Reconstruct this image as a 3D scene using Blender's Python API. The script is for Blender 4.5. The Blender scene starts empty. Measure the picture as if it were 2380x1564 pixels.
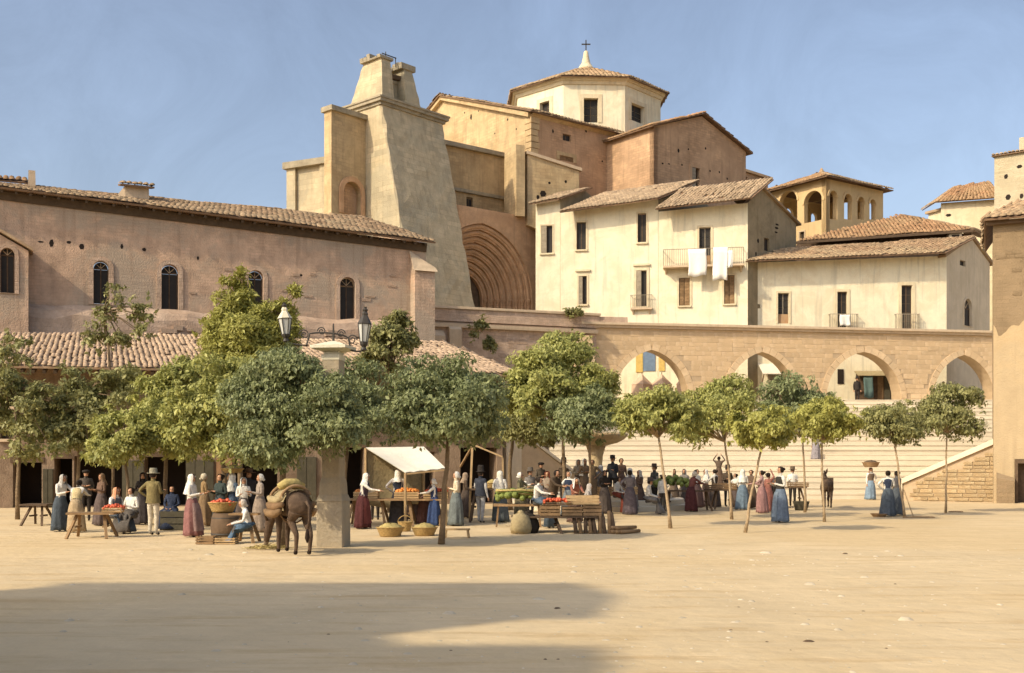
import bpy, bmesh, math, random
import numpy as np
from mathutils import Vector, Matrix, Euler
from mathutils.geometry import tessellate_polygon
random.seed(7)
R = math.radians
scene = bpy.context.scene
COL = scene.collection
# ------------------------------------------------------------------ camera, sky, sun, exposure
F, HC, HY, K = 1100.0, 2.0, 460.0, 1024 / 2380.0
cam_d = bpy.data.cameras.new('camera'); cam = bpy.data.objects.new('camera', cam_d); COL.objects.link(cam)
cam.location = (0, 0, HC); cam.rotation_euler = (R(90), 0, 0)
cam_d.sensor_width = 36; cam_d.lens = 36 * F / 1024; cam_d.shift_y = (HY - 336.5) / 1024
cam_d.clip_start = .1; cam_d.clip_end = 4000
scene.camera = cam
SUN_EL, SUN_AZ = 37.0, 53.0            # the sun stands behind the viewer's left shoulder
sdir = Vector((math.sin(R(SUN_AZ)) * math.cos(R(SUN_EL)), math.cos(R(SUN_AZ)) * math.cos(R(SUN_EL)), -math.sin(R(SUN_EL))))
sl = bpy.data.lights.new('sun', 'SUN'); so = bpy.data.objects.new('sun', sl); COL.objects.link(so)
sl.energy = 2.9; sl.angle = R(1.2); sl.color = (1, .86, .62)
so.rotation_euler = sdir.to_track_quat('-Z', 'Y').to_euler(); so.location = (-60, -50, 60)
world = bpy.data.worlds.new('World'); scene.world = world; world.use_nodes = True
nt = world.node_tree; nt.nodes.clear()
sky = nt.nodes.new('ShaderNodeTexSky'); sky.sky_type = 'NISHITA'; sky.sun_disc = False
sky.sun_elevation = R(SUN_EL); sky.sun_rotation = R(180 + SUN_AZ); sky.altitude = 400; sky.air_density = 1.0; sky.dust_density = 5.0; sky.ozone_density = 1.6
hsv = nt.nodes.new('ShaderNodeHueSaturation'); hsv.inputs['Saturation'].default_value = .82; hsv.inputs['Value'].default_value = 1.0
tc = nt.nodes.new('ShaderNodeTexCoord'); nz = nt.nodes.new('ShaderNodeTexNoise'); nz.inputs['Scale'].default_value = 7; nz.inputs['Detail'].default_value = 9; nz.inputs['Roughness'].default_value = .68; nz.inputs['Distortion'].default_value = .8
mr = nt.nodes.new('ShaderNodeMapRange'); mr.inputs[1].default_value = .3; mr.inputs[2].default_value = .7; mr.inputs[3].default_value = .9; mr.inputs[4].default_value = 1.1
mixs = nt.nodes.new('ShaderNodeMix'); mixs.data_type = 'RGBA'; mixs.blend_type = 'MULTIPLY'; mixs.inputs[0].default_value = 1
bg = nt.nodes.new('ShaderNodeBackground'); bg.inputs[1].default_value = .15
wo = nt.nodes.new('ShaderNodeOutputWorld')
L = nt.links.new
L(sky.outputs[0], hsv.inputs['Color']); L(tc.outputs['Generated'], nz.inputs['Vector']); L(nz.outputs[0], mr.inputs[0])
L(hsv.outputs[0], mixs.inputs[6]); L(mr.outputs[0], mixs.inputs[7]); L(mixs.outputs[2], bg.inputs[0]); L(bg.outputs[0], wo.inputs[0])
scene.view_settings.view_transform = 'Standard'; scene.view_settings.look = 'None'
scene.view_settings.exposure = .40; scene.view_settings.gamma = 1; scene.view_settings.use_curve_mapping = False
scene.cycles.max_bounces = 5; scene.cycles.diffuse_bounces = 3; scene.cycles.glossy_bounces = 2; scene.cycles.transmission_bounces = 2; scene.cycles.caustics_reflective = False; scene.cycles.caustics_refractive = False
# ------------------------------------------------------------------ measuring helpers
def pt(x, y, d):
    return Vector(((x * K - 512) / F * d, d, HC + (HY - y * K) / F * d))
def gx(x, d): return (x * K - 512) / F * d
def gz(y, d): return HC + (HY - y * K) / F * d
def gd(y): return HC * F / (y * K - HY)
def gpt(x, y):
    d = gd(y); return Vector((gx(x, d), d, 0))
ROOTM = {}
def frame(o, ang):
    return Matrix.Translation(Vector(o)) @ Matrix.Rotation(ang, 4, 'Z')
def tag(o, label=None, cat=None, group=None, kind=None):
    if label: o['label'] = label
    if cat: o['category'] = cat
    if group: o['group'] = group
    if kind: o['kind'] = kind
    return o
def thing(name, M, label, cat, group=None):
    o = bpy.data.objects.new(name, None); COL.objects.link(o)
    if not isinstance(M, Matrix): M = Matrix.Translation(Vector(M))
    o.matrix_world = M; o.empty_display_size = .2
    ROOTM[o.name] = M.copy()
    return tag(o, label, cat, group)
def rootm(p):
    while p is not None:
        if p.name in ROOTM: return ROOTM[p.name]
        p = p.parent
    return Matrix()
class MB:
    """collects faces in world space (through M) and links them as ONE mesh object"""
    def __init__(s, M=None): s.M = M; s.v = []; s.f = []; s.mi = []
    def add(s, vs, fs, mi=0):
        b = len(s.v)
        for p in vs:
            p = Vector(p)
            s.v.append(s.M @ p if s.M is not None else p)
        for f in fs: s.f.append([b + i for i in f]); s.mi.append(mi)
        return s
    def box(s, a, b, mi=0, j=0):
        x0, y0, z0 = a; x1, y1, z1 = b
        vs = [(x0, y0, z0), (x1, y0, z0), (x1, y1, z0), (x0, y1, z0), (x0, y0, z1), (x1, y0, z1), (x1, y1, z1), (x0, y1, z1)]
        if j: vs = [tuple(c + random.uniform(-j, j) for c in p) for p in vs]
        return s.add(vs, [(0, 3, 2, 1), (4, 5, 6, 7), (0, 1, 5, 4), (1, 2, 6, 5), (2, 3, 7, 6), (3, 0, 4, 7)], mi)
    def bar(s, p, q, w, h=None, mi=0, up=(0, 0, 1)):
        p = Vector(p); q = Vector(q); h = h or w; d = (q - p).normalized(); u = Vector(up)
        if abs(d.dot(u)) > .95: u = Vector((1, 0, 0))
        a = d.cross(u).normalized() * w / 2; b = a.cross(d).normalized() * h / 2
        vs = [c + i * a + k * b for c in (p, q) for i, k in ((-1, -1), (1, -1), (1, 1), (-1, 1))]
        return s.add(vs, [(0, 1, 2, 3), (7, 6, 5, 4), (0, 4, 5, 1), (1, 5, 6, 2), (2, 6, 7, 3), (3, 7, 4, 0)], mi)
    def loft(s, rings, mi=0, caps=True, closed=True):
        n = len(rings[0]); b = []
        vs = [p for r in rings for p in r]; fs = []
        for i in range(len(rings) - 1):
            for k in range(n if closed else n - 1):
                k2 = (k + 1) % n
                fs.append((i * n + k, i * n + k2, (i + 1) * n + k2, (i + 1) * n + k))
        if caps:
            fs.append(tuple(range(n))[::-1]); fs.append(tuple((len(rings) - 1) * n + k for k in range(n)))
        return s.add(vs, fs, mi)
    def tube(s, pts, rad, seg=8, mi=0):
        pts = [Vector(p) for p in pts]; rings = []
        if not hasattr(rad, '__len__'): rad = [rad] * len(pts)
        for i, p in enumerate(pts):
            d = (pts[min(i + 1, len(pts) - 1)] - pts[max(i - 1, 0)]).normalized()
            u = Vector((0, 0, 1)) if abs(d.z) < .9 else Vector((0, 1, 0))
            a = d.cross(u).normalized(); b = a.cross(d).normalized()
            rings.append([p + (a * math.cos(t) + b * math.sin(t)) * rad[i] for t in [2 * math.pi * k / seg for k in range(seg)]])
        return s.loft(rings, mi)
    def lathe(s, prof, c=(0, 0, 0), seg=12, mi=0, sx=1, sy=1, wob=0):
        c = Vector(c)
        rings = [[c + Vector((r * math.cos(t) * sx, r * math.sin(t) * sy, z)) for t in [2 * math.pi * k / seg for k in range(seg)]] for r, z in prof]
        if wob: rings = [[p + Vector((random.uniform(-wob, wob), random.uniform(-wob, wob), random.uniform(-wob, wob))) for p in r] for r in rings]
        return s.loft(rings, mi)
    def poly(s, pts, mi=0): return s.add(pts, [tuple(range(len(pts)))], mi)
    def prism(s, poly, y0, y1, mi=0):
        """polygon in (x, z) extruded along y"""
        a = [(p[0], y0, p[1]) for p in poly]; b = [(p[0], y1, p[1]) for p in poly]
        return s.loft([a, b], mi)
    def slab(s, poly, z0, z1, mi=0):
        a = [(p[0], p[1], z0) for p in poly]; b = [(p[0], p[1], z1) for p in poly]
        return s.loft([a, b], mi)
    def wall(s, outer, holes, rev=.28, thick=.45, mi=0):
        """(x, z) polygon with holes: front at y=0, reveals, outer edge"""
        def ccw(p):
            a = sum(p[i][0] * p[(i + 1) % len(p)][1] - p[(i + 1) % len(p)][0] * p[i][1] for i in range(len(p)))
            return list(p) if a > 0 else list(p)[::-1]
        outer = ccw(outer); holes = [ccw(h) for h in holes]
        loops = [[Vector((x, z, 0)) for x, z in outer]] + [[Vector((x, z, 0)) for x, z in h[::-1]] for h in holes]
        flat = [p for l in loops for p in l]
        tris = tessellate_polygon(loops)
        vs = [(p.x, 0, p.y) for p in flat]; fs = []
        for t in tris:
            a, b, c = (flat[i] for i in t)
            fs.append(t if (b - a).cross(c - a).z > 0 else t[::-1])
        s.add(vs, fs, mi)
        for h in holes:
            n = len(h); s.add([(x, 0, z) for x, z in h] + [(x, rev, z) for x, z in h], [(i, i + n, (i + 1) % n + n, (i + 1) % n) for i in range(n)], mi)
        n = len(outer); s.add([(x, 0, z) for x, z in outer] + [(x, thick, z) for x, z in outer], [(i, (i + 1) % n, (i + 1) % n + n, i + n) for i in range(n)], mi)
        return s
    def build(s, name, mats, parent=None, smooth=False, kind=None):
        me = bpy.data.meshes.new(name)
        Mi = rootm(parent).inverted() if parent is not None else Matrix()
        me.from_pydata([Mi @ p for p in s.v], [], s.f)
        mats = mats if isinstance(mats, (list, tuple)) else [mats]
        for m in mats: me.materials.append(MT[m] if isinstance(m, str) else m)
        if len(mats) > 1: me.polygons.foreach_set('material_index', s.mi)
        if smooth: me.polygons.foreach_set('use_smooth', [True] * len(me.polygons))
        me.update()
        o = bpy.data.objects.new(name, me); COL.objects.link(o)
        if parent is not None: o.parent = parent
        if kind: o['kind'] = kind
        return o
def put(name, me, parent, M):
    """a copy sharing mesh data, placed by a world matrix"""
    o = bpy.data.objects.new(name, me); COL.objects.link(o); o.parent = parent
    o.matrix_basis = rootm(parent).inverted() @ M
    return o
def mesh_of(mb, name, mats, smooth=False):
    o = mb.build(name, mats, None, smooth); me = o.data; bpy.data.objects.remove(o); return me
class Fac:
    """a vertical facade plane from p0 to p1 (x, depth); local x along it, local y into the building"""
    def __init__(s, p0, p1, z0=0):
        s.p0 = Vector((p0[0], p0[1], z0)); t = Vector((p1[0] - p0[0], p1[1] - p0[1], 0)); s.W = t.length; s.t = t.normalized()
        s.n = Vector((-s.t.y, s.t.x, 0)); s.ang = math.atan2(s.t.y, s.t.x); s.M = frame(s.p0, s.ang); s.holes = []; s.z0 = z0
    def hit(s, x, y, off=0):
        r = Vector(((x * K - 512) / F, 1, (HY - y * K) / F)); o = Vector((0, 0, HC))
        k = ((s.p0 - o).dot(s.n) + off) / r.dot(s.n); p = o + r * k
        return (p - s.p0).dot(s.t), p.z - s.z0
    def W3(s, a, y, z): return s.M @ Vector((a, y, z))
# ------------------------------------------------------------------ materials
MT = {}
def mat(name, c, var=.18, scale=1.2, rough=.9, bump=.15, c2=None, c2amt=.6, c2scale=.25, streak=0, brick=None, hstreak=None, rnd=0, bscale=14, spec=.15, coord='Object', metal=0, dots=0):
    m = bpy.data.materials.new(name); m.use_nodes = True; N = m.node_tree.nodes; L = m.node_tree.links.new
    b = N['Principled BSDF']; b.inputs['Roughness'].default_value = rough; b.inputs['Specular IOR Level'].default_value = spec; b.inputs['Metallic'].default_value = metal
    tc = N.new('ShaderNodeTexCoord'); src = tc.outputs[coord]
    n1 = N.new('ShaderNodeTexNoise'); n1.inputs['Scale'].default_value = scale; n1.inputs['Detail'].default_value = 6; n1.inputs['Roughness'].default_value = .68
    L(src, n1.inputs['Vector'])
    cr = N.new('ShaderNodeValToRGB'); e = cr.color_ramp.elements
    e[0].position = .28; e[1].position = .74
    e[0].color = (*[max(0, v * (1 - var)) for v in c], 1); e[1].color = (*[min(1, v * (1 + var)) for v in c], 1)
    L(n1.outputs[0], cr.inputs[0]); out = cr.outputs[0]
    def mixin(col, facsock, amt, blend='MIX'):
        nonlocal out
        mx = N.new('ShaderNodeMix'); mx.data_type = 'RGBA'; mx.blend_type = blend
        mu = N.new('ShaderNodeMath'); mu.operation = 'MULTIPLY'; mu.inputs[1].default_value = amt; L(facsock, mu.inputs[0]); L(mu.outputs[0], mx.inputs[0])
        L(out, mx.inputs[6]); 
        if isinstance(col, tuple): mx.inputs[7].default_value = (*col, 1)
        else: L(col, mx.inputs[7])
        out = mx.outputs[2]
    def rng(sock, a, bb):
        r = N.new('ShaderNodeMapRange'); r.interpolation_type = 'SMOOTHSTEP'; r.inputs[1].default_value = a; r.inputs[2].default_value = bb; L(sock, r.inputs[0]); return r.outputs[0]
    if c2:
        n2 = N.new('ShaderNodeTexNoise'); n2.inputs['Scale'].default_value = c2scale; n2.inputs['Detail'].default_value = 5; n2.inputs['Roughness'].default_value = .7; n2.inputs['Distortion'].default_value = .6
        mp = N.new('ShaderNodeMapping'); mp.inputs['Location'].default_value = (3.1, 7.7, 1.3); L(src, mp.inputs[0]); L(mp.outputs[0], n2.inputs['Vector'])
        mixin(c2, rng(n2.outputs[0], .44, .62), c2amt)
    if streak:
        mp = N.new('ShaderNodeMapping'); mp.inputs['Scale'].default_value = (2.2, 2.2, .16); L(src, mp.inputs[0])
        n3 = N.new('ShaderNodeTexNoise'); n3.inputs['Scale'].default_value = 1.6; n3.inputs['Detail'].default_value = 4; L(mp.outputs[0], n3.inputs['Vector'])
        mixin(tuple(v * .55 for v in c), rng(n3.outputs[0], .5, .72), streak)
    if hstreak:
        mp = N.new('ShaderNodeMapping'); mp.inputs['Scale'].default_value = (.22, 1.3, 1); L(src, mp.inputs[0])
        n6 = N.new('ShaderNodeTexNoise'); n6.inputs['Scale'].default_value = 1.5; n6.inputs['Detail'].default_value = 6; n6.inputs['Roughness'].default_value = .7; L(mp.outputs[0], n6.inputs['Vector'])
        mixin(hstreak, rng(n6.outputs[0], .5, .68), .75)
        mp2 = N.new('ShaderNodeMapping'); mp2.inputs['Scale'].default_value = (.3, 1.1, 1); mp2.inputs['Location'].default_value = (5, 9, 0); L(src, mp2.inputs[0])
        n7 = N.new('ShaderNodeTexNoise'); n7.inputs['Scale'].default_value = 2.2; n7.inputs['Detail'].default_value = 6; n7.inputs['Roughness'].default_value = .75; L(mp2.outputs[0], n7.inputs['Vector'])
        mixin(tuple(min(1, v * 1.16) for v in c), rng(n7.outputs[0], .55, .7), .7)
    if brick:
        sx = N.new('ShaderNodeSeparateXYZ'); L(src, sx.inputs[0]); ad = N.new('ShaderNodeMath'); L(sx.outputs[0], ad.inputs[0]); L(sx.outputs[1], ad.inputs[1])
        cb = N.new('ShaderNodeCombineXYZ'); L(ad.outputs[0], cb.inputs[0]); L(sx.outputs[2], cb.inputs[1])
        nd = N.new('ShaderNodeTexNoise'); nd.inputs['Scale'].default_value = 1.5; L(cb.outputs[0], nd.inputs['Vector'])
        va = N.new('ShaderNodeVectorMath'); va.operation = 'MULTIPLY_ADD'; va.inputs[1].default_value = (.25, .12, 0); L(nd.outputs['Color'], va.inputs[0]); L(cb.outputs[0], va.inputs[2])
        bt = N.new('ShaderNodeTexBrick'); bt.inputs['Scale'].default_value = 1; bt.inputs['Brick Width'].default_value = brick[0]; bt.inputs['Row Height'].default_value = brick[1]; bt.inputs['Mortar Size'].default_value = .018; bt.inputs['Mortar Smooth'].default_value = .6; bt.inputs['Bias'].default_value = 0
        bt.inputs['Color1'].default_value = (.82, .82, .82, 1); bt.inputs['Color2'].default_value = (1.12, 1.1, 1.08, 1); bt.inputs['Mortar'].default_value = (.7, .68, .66, 1)
        L(va.outputs[0], bt.inputs['Vector'])
        n4 = N.new('ShaderNodeTexNoise'); n4.inputs['Scale'].default_value = .5; n4.inputs['Detail'].default_value = 4; L(src, n4.inputs['Vector'])
        mixin(bt.outputs[0], rng(n4.outputs[0], .35, .6), brick[2] if len(brick) > 2 else .7, 'MULTIPLY')
    if dots:
        vo = N.new('ShaderNodeTexVoronoi'); vo.inputs['Scale'].default_value = dots; L(src, vo.inputs['Vector'])
        mixin(tuple(v * .5 for v in c), rng(vo.outputs['Distance'], .16, .05), .7)
    if rnd:
        oi = N.new('ShaderNodeObjectInfo'); r2 = N.new('ShaderNodeMapRange'); r2.inputs[3].default_value = 1 - rnd; r2.inputs[4].default_value = 1 + rnd; L(oi.outputs['Random'], r2.inputs[0])
        ge = N.new('ShaderNodeNewGeometry'); r3 = N.new('ShaderNodeMapRange'); r3.inputs[3].default_value = 1 - rnd; r3.inputs[4].default_value = 1 + rnd; L(ge.outputs['Random Per Island'], r3.inputs[0])
        mm = N.new('ShaderNodeMath'); mm.operation = 'MULTIPLY'; L(r2.outputs[0], mm.inputs[0]); L(r3.outputs[0], mm.inputs[1])
        vm = N.new('ShaderNodeVectorMath'); vm.operation = 'SCALE'; L(out, vm.inputs[0]); L(mm.outputs[0], vm.inputs['Scale']); out = vm.outputs[0]
    L(out, b.inputs['Base Color'])
    if bump:
        n5 = N.new('ShaderNodeTexNoise'); n5.inputs['Scale'].default_value = bscale; n5.inputs['Detail'].default_value = 4; L(src, n5.inputs['Vector'])
        bp = N.new('ShaderNodeBump'); bp.inputs['Strength'].default_value = min(1, bump * 3); bp.inputs['Distance'].default_value = .04; L(n5.outputs[0], bp.inputs['Height']); L(bp.outputs[0], b.inputs['Normal'])
    MT[name] = m; return m
mat('sand', (.60, .465, .28), .13, .5, .95, .3, c2=(.57, .42, .225), c2amt=.6, c2scale=.09, bscale=3, hstreak=(.48, .335, .17))
mat('dung', (.13, .085, .05), .3, 9, .95, .2)
mat('pebble', (.6, .5, .35), .25, 5, .95, 0, rnd=.18)
mat('pink_plaster', (.55, .38, .262), .32, 1.2, .95, .3, c2=(.42, .335, .25), c2amt=.9, c2scale=.28, streak=.45, brick=(.5, .16, .5))
mat('pink_stone', (.53, .39, .285), .25, 1.8, .95, .35, c2=(.42, .29, .2), c2amt=.55, c2scale=.6, brick=(.5, .2, .9))
mat('shop_plaster_shade', (.22, .155, .105), .3, 1.2, .95, .25, c2=(.30, .22, .15), c2amt=.6, c2scale=.5, streak=.4)  # darkened to carry the deep shade under the left trees
mat('pale_trim', (.56, .43, .29), .14, 2, .9, .12, streak=.2)
mat('tile', (.335, .225, .135), .3, 1.3, .9, .1, c2=(.38, .29, .18), c2amt=.7, c2scale=.5, rnd=.22)
mat('tile_pale', (.465, .335, .225), .25, 1.3, .9, .1, c2=(.37, .26, .17), c2amt=.6, c2scale=.6, rnd=.12)
mat('tile_red', (.32, .185, .10), .3, 1.3, .9, .1, c2=(.36, .25, .14), c2amt=.6, c2scale=.5, rnd=.22)
mat('roof_bed', (.22, .14, .085), .25, 2, .95, .1)
mat('rafter_wood', (.10, .07, .045), .25, 3, .9, .1)
mat('dark_wood', (.12, .08, .05), .3, 4, .85, .1, rnd=.15)
mat('wood', (.26, .165, .085), .3, 4, .85, .1, rnd=.2)
mat('pale_wood', (.42, .29, .15), .25, 4, .85, .1, rnd=.2)
mat('green_wood', (.085, .075, .05), .25, 3, .8, .1, rnd=.12)
mat('shutter_grey', (.30, .25, .18), .2, 4, .8, .1, rnd=.15)
mat('glass', (.035, .03, .025), .3, 1, .5, 0, spec=.2)
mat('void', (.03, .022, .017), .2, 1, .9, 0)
mat('tower_stone', (.53, .435, .28), .24, 1.0, .95, .4, c2=(.41, .36, .25), c2amt=.8, c2scale=.22, streak=.4, brick=(.9, .38, .85))
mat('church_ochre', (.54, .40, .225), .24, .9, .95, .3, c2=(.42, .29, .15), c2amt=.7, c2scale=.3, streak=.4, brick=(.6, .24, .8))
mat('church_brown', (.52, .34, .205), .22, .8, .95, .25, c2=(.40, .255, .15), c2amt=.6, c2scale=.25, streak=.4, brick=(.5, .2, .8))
mat('weathered_stone', (.34, .29, .205), .3, 1.5, .95, .35, c2=(.44, .37, .25), c2amt=.6, c2scale=.8, streak=.3)
mat('gable_shade_brown', (.29, .235, .145), .24, 1.2, .95, .25, c2=(.37, .3, .19), c2amt=.6, c2scale=.5, streak=.3)  # dark tone carries the shade on the cream houses' right-hand gables
mat('tile_grey', (.335, .25, .165), .3, 1.3, .9, .1, c2=(.28, .2, .13), c2amt=.6, c2scale=.6, rnd=.2)
mat('portal_stone', (.60, .375, .215), .24, 1.4, .9, .25, c2=(.5, .29, .15), c2amt=.5, c2scale=.5, streak=.35)
mat('cream', (.70, .595, .40), .1, .9, .92, .12, c2=(.58, .46, .29), c2amt=.6, c2scale=.5, streak=.3)
mat('white_plaster', (.80, .72, .52), .09, 1.2, .92, .16, c2=(.68, .56, .36), c2amt=.5, c2scale=.6, streak=.42)
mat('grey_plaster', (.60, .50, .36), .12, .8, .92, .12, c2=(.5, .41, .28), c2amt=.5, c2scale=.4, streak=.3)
mat('arcade_stone', (.60, .445, .275), .14, 2.2, .95, .2, c2=(.52, .36, .2), c2amt=.5, c2scale=.4, rnd=.09)
mat('mortar', (.47, .35, .22), .14, 2, .95, .15)
mat('step_stone', (.645, .56, .42), .1, .8, .92, .12, c2=(.62, .52, .38), c2amt=.6, c2scale=.25, rnd=.08)
mat('right_wall', (.25, .18, .105), .24, .8, .95, .3, c2=(.31, .225, .135), c2amt=.6, c2scale=.16, brick=(.55, .18, .5))  # dark brown carries the shade lying on the upper wall
mat('right_wall_lit', (.45, .345, .21), .12, .9, .95, .2, c2=(.52, .37, .2), c2amt=.5, c2scale=.3, streak=.2)  # paler tone for the sunlit lower part of the same wall
mat('tower_house', (.52, .445, .30), .16, 1, .95, .25, c2=(.44, .36, .23), c2amt=.6, c2scale=.4, brick=(.5, .2, .7))
mat('rough_stone', (.50, .385, .225), .2, 1.8, .95, .35, c2=(.42, .28, .14), c2amt=.6, c2scale=.5, rnd=.14)
mat('loggia_plaster', (.62, .45, .235), .1, .8, .92, .1, c2=(.55, .39, .21), c2amt=.5, c2scale=.4, streak=.2)
mat('pillar_stone', (.36, .30, .215), .12, 2.2, .9, .2, c2=(.44, .34, .21), c2amt=.4, c2scale=.9, streak=.2)
mat('white_stone', (.66, .6, .45), .1, 3, .8, .12)
mat('iron', (.045, .038, .03), .3, 4, .6, .05, spec=.4)
mat('bark', (.21, .15, .09), .3, 6, .95, .3)
mat('bark_pale', (.38, .28, .17), .25, 6, .95, .3)
mat('canvas', (.74, .68, .55), .08, 2, .9, .1)
mat('linen', (.80, .76, .68), .06, 6, .9, .1, bscale=20)
mat('sack', (.34, .27, .15), .22, 8, .95, .2)
mat('tent', (.62, .45, .32), .1, 3, .9, .05)
mat('teal_cloth', (.13, .2, .19), .2, 4, .9, .05)
mat('blue_paint', (.16, .22, .30), .2, 4, .8, .05)
mat('yellow_paint', (.6, .42, .13), .2, 4, .8, .05)
mat('tomato', (.55, .09, .03), .2, 6, .4, 0, spec=.4, rnd=.2)
mat('orange', (.62, .22, .04), .2, 6, .45, 0, spec=.4, rnd=.2)
mat('cabbage', (.16, .19, .05), .35, 14, .7, .3, rnd=.2)
mat('hay', (.42, .33, .13), .3, 12, .95, .2, rnd=.2)
mat('basket', (.42, .28, .11), .25, 22, .9, .5, bscale=40)
mat('donkey', (.125, .085, .058), .4, 6, 1.0, .25, c2=(.08, .055, .04), c2amt=.6, c2scale=3, bscale=60, spec=.02)
mat('donkey_dark', (.03, .02, .015), .3, 5, .9, .1)
mat('muzzle', (.19, .145, .10), .2, 5, .9, .1)
mat('leather', (.2, .12, .06), .3, 5, .7, .1)
mat('lamp_glass', (.5, .5, .46), .08, 4, .15, 0, spec=.5)
mat('skin', (.44, .24, .14), .08, 8, .6, 0, spec=.3)
mat('eye', (.02, .014, .01), .1, 8, .3, 0)
mat('lip', (.34, .12, .09), .1, 8, .5, 0)
mat('hair', (.025, .017, .012), .3, 14, .7, .1)
mat('felt_dark', (.035, .028, .022), .3, 8, .95, .1)
def leafmat(name, c, c2):
    m = bpy.data.materials.new(name); m.use_nodes = True; N = m.node_tree.nodes; L = m.node_tree.links.new
    b = N['Principled BSDF']; b.inputs['Roughness'].default_value = .5; b.inputs['Specular IOR Level'].default_value = .35
    ge = N.new('ShaderNodeNewGeometry'); tc = N.new('ShaderNodeTexCoord'); n1 = N.new('ShaderNodeTexNoise'); n1.inputs['Scale'].default_value = 1.6; n1.inputs['Detail'].default_value = 4
    L(tc.outputs['Object'], n1.inputs['Vector'])
    ad = N.new('ShaderNodeMath'); ad.operation = 'MULTIPLY_ADD'; ad.inputs[1].default_value = .5; L(ge.outputs['Random Per Island'], ad.inputs[0]); L(n1.outputs[0], ad.inputs[2])
    cr = N.new('ShaderNodeValToRGB'); e = cr.color_ramp.elements; e[0].position = .35; e[1].position = 1.05
    e[0].color = (*c, 1); e[1].color = (*c2, 1); L(ad.outputs[0], cr.inputs[0]); L(cr.outputs[0], b.inputs['Base Color'])
    tr = N.new('ShaderNodeBsdfTranslucent'); L(cr.outputs[0], tr.inputs[0]); ms = N.new('ShaderNodeMixShader'); ms.inputs[0].default_value = .3
    L(b.outputs[0], ms.inputs[1]); L(tr.outputs[0], ms.inputs[2]); L(ms.outputs[0], N['Material Output'].inputs[0]); MT[name] = m
leafmat('leaf_deep', (0.111, 0.137, 0.055), (0.325, 0.351, 0.156))
leafmat('leaf_mid', (0.182, 0.202, 0.052), (0.481, 0.468, 0.143))
leafmat('leaf_lime', (0.24, 0.225, 0.045), (0.47, 0.455, 0.12))
leafmat('leaf_grey', (0.156, 0.163, 0.058), (0.364, 0.345, 0.13))
# ------------------------------------------------------------------ building helpers
def arch_poly(x0, z0, x1, z1, rise=None, n=7):
    """opening with a round (rise None) or pointed head"""
    w = (x1 - x0) / 2; cx = (x0 + x1) / 2; h = rise or w; sp = z1 - h; r = (w * w + h * h) / (2 * w); p = [(x0, z0), (x1, z0)]
    ca = cx + w - r; am = math.atan2(h, cx - ca)
    for i in range(n + 1):
        t = am * i / n; p.append((ca + r * math.cos(t), sp + r * math.sin(t)))
    cb = cx - w + r
    for i in range(n - 1, -1, -1):
        t = am * i / n; p.append((cb - r * math.cos(t), sp + r * math.sin(t)))
    return p
def tile_mesh(name, m, pitch, tlen):
    mb = MB(); r = pitch * .40
    def arc(rr, y, z): return [(rr * math.cos(t), y, z + rr * .8 * math.sin(t)) for t in [math.pi * i / 4 for i in range(5)]]
    a = arc(r * 1.12, -.04, .03); b = arc(r * .9, tlen * 1.05, 0)
    mb.add(a + b, [(i, i + 1, i + 6, i + 5)[::-1] for i in range(4)] + [tuple(range(5))])
    return mb
TILE = {}
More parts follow.
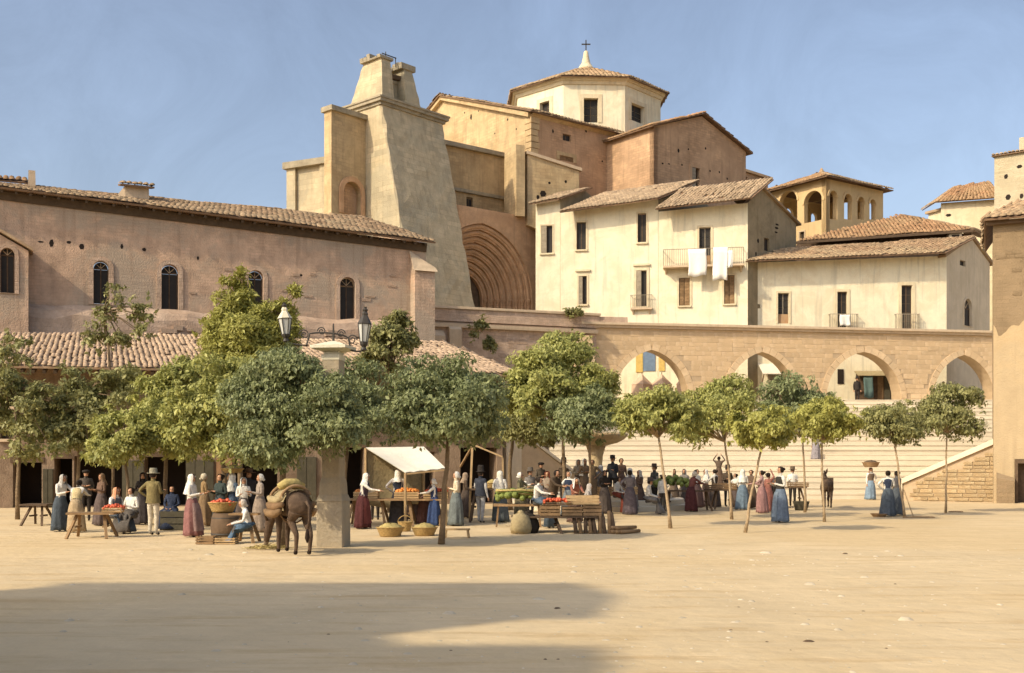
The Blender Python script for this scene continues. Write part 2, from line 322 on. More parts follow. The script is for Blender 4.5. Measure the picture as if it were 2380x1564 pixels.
def tiled_roof(root, pts, m='tile', n_ind=60, pitch=.30, tlen=.46, thick=.09, name='roof', bed='roof_bed'):
    """pts: world polygon, first edge is the eave (left to right seen from outside)"""
    pts = [Vector(p) for p in pts]; ex = (pts[1] - pts[0]).normalized()
    nr = Vector((0, 0, 0))
    for i in range(1, len(pts) - 1): nr += (pts[i] - pts[0]).cross(pts[i + 1] - pts[0])
    nr.normalize()
    if nr.z < 0: nr = -nr
    ey = nr.cross(ex).normalized()
    if ey.z < 0: ey = -ey
    nr = ex.cross(ey).normalized()
    if nr.z < 0: nr = -nr
    P2 = [((p - pts[0]).dot(ex), (p - pts[0]).dot(ey)) for p in pts]
    mb = MB(); quad = len(pts) == 4
    if quad:                                                # a ruled, slightly twisted slope
        rg = []
        for i in range(13):
            u, w = pts[0].lerp(pts[1], i / 12), pts[3].lerp(pts[2], i / 12); rg.append([u - nr * thick, w - nr * thick, w, u])
        mb.loft(rg)
    else: mb.loft([[p - nr * thick for p in pts], pts])
    ro = mb.build(name, bed, root)
    key = (m, pitch, tlen)
    if key not in TILE: TILE[key] = mesh_of(tile_mesh('t', m, pitch, tlen), 'roof_tile', m, True)
    tm = TILE[key]; base = tile_mesh('t', m, pitch, tlen)
    xs = [p[0] for p in P2]; a = min(xs) + pitch / 2; spots = []
    while quad and a < P2[1][0]:
        t = a / P2[1][0]; u, w = pts[0].lerp(pts[1], t), pts[3].lerp(pts[2], t); b = 0; k = 0; ln = (w - u).length
        while b < ln - tlen * .4: spots.append((k, a, b)); k += 1; b += tlen
        a += pitch / max(.4, ex.cross((w - u).normalized()).length)
    while not quad and a < max(xs):
        ys = []
        for i in range(len(P2)):
            (x0, y0), (x1, y1) = P2[i], P2[(i + 1) % len(P2)]
            if (x0 - a) * (x1 - a) < 0: ys.append(y0 + (y1 - y0) * (a - x0) / (x1 - x0))
        if len(ys) >= 2:
            b0, b1 = min(ys), max(ys); k = 0; b = b0
            while b < b1 - tlen * .4:
                spots.append((k, a, b)); k += 1; b += tlen
        a += pitch
    spots.sort(key=lambda t: (t[0], t[1])); rest = MB(); flip = 1 if ex.cross(ey).dot(nr) > 0 else -1
    for i, (k, a, b) in enumerate(spots):
        if random.random() < .012: continue
        o = pts[0] + ex * (a + random.uniform(-.03, .03)) + ey * (b + random.uniform(-.05, .05)) + nr * (random.uniform(-.005, .02) + .035 * (1 + math.sin(a * .9 + b * .7) * math.sin(b * 1.3 + 2)))
        ex2, ey2, nr2 = ex, ey, nr
        if quad:
            t = min(1, max(0, a / P2[1][0])); u, w = pts[0].lerp(pts[1], t), pts[3].lerp(pts[2], t); ey2 = (w - u).normalized(); nr2 = ex.cross(ey2).normalized() * flip; ex2 = ey2.cross(nr2).normalized() * flip
            o = u + ex2 * random.uniform(-.03, .03) + ey2 * (b + random.uniform(-.05, .05)) + nr2 * (random.uniform(-.005, .02) + .03 * (1 + math.sin(a * .9 + b * .7) * math.sin(b * 1.3 + 2)))
        jr = Matrix.Rotation(random.uniform(-.09, .09), 4, 'Z')
        M = Matrix(((ex2.x * flip, ey2.x, nr2.x, o.x), (ex2.y * flip, ey2.y, nr2.y, o.y), (ex2.z * flip, ey2.z, nr2.z, o.z), (0, 0, 0, 1))) @ jr
        if i < n_ind: put('roof_tile', tm, ro, M)
        else: rest.M = M; rest.add(base.v, base.f)
    if rest.v: rest.build('roof_tiles', m, ro, True, 'stuff')
    return ro
def window(fac, root, rect, style='dark', arch=False, surround=0, sill=True, lintel=False, rev=.22, trim='pale_trim', cols=2, rows=3, sillw=.12, px=True):
    if px:
        (x0, z1), (x1, z0) = fac.hit(rect[0], rect[1]), fac.hit(rect[2], rect[3])
    else: x0, z1, x1, z0 = rect
    w = x1 - x0; h = z1 - z0
    hole = arch_poly(x0, z0, x1, z1) if arch else [(x0, z0), (x1, z0), (x1, z1), (x0, z1)]
    fac.holes.append(hole); fac.pend = getattr(fac, 'pend', []); M = fac.M
    def make():
        y = rev * .75; t = .05
        mb = MB(M)
        mb.box((x0, y, z0), (x0 + t, y + .05, z1 - (w / 2 if arch else 0))); mb.box((x1 - t, y, z0), (x1, y + .05, z1 - (w / 2 if arch else 0)))
        mb.box((x0 + t, y, z0), (x1 - t, y + .05, z0 + t))
        if not arch: mb.box((x0 + t, y, z1 - t), (x1 - t, y + .05, z1))
        else: mb.box((x0 + t, y, z1 - w / 2 - .03), (x1 - t, y + .05, z1 - w / 2 + .03))
        mb.box((x0 + w / 2 - .03, y + .001, z0 + t), (x0 + w / 2 + .03, y + .049, z1 - t))
        f = mb.build('window', 'dark_wood' if style != 'french' else 'shutter_grey', root)
        # panes
        zt = z1 - w / 2 - .03 if arch else z1 - t
        n = rows if style in ('french', 'panes') else 1
        zb = z0 + t + (h * .3 if style == 'french' else 0)
        for c in range(2):
            for r in range(n):
                a = x0 + t + c * (w / 2 - .02); b = x0 + w / 2 - .03 + c * (w / 2 - .02); zz0 = zb + (zt - zb) * r / n + .015; zz1 = zb + (zt - zb) * (r + 1) / n - .015
                MB(M).box((a, y + .02, zz0), (b, y + .035, zz1)).build('pane', 'glass', f)
        if arch:
            MB(M).prism(arch_poly(x0 + .03, zt + .06, x1 - .03, z1 - .03)[0:], y + .02, y + .035).build('pane', 'glass', f)
            mb = MB(M)
            for aa in (45, 90, 135):
                c = Vector(((x0 + x1) / 2, y + .01, zt + .05)); e = c + Vector((math.cos(R(aa)), 0, math.sin(R(aa)))) * w * .44; mb.bar(c, e, .045, .03)
            mb.build('fanlight_bars', 'pale_trim', f)
        if style == 'french': MB(M).box((x0 + t, y - .01, z0 + .02), (x1 - t, y + .03, zb - .02)).build('door_panel', 'tile_red', f)
        if style == 'half':
            mb = MB(M); mb.box((x0 + .02, -.03, z0 + .03), (x0 + w * .48, .02, z1 - .03))
            for k in range(7): mb.box((x0 + .06, -.045, z0 + .1 + (h - .2) * k / 7), (x0 + w * .44, -.03, z0 + .1 + (h - .2) * (k + .7) / 7))
            mb.build('shutter', 'shutter_grey', f)
        if style == 'shut':
            for c in range(2):
                mb = MB(M); a = x0 + .02 + c * w / 2; b = a + w / 2 - .04; mb.box((a, .03, z0 + .03), (b, .07, z1 - .03))
                for k in range(9): mb.box((a + .05, .012, z0 + .1 + (h - .2) * k / 9), (b - .05, .03, z0 + .1 + (h - .2) * (k + .7) / 9))
                mb.build('shutter', 'wood', f)
        if surround:
            s = surround
            if arch:
                outer = arch_poly(x0 - s, z0 - .02, x1 + s, z1 + s); mb = MB(M @ Matrix.Translation((0, -.06, 0))); mb.wall(outer, [[(a, max(b, z0 + .001)) for a, b in arch_poly(x0, z0, x1, z1)]], .059, .059)
            else:
                mb = MB(M); mb.box((x0 - s, -.05, z0), (x0 - .002, -.002, z1)); mb.box((x1 + .002, -.05, z0), (x1 + s, -.002, z1)); mb.box((x0 - s, -.052, z1 + .002), (x1 + s, -.002, z1 + s))
            mb.build('surround', trim, f)
        if sill: MB(M).box((x0 - sillw, -.14, z0 - .12), (x1 + sillw, rev * .7, z0 - .005), j=.006).build('sill', trim, f)
        if lintel: MB(M).box((x0 - .25, -.16, z1 + .35), (x1 + .25, -.003, z1 + .5), j=.006).build('lintel', trim, f)
    fac.pend.append(make)
def finish(fac, root, outer, m, rev=.24, thick=.45, name='wall'):
    o = MB(fac.M).wall(outer, fac.holes, rev, thick).build(name, m, root)
    for f in getattr(fac, 'pend', []): f()
    return o
def railing(fac, root, x0, x1, z0, h, dep, gap=.13, name='balcony', slabm='pale_trim'):
    M = fac.M; mb = MB(M); mb.box((x0, -dep, z0 - .14), (x1, -.003, z0)); b = mb.build(name, slabm, root)
    for i in range(max(2, int((x1 - x0) / 1.2)) ):
        xx = x0 + .2 + (x1 - x0 - .4) * i / max(1, int((x1 - x0) / 1.2) - 1) if x1 - x0 > 1.6 else x0 + .1 + i * (x1 - x0 - .2)
        MB(M).prism([(-.0, 0), (0, 0), (0, 0)], 0, 0) if False else None
        MB(M).add([(xx - .06, -.003, z0 - .14), (xx + .06, -.003, z0 - .14), (xx + .06, -.003, z0 - .5), (xx - .06, -.003, z0 - .5), (xx - .06, -dep * .8, z0 - .14), (xx + .06, -dep * .8, z0 - .14)],
                  [(0, 4, 5, 1), (4, 3, 2, 5), (0, 3, 4), (1, 5, 2)]).build('bracket', slabm, b)
    mb = MB(M); n = int((x1 - x0) / gap)
    for i in range(n + 1):
        xx = x0 + .02 + (x1 - x0 - .04) * i / n; mb.bar((xx, -dep + .03, z0), (xx, -dep + .03, z0 + h), .022)
    for s in (x0 + .02, x1 - .02):
        for k in range(1, max(2, int(dep / gap))): mb.bar((s, -dep + .03 + k * gap, z0), (s, -dep + .03 + k * gap, z0 + h), .022)
        mb.bar((s, -dep + .03, z0 + h), (s, -.003, z0 + h), .035)
    mb.bar((x0, -dep + .03, z0 + h), (x1, -dep + .03, z0 + h), .04); mb.build('railing', 'shutter_grey', b)
    return b
def cloth(M, x0, x1, z1, z0, y, seed=0, fold=.05, nx=10, nz=6, over=.0):
    """hanging cloth with folds, thin but closed"""
    rnd = random.Random(seed); ph = rnd.uniform(0, 6); vs = []; fs = []
    for side in (0, .012):
        for j in range(nz + 1):
            for i in range(nx + 1):
                a = i / nx; b = j / nz
                vs.append((x0 + (x1 - x0) * a + .03 * math.sin(5 * b + ph), y + side + fold * b * math.sin(a * 9 + ph) + .02 * rnd.uniform(-1, 1) * 0, z1 + (z0 - z1) * b * (1 + .03 * math.sin(a * 7 + ph)) - .02 * abs(math.sin(a * math.pi * 2)) * (1 - b)))
    n = (nx + 1) * (nz + 1)
    for j in range(nz):
        for i in range(nx):
            q = (j * (nx + 1) + i, j * (nx + 1) + i + 1, (j + 1) * (nx + 1) + i + 1, (j + 1) * (nx + 1) + i)
            fs.append(q[::-1]); fs.append(tuple(k + n for k in q))
    rim = [i for i in range(nx + 1)] + [(j + 1) * (nx + 1) - 1 for j in range(1, nz + 1)] + [nz * (nx + 1) + i for i in range(nx - 1, -1, -1)] + [j * (nx + 1) for j in range(nz - 1, 0, -1)]
    for k in range(len(rim)): a, b = rim[k], rim[(k + 1) % len(rim)]; fs.append((a, b, b + n, a + n))
    return MB(M).add(vs, fs)
BLOCKS = {}
def block_mesh(m, k):
    if (m, k) not in BLOCKS:
        st = random.getstate(); random.seed(k * 17 + 3)
        mb = MB(); mb.box((-.5, -.5, -.5), (.5, .5, .5), 0, .02)
        BLOCKS[(m, k)] = mesh_of(mb, 'stone', m); random.setstate(st)
    return BLOCKS[(m, k)]
def courses(root, fac, ok, s0, s1, z0, z1, ch, lmin, lmax, m, proud=.03, limit=300, seed=1, gap=.02, name='stone', prefer=None):
    rnd = random.Random(seed); cells = []; z = z0
    while z < z1 - .08:
        h = min(ch * rnd.uniform(.85, 1.15), z1 - z); s = s0 - rnd.uniform(0, lmin)
        while s < s1:
            l = rnd.uniform(lmin, lmax); a, b = max(s, s0), min(s + l, s1)
            if b - a > .15 and ok(a, b, z, z + h): cells.append((a, b, z, z + h))
            s += l
        z += h
    if prefer: cells.sort(key=prefer)
    rest = MB()
    for i, (a, b, c, d) in enumerate(cells):
        p = proud * rnd.uniform(.4, 1.3)
        M = fac.M @ Matrix.Translation(((a + b) / 2, .1 - p / 2, (c + d) / 2)) @ Matrix.Diagonal((b - a - gap, .2 + p, d - c - gap, 1))
        if i < limit: put(name, block_mesh(m, rnd.randrange(4)), root, M)
        else: rest.M = M; rest.box((-.5, -.5, -.5), (.5, .5, .5))
    if rest.v: rest.build('stones', m, root, False, 'stuff')
def rough_holes(fac, root, spots, name='putlog_hole'):
    for x, y, w, h in spots:
        s, z = fac.hit(x, y); k = .03
        n = 6; mb = MB(fac.M)
        pr = [(s + w * math.cos(t) * random.uniform(.8, 1.1), z + h * math.sin(t) * random.uniform(.8, 1.1)) for t in [2 * math.pi * i / n for i in range(n)]]
        mb.prism(pr, -.004, .02); mb.build(name, 'void', root)
# ------------------------------------------------------------------ ground, steps, upper street
g = MB()
gxs = [-400, -60, -30, -15, -8, -4, 0, 4, 8, 15, 30, 60, 400]; gys = [-60, 0, 6, 9, 12, 15, 20, 26, 34, 45, 60, 90, 900]
for j, yy in enumerate(gys):
    for i, xx in enumerate(gxs): g.v.append(Vector((xx, yy, 0)))
nx_ = len(gxs)
for j in range(len(gys) - 1):
    for i in range(nx_ - 1): g.f.append([j * nx_ + i, j * nx_ + i + 1, (j + 1) * nx_ + i + 1, (j + 1) * nx_ + i]); g.mi.append(0)
ground = g.build('ground', 'sand'); tag(ground, kind='structure')
rp = random.Random(5); pb = MB()
for i in range(800):
    d = 9 + 16 * rp.random() ** 1.3; x = rp.triangular(-.5, .5, .3) * d; r = rp.uniform(.01, .03) * (.7 + d / 30) * (3.2 if i % 40 == 0 else 1.9 if i % 9 == 0 else .8); h = r * rp.uniform(.15, .35); n = 6; a0 = rp.random() * 6
    ring = [(x + r * rp.uniform(.7, 1.2) * math.cos(a0 + 6.283 * k / n), d + r * rp.uniform(.7, 1.2) * math.sin(a0 + 6.283 * k / n), 0) for k in range(n)]
    pb.add(ring + [(x + (p[0] - x) * .55, d + (p[1] - d) * .55, h) for p in ring], [(k, (k + 1) % n, (k + 1) % n + n, k + n) for k in range(n)] + [tuple(range(n, 2 * n))], 1 if i % 31 == 5 else 0)
tag(pb.build('gravel', ['pebble', 'dung'], None, True), 'loose pebbles scattered over the sandy square', 'gravel', kind='stuff')
TER = 6.1
st = MB().box((-2, 60, .001), (-1.9, 60.1, .002)).build('stairway', 'step_stone'); bpy.data.objects.remove(st)
stair = thing('stairway', (10, 56, 0), None, None); stair['kind'] = 'structure'; stair['label'] = 'broad pale stone stairway rising from the square to the arcade'
NS = 21
for i in range(NS):
    y0 = 56 + i * 20.0 / NS; mb = MB(); z1 = TER * (i + 1) / NS; jt = lambda: random.uniform(-.02, .02)
    xa, xb = 2.2 - i * .0, 40
    mb.box((xa, y0 + jt(), z1 - TER / NS - .25), (xb, y0 + 20.0 / NS + .5, z1 + random.uniform(-.008, .008)))
    mb.box((xa - .01, y0 - .034 + jt() * .6, z1 - .055 + jt() * .5), (xb, y0 + .05, z1 + .012))
    mb.build('step', 'step_stone', stair)
us = MB().slab([(-3, 75.9), (80, 75.9), (120, 160), (-30, 160)], TER - .6, TER - .001); o = us.build('upper_street', 'step_stone'); tag(o, kind='structure')
us = MB().slab([(-7, 75.2), (1.2, 76.2), (1.6, 96), (-14, 96)], TER, 10.6); o = us.build('church_terrace', 'mortar'); tag(o, kind='structure')
# ------------------------------------------------------------------ long church building on the left
def seg_hit(f, x, y, off=0): return f.hit(x, y, off)
LB = Fac((-33.7, 47.75), (-4.75, 60.7)); lb = thing('long_church', LB.M, 'long pinkish church building with arched windows and a tiled roof at the left', 'church')
sL, zL = LB.hit(0, 440); sR, zR = LB.hit(990, 565); sR = LB.W
def eavez(s): return zL + (zR - zL) * (s - sL) / (sR - sL)
for r_, stl in (((217, 605, 253, 708), 0), ((375, 613, 415, 722), 0), ((577, 627, 612, 727), 0), ((790, 643, 826, 745), 0)):
    window(LB, lb, r_, 'dark', arch=True, surround=.22, sill=False, rev=.4, trim='pink_stone')
finish(LB, lb, [(0, 0), (LB.W, 0), (LB.W, eavez(LB.W)), (0, eavez(0))], 'pink_plaster', rev=.4, thick=.6)
rough_holes(LB, lb, [(120, 565, .12, .2), (160, 563, .13, .09), (190, 573, .13, .15), (283, 573, .08, .16), (335, 580, .12, .1), (95, 562, .15, .05), (460, 600, .07, .1), (700, 640, .08, .07)])
# side wall, right end
MB(LB.M).wall([(0, 0), (1, 0)], []) if False else None
SW = Fac((-4.75, 60.7), (-4.75 - .407 * 9, 60.7 + .914 * 9))
mb = MB(SW.M); mb.wall([(0, 0), (9, 0), (9, zR + 2.4), (0, zR)], [], thick=.3); mb.build('end_wall', 'pink_plaster', lb)
# battered base course below the windows
mb = MB(LB.M); s0, z0 = LB.hit(-60, 700); s1, z1 = LB.hit(1000, 752); n = 26; rings = []
for i in range(n + 1):
    s = s0 + (s1 - s0) * i / n; zt = z0 + (z1 - z0) * i / n + random.uniform(-.08, .08); rings.append([(s, -.03, 0), (s, -.62, 0), (s, -.55, zt - .62 + random.uniform(-.1, .1)), (s, -.34 + random.uniform(-.08, .05), zt - .25), (s, -.03, zt)])
mb.loft(rings); base_o = mb.build('base_course', 'pink_stone', lb)
rn = random.Random(3)
for i in range(90):
    s = rn.uniform(s0 + 8, s1 - 3); zt = z0 + (z1 - z0) * (s - s0) / (s1 - s0) - rn.uniform(.75, 1.9); w, h = rn.uniform(.35, .9), rn.uniform(.14, .26)
    put('stone', block_mesh('pink_stone', rn.randrange(4)), base_o, LB.M @ Matrix.Translation((s, -.6, zt)) @ Matrix.Rotation(rn.uniform(-.06, .06), 4, 'Y') @ Matrix.Diagonal((w, .2, h, 1)))
for i in range(34):
    s = rn.uniform(s0 + 8, LB.W - 1); zz = rn.uniform(8.6, 12.6); w, h = rn.uniform(.25, .6), rn.uniform(.08, .16)
    if any(h_[0][0] - .6 < s < h_[1][0] + .6 for h_ in LB.holes): continue
    put('stone', block_mesh('pink_stone', rn.randrange(4)), lb, LB.M @ Matrix.Translation((s, .07, zz)) @ Matrix.Diagonal((w, .2, h, 1)))
# eave, rafters, roof
ov = .62; RD, RH = 3.2, .66
E = lambda s, y, dz=0: LB.W3(s, y, eavez(s) + dz + (y + 0) * RH / RD)
RG = lambda s, dz=0: LB.W3(s, RD, 15.75 + dz)
tiled_roof(lb, [E(0, -ov, .12), E(LB.W + .35, -ov, .12), RG(LB.W - 2.6), RG(0)], 'tile', 290, .25, .44)
q4_ = [RG(LB.W - 2.6, -.03), RG(0, -.03), RG(0, -.03) + LB.n * 4 - Vector((0, 0, 1.5)), RG(LB.W - 2.6, -.03) + LB.n * 4 - Vector((0, 0, 1.5))]
MB().loft([[v - Vector((0, 0, .1)) for v in q4_], q4_]).build('rear_roof', 'roof_bed', lb)
rmesh = mesh_of(MB().box((-.06, -.5, -.09), (.06, .1, .05)), 'rafter', 'rafter_wood')
k = 0; s = 8.0
while s < LB.W:
    put('rafter', rmesh, lb, LB.M @ Matrix.Translation((s, -.02, eavez(s) - .06)) @ Matrix.Rotation(math.atan2(RH, RD), 4, 'X')); s += .62
mb = MB(LB.M); mb.loft([[(s, -.09, eavez(s) - .5), (s, -.003, eavez(s) - .5), (s, -.003, eavez(s) - .12), (s, -.2, eavez(s) - .12)] for s in (0, LB.W)]); mb.build('cornice', 'rafter_wood', lb)  # dark band coloured for the shade between the rafters
# gabled window projection at the left edge
sd0, zd = LB.hit(-40, 583); sd1, _ = LB.hit(66, 583, -1.0); spk, zpk = LB.hit(14, 553, -1.0); zb = LB.hit(30, 712, -1.0)[1]
DF = Fac(tuple(LB.W3(sd1 - 3.6, -1.0, 0))[:2], tuple(LB.W3(sd1, -1.0, 0))[:2])
w_ = DF.W; zde = DF.hit(66, 583)[1]; zp = zde + 1.0
window(DF, lb, (0, 575, 34, 682), 'dark', arch=True, surround=.18, sill=False, rev=.35, trim='pink_stone')
finish(DF, lb, [(0, 4), (w_, 4), (w_, zde), (w_ / 2, zp), (0, zde)], 'pink_plaster', rev=.35, thick=.98, name='projection')
for q in ((0, 1), (1, 0)):
    a, b = (DF.W3(w_ / 2, -.22, zp + .1), DF.W3(w_ + .2, -.22, zde - .02)) if q[0] == 0 else (DF.W3(-.2, -.22, zde - .02), DF.W3(w_ / 2, -.22, zp + .1))
    mb = MB(); c = DF.n * 1.3; mb.loft([[a, b, b + c, a + c], [p + Vector((0, 0, .14)) for p in (a, b, b + c, a + c)]]); mb.build('gable_coping', 'tile', lb)
# corner buttress at the right end
BF = Fac(tuple(LB.W3(LB.W - .9, -.75, 0))[:2], tuple(LB.W3(LB.W + .25, -.75, 0))[:2])
zc = BF.hit(1000, 622)[1]
mb = MB(BF.M); mb.loft([[(0, 0, 0), (BF.W, 0, 0), (BF.W, 1.1, 0), (0, 1.1, 0)], [(0, 0, zc - .2), (BF.W, 0, zc - .2), (BF.W, 1.1, zc - .2), (0, 1.1, zc - .2)], [(0, .6, zc + .85), (BF.W, .25, zc - .05), (BF.W, 1.1, zc - .05), (0, 1.1, zc + .85)]]); mb.build('buttress', 'pink_plaster', lb)
mb = MB(BF.M); mb.loft([[(-.1, -.12, zc - .22), (BF.W + .12, -.12, zc - .22), (BF.W + .12, .0, zc - .08), (-.1, 0, zc - .08)], [(-.1, .55, zc + .9), (BF.W + .12, .3, zc + .1), (BF.W + .12, .5, zc + .14), (-.1, .7, zc + 1.0)]]); mb.build('buttress_cap', 'pale_trim', lb)
# chimneys on the roof (things of their own would still be fixed: parts)
def chimney(x0, x1, yt, yb, off, capm, label=None, m='pale_trim', slant=0):
    (a, zt), (b, zb_) = LB.hit(x0, yt, off), LB.hit(x1, yb, off); mb = MB(LB.M)
    mb.loft([[(a - .05, off, zb_ - 1), (b + .05, off, zb_ - 1), (b + .05, off + 1.0, zb_ - 1), (a - .05, off + 1.0, zb_ - 1)], [(a, off, zt), (b, off, zt), (b, off + .9, zt), (a, off + .9, zt)]])
    c = mb.build('chimney', m, lb)
    if capm: MB(LB.M).box((a - .12, off - .12, zt), (b + .12, off + 1.0, zt + .12), 0, .02).build('chimney_cap', capm, c)
    return c, a, b, zt
chimney(66, 82, 395, 445, 2.5, None)
c, a, b, zt = chimney(291, 346, 431, 474, 1.2, None)
tiled_roof(lb, [LB.W3(a - .25, .95, zt + .02), LB.W3(b + .25, .95, zt + .02), LB.W3(b + .25, 2.4, zt + .32), LB.W3(a - .25, 2.4, zt + .32)], 'tile', 8, .28, .5, name='chimney_roof')
MB(LB.M).add([(a, 1.2, zt - .9), (a, 3.4, zt - .1), (a, 1.2, zt), (a - .9, 1.5, zt - 1.2)], [(0, 3, 2), (3, 1, 2), (0, 2, 1)]).build('chimney_cheek', 'pale_trim', c)
(a, zt), (b, zb_) = LB.hit(-40, 410, 4.4), LB.hit(62, 450, 4.4)
MB(LB.M).box((a, 4.4, zb_ - 1), (b, 6.5, zt - .2)).build('roof_dormer', 'rafter_wood', lb)
tiled_roof(lb, [LB.W3(a, 4.0, zt - .18), LB.W3(b + .2, 4.0, zt - .18), LB.W3(b + .2, 6.4, zt + .5), LB.W3(a, 6.4, zt + .5)], 'tile_red', 30, .3, .46, name='dormer_roof')
# ------------------------------------------------------------------ shop row below it
SH = Fac((gx(-70, 45.5), 45.5), (gx(1168, 50.5), 50.5)); sh = thing('shop_row', SH.M, 'low row of dark shopfronts under a tiled lean-to roof behind the market', 'building')
EZ = 6.1
doors = [(30, 1075, 97, 1180), (126, 1066, 168, 1180), (172, 1060, 284, 1182), (336, 1062, 432, 1190), (545, 1055, 645, 1185), (785, 1040, 845, 1178), (900, 1050, 1010, 1178), (1070, 1040, 1155, 1178)]
dd = []
for r_ in doors:
    (x0, z1), (x1, _) = SH.hit(r_[0], r_[1]), SH.hit(r_[2], r_[3]); SH.holes.append([(x0, .03), (x1, .03), (x1, z1), (x0, z1)]); dd.append((x0, x1, z1))
for r_ in ((0, 985, 30, 1020), (15, 900, 45, 945), (470, 930, 500, 985)):
    window(SH, sh, r_, 'dark', sill=True, rev=.3)
finish(SH, sh, [(0, 0), (SH.W, 0), (SH.W, EZ), (0, EZ)], 'shop_plaster_shade', rev=1.6, thick=1.2)
for x0, x1, z1 in dd:
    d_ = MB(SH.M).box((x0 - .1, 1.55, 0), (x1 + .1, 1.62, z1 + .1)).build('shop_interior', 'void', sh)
    mb = MB(SH.M); mb.box((x0 - .1, -.05, z1), (x1 + .1, .12, z1 + .22)); mb.build('lintel', 'dark_wood', sh)
for r_, m_ in (((284, 1070, 335, 1180), 'green_wood'), ((432, 1070, 497, 1185), 'green_wood'), ((503, 1065, 540, 1185), 'tile_red'), ((690, 1062, 735, 1180), 'green_wood'), ((100, 1090, 124, 1176), 'green_wood')):
    (x0, z1), (x1, _) = SH.hit(r_[0], r_[1]), SH.hit(r_[2], r_[3]); n = max(2, int((x1 - x0) / .3))
    dr = MB(SH.M).box((x0, -.06, .05), (x1, -.003, z1)).build('shop_shutter', m_, sh)
    for i in range(n): MB(SH.M).box((x0 + (x1 - x0) * i / n + .012, -.1, .06), (x0 + (x1 - x0) * (i + 1) / n - .012, -.061, z1 - .02)).build('plank', m_, dr)
zr = EZ + 1.55
tiled_roof(sh, [SH.W3(-.2, -1.6, EZ - .3), SH.W3(SH.W + .5, -1.6, EZ - .3), SH.W3(SH.W - 2.2, 3.2, zr), SH.W3(-.2, 3.2, zr)], 'tile_pale', 290, .23, .42, bed='tile_pale')
tiled_roof(sh, [SH.W3(SH.W + .5, -1.6, EZ - .3), SH.W3(SH.W + .5, 4.5, EZ - .3), SH.W3(SH.W - 2.2, 3.2, zr)], 'tile_pale', 20, .23, .42, name='hip_roof')
for i in range(int(SH.W / .42)):
    put('rafter', rmesh, sh, SH.M @ Matrix.Translation((.2 + i * .42, -1.05, EZ - .32)) @ Matrix.Rotation(.36, 4, 'X'))
MB(SH.M).box((SH.W - .3, .3, 0), (SH.W, 6, EZ - .02)).build('end_wall', 'shop_plaster_shade', sh)
MB(SH.M).box((-.1, 3.2, 0), (SH.W - 2.2, 3.6, zr)).build('back_wall', 'shop_plaster_shade', sh)
# ------------------------------------------------------------------ ruined tower (church axes: A right and away, B right and nearer)
AL = R(38); A = Vector((math.cos(AL), math.sin(AL), 0)); B = Vector((math.sin(AL), -math.cos(AL), 0)); Z = Vector((0, 0, 1))
LP = Vector((-10.64, 80, 0))
AC, BC = A, B
AL_T = R(48); A = Vector((math.cos(AL_T), math.sin(AL_T), 0)); B = Vector((math.sin(AL_T), -math.cos(AL_T), 0))
TMx = Matrix(((A.x, -B.x, 0, LP.x), (A.y, -B.y, 0, LP.y), (0, 0, 1, 0), (0, 0, 0, 1)))   # local x = A, local y = -B
tw = thing('ruined_tower', TMx, 'massive battered stone tower with a broken double top beside the portal', 'tower')
def T(a, b, z): return LP + A * a + B * b + Z * z
ZT = 27.5
def wid(z): return 1.66 + .24 * (ZT - z)
rings = []
for i in range(31):
    z = 6 + (ZT - 6) * i / 30; w = wid(z); j = lambda: random.uniform(-.035, .035); ch_ = abs(random.gauss(0, .09)) + .03
    lit = [T(j(), -2 + (w - ch_ + 2) * k / 6, z) for k in range(7)]; shd = [T(ch_ + (6.26 - 2 * ch_) * k / 9, w + j(), z) for k in range(10)]
    rings.append(lit + shd + [T(6.26, w - ch_, z), T(6.26, -2, z)])
MB().loft(rings).build('shaft', 'tower_stone', tw)
mb = MB()
for dz0, dz1, o in ((0, .22, .12), (.22, .45, .3), (.45, .58, .38)):
    mb.loft([[T(-o, -2.4, ZT + dz0), T(-o, 1.66 + o, ZT + dz0), T(6.26 + o, 1.66 + o, ZT + dz0), T(6.26 + o, -2.4, ZT + dz0)], [T(-o, -2.4, ZT + dz1 - .002), T(-o, 1.66 + o, ZT + dz1 - .002), T(6.26 + o, 1.66 + o, ZT + dz1 - .002), T(6.26 + o, -2.4, ZT + dz1 - .002)]])
mb.build('cornice', 'weathered_stone', tw)
# side wing with a round-headed niche (faces right)
WF = Fac((-12.75, 77.65), (LP.x, LP.y)); zw = WF.hit(800, 265)[1]
(x0, z1), (x1, z0) = WF.hit(797, 418), WF.hit(838, 530)
WF.holes = [arch_poly(x0, z0, x1, z1)]
finish(WF, tw, [(0, 4), (WF.W, 4), (WF.W, zw), (0, zw)], 'church_ochre', rev=.5, thick=.8, name='wing')
MB(WF.M).box((x0 - .1, .45, z0 - .1), (x1 + .1, .55, z1 + .1)).build('niche_back', 'church_brown', tw)
MB(WF.M @ Matrix.Translation((0, -.12, 0))).wall(arch_poly(x0 - .35, z0 + .8, x1 + .35, z1 + .38), [arch_poly(x0 - .01, z0 + .801, x1 + .01, z1 + .01)], .118, .118).build('niche_arch', 'portal_stone', tw)
MB(WF.M).box((-.15, -.22, zw), (WF.W + .05, 1.0, zw + .35)).build('wing_cornice', 'weathered_stone', tw)
BK = Fac((gx(672, 82.0), 82.0), (gx(770, 80.3), 80.3)); zb1 = BK.hit(720, 388)[1]
mb = MB(BK.M); mb.box((0, 0, 4), (BK.W, 3.5, zb1)); mb.build('low_block', 'tower_stone', tw)
mb = MB(BK.M); mb.box((-.05, -.25, 4), (.75, -.003, zb1 - .01)); mb.build('pilaster', 'tower_stone', tw)
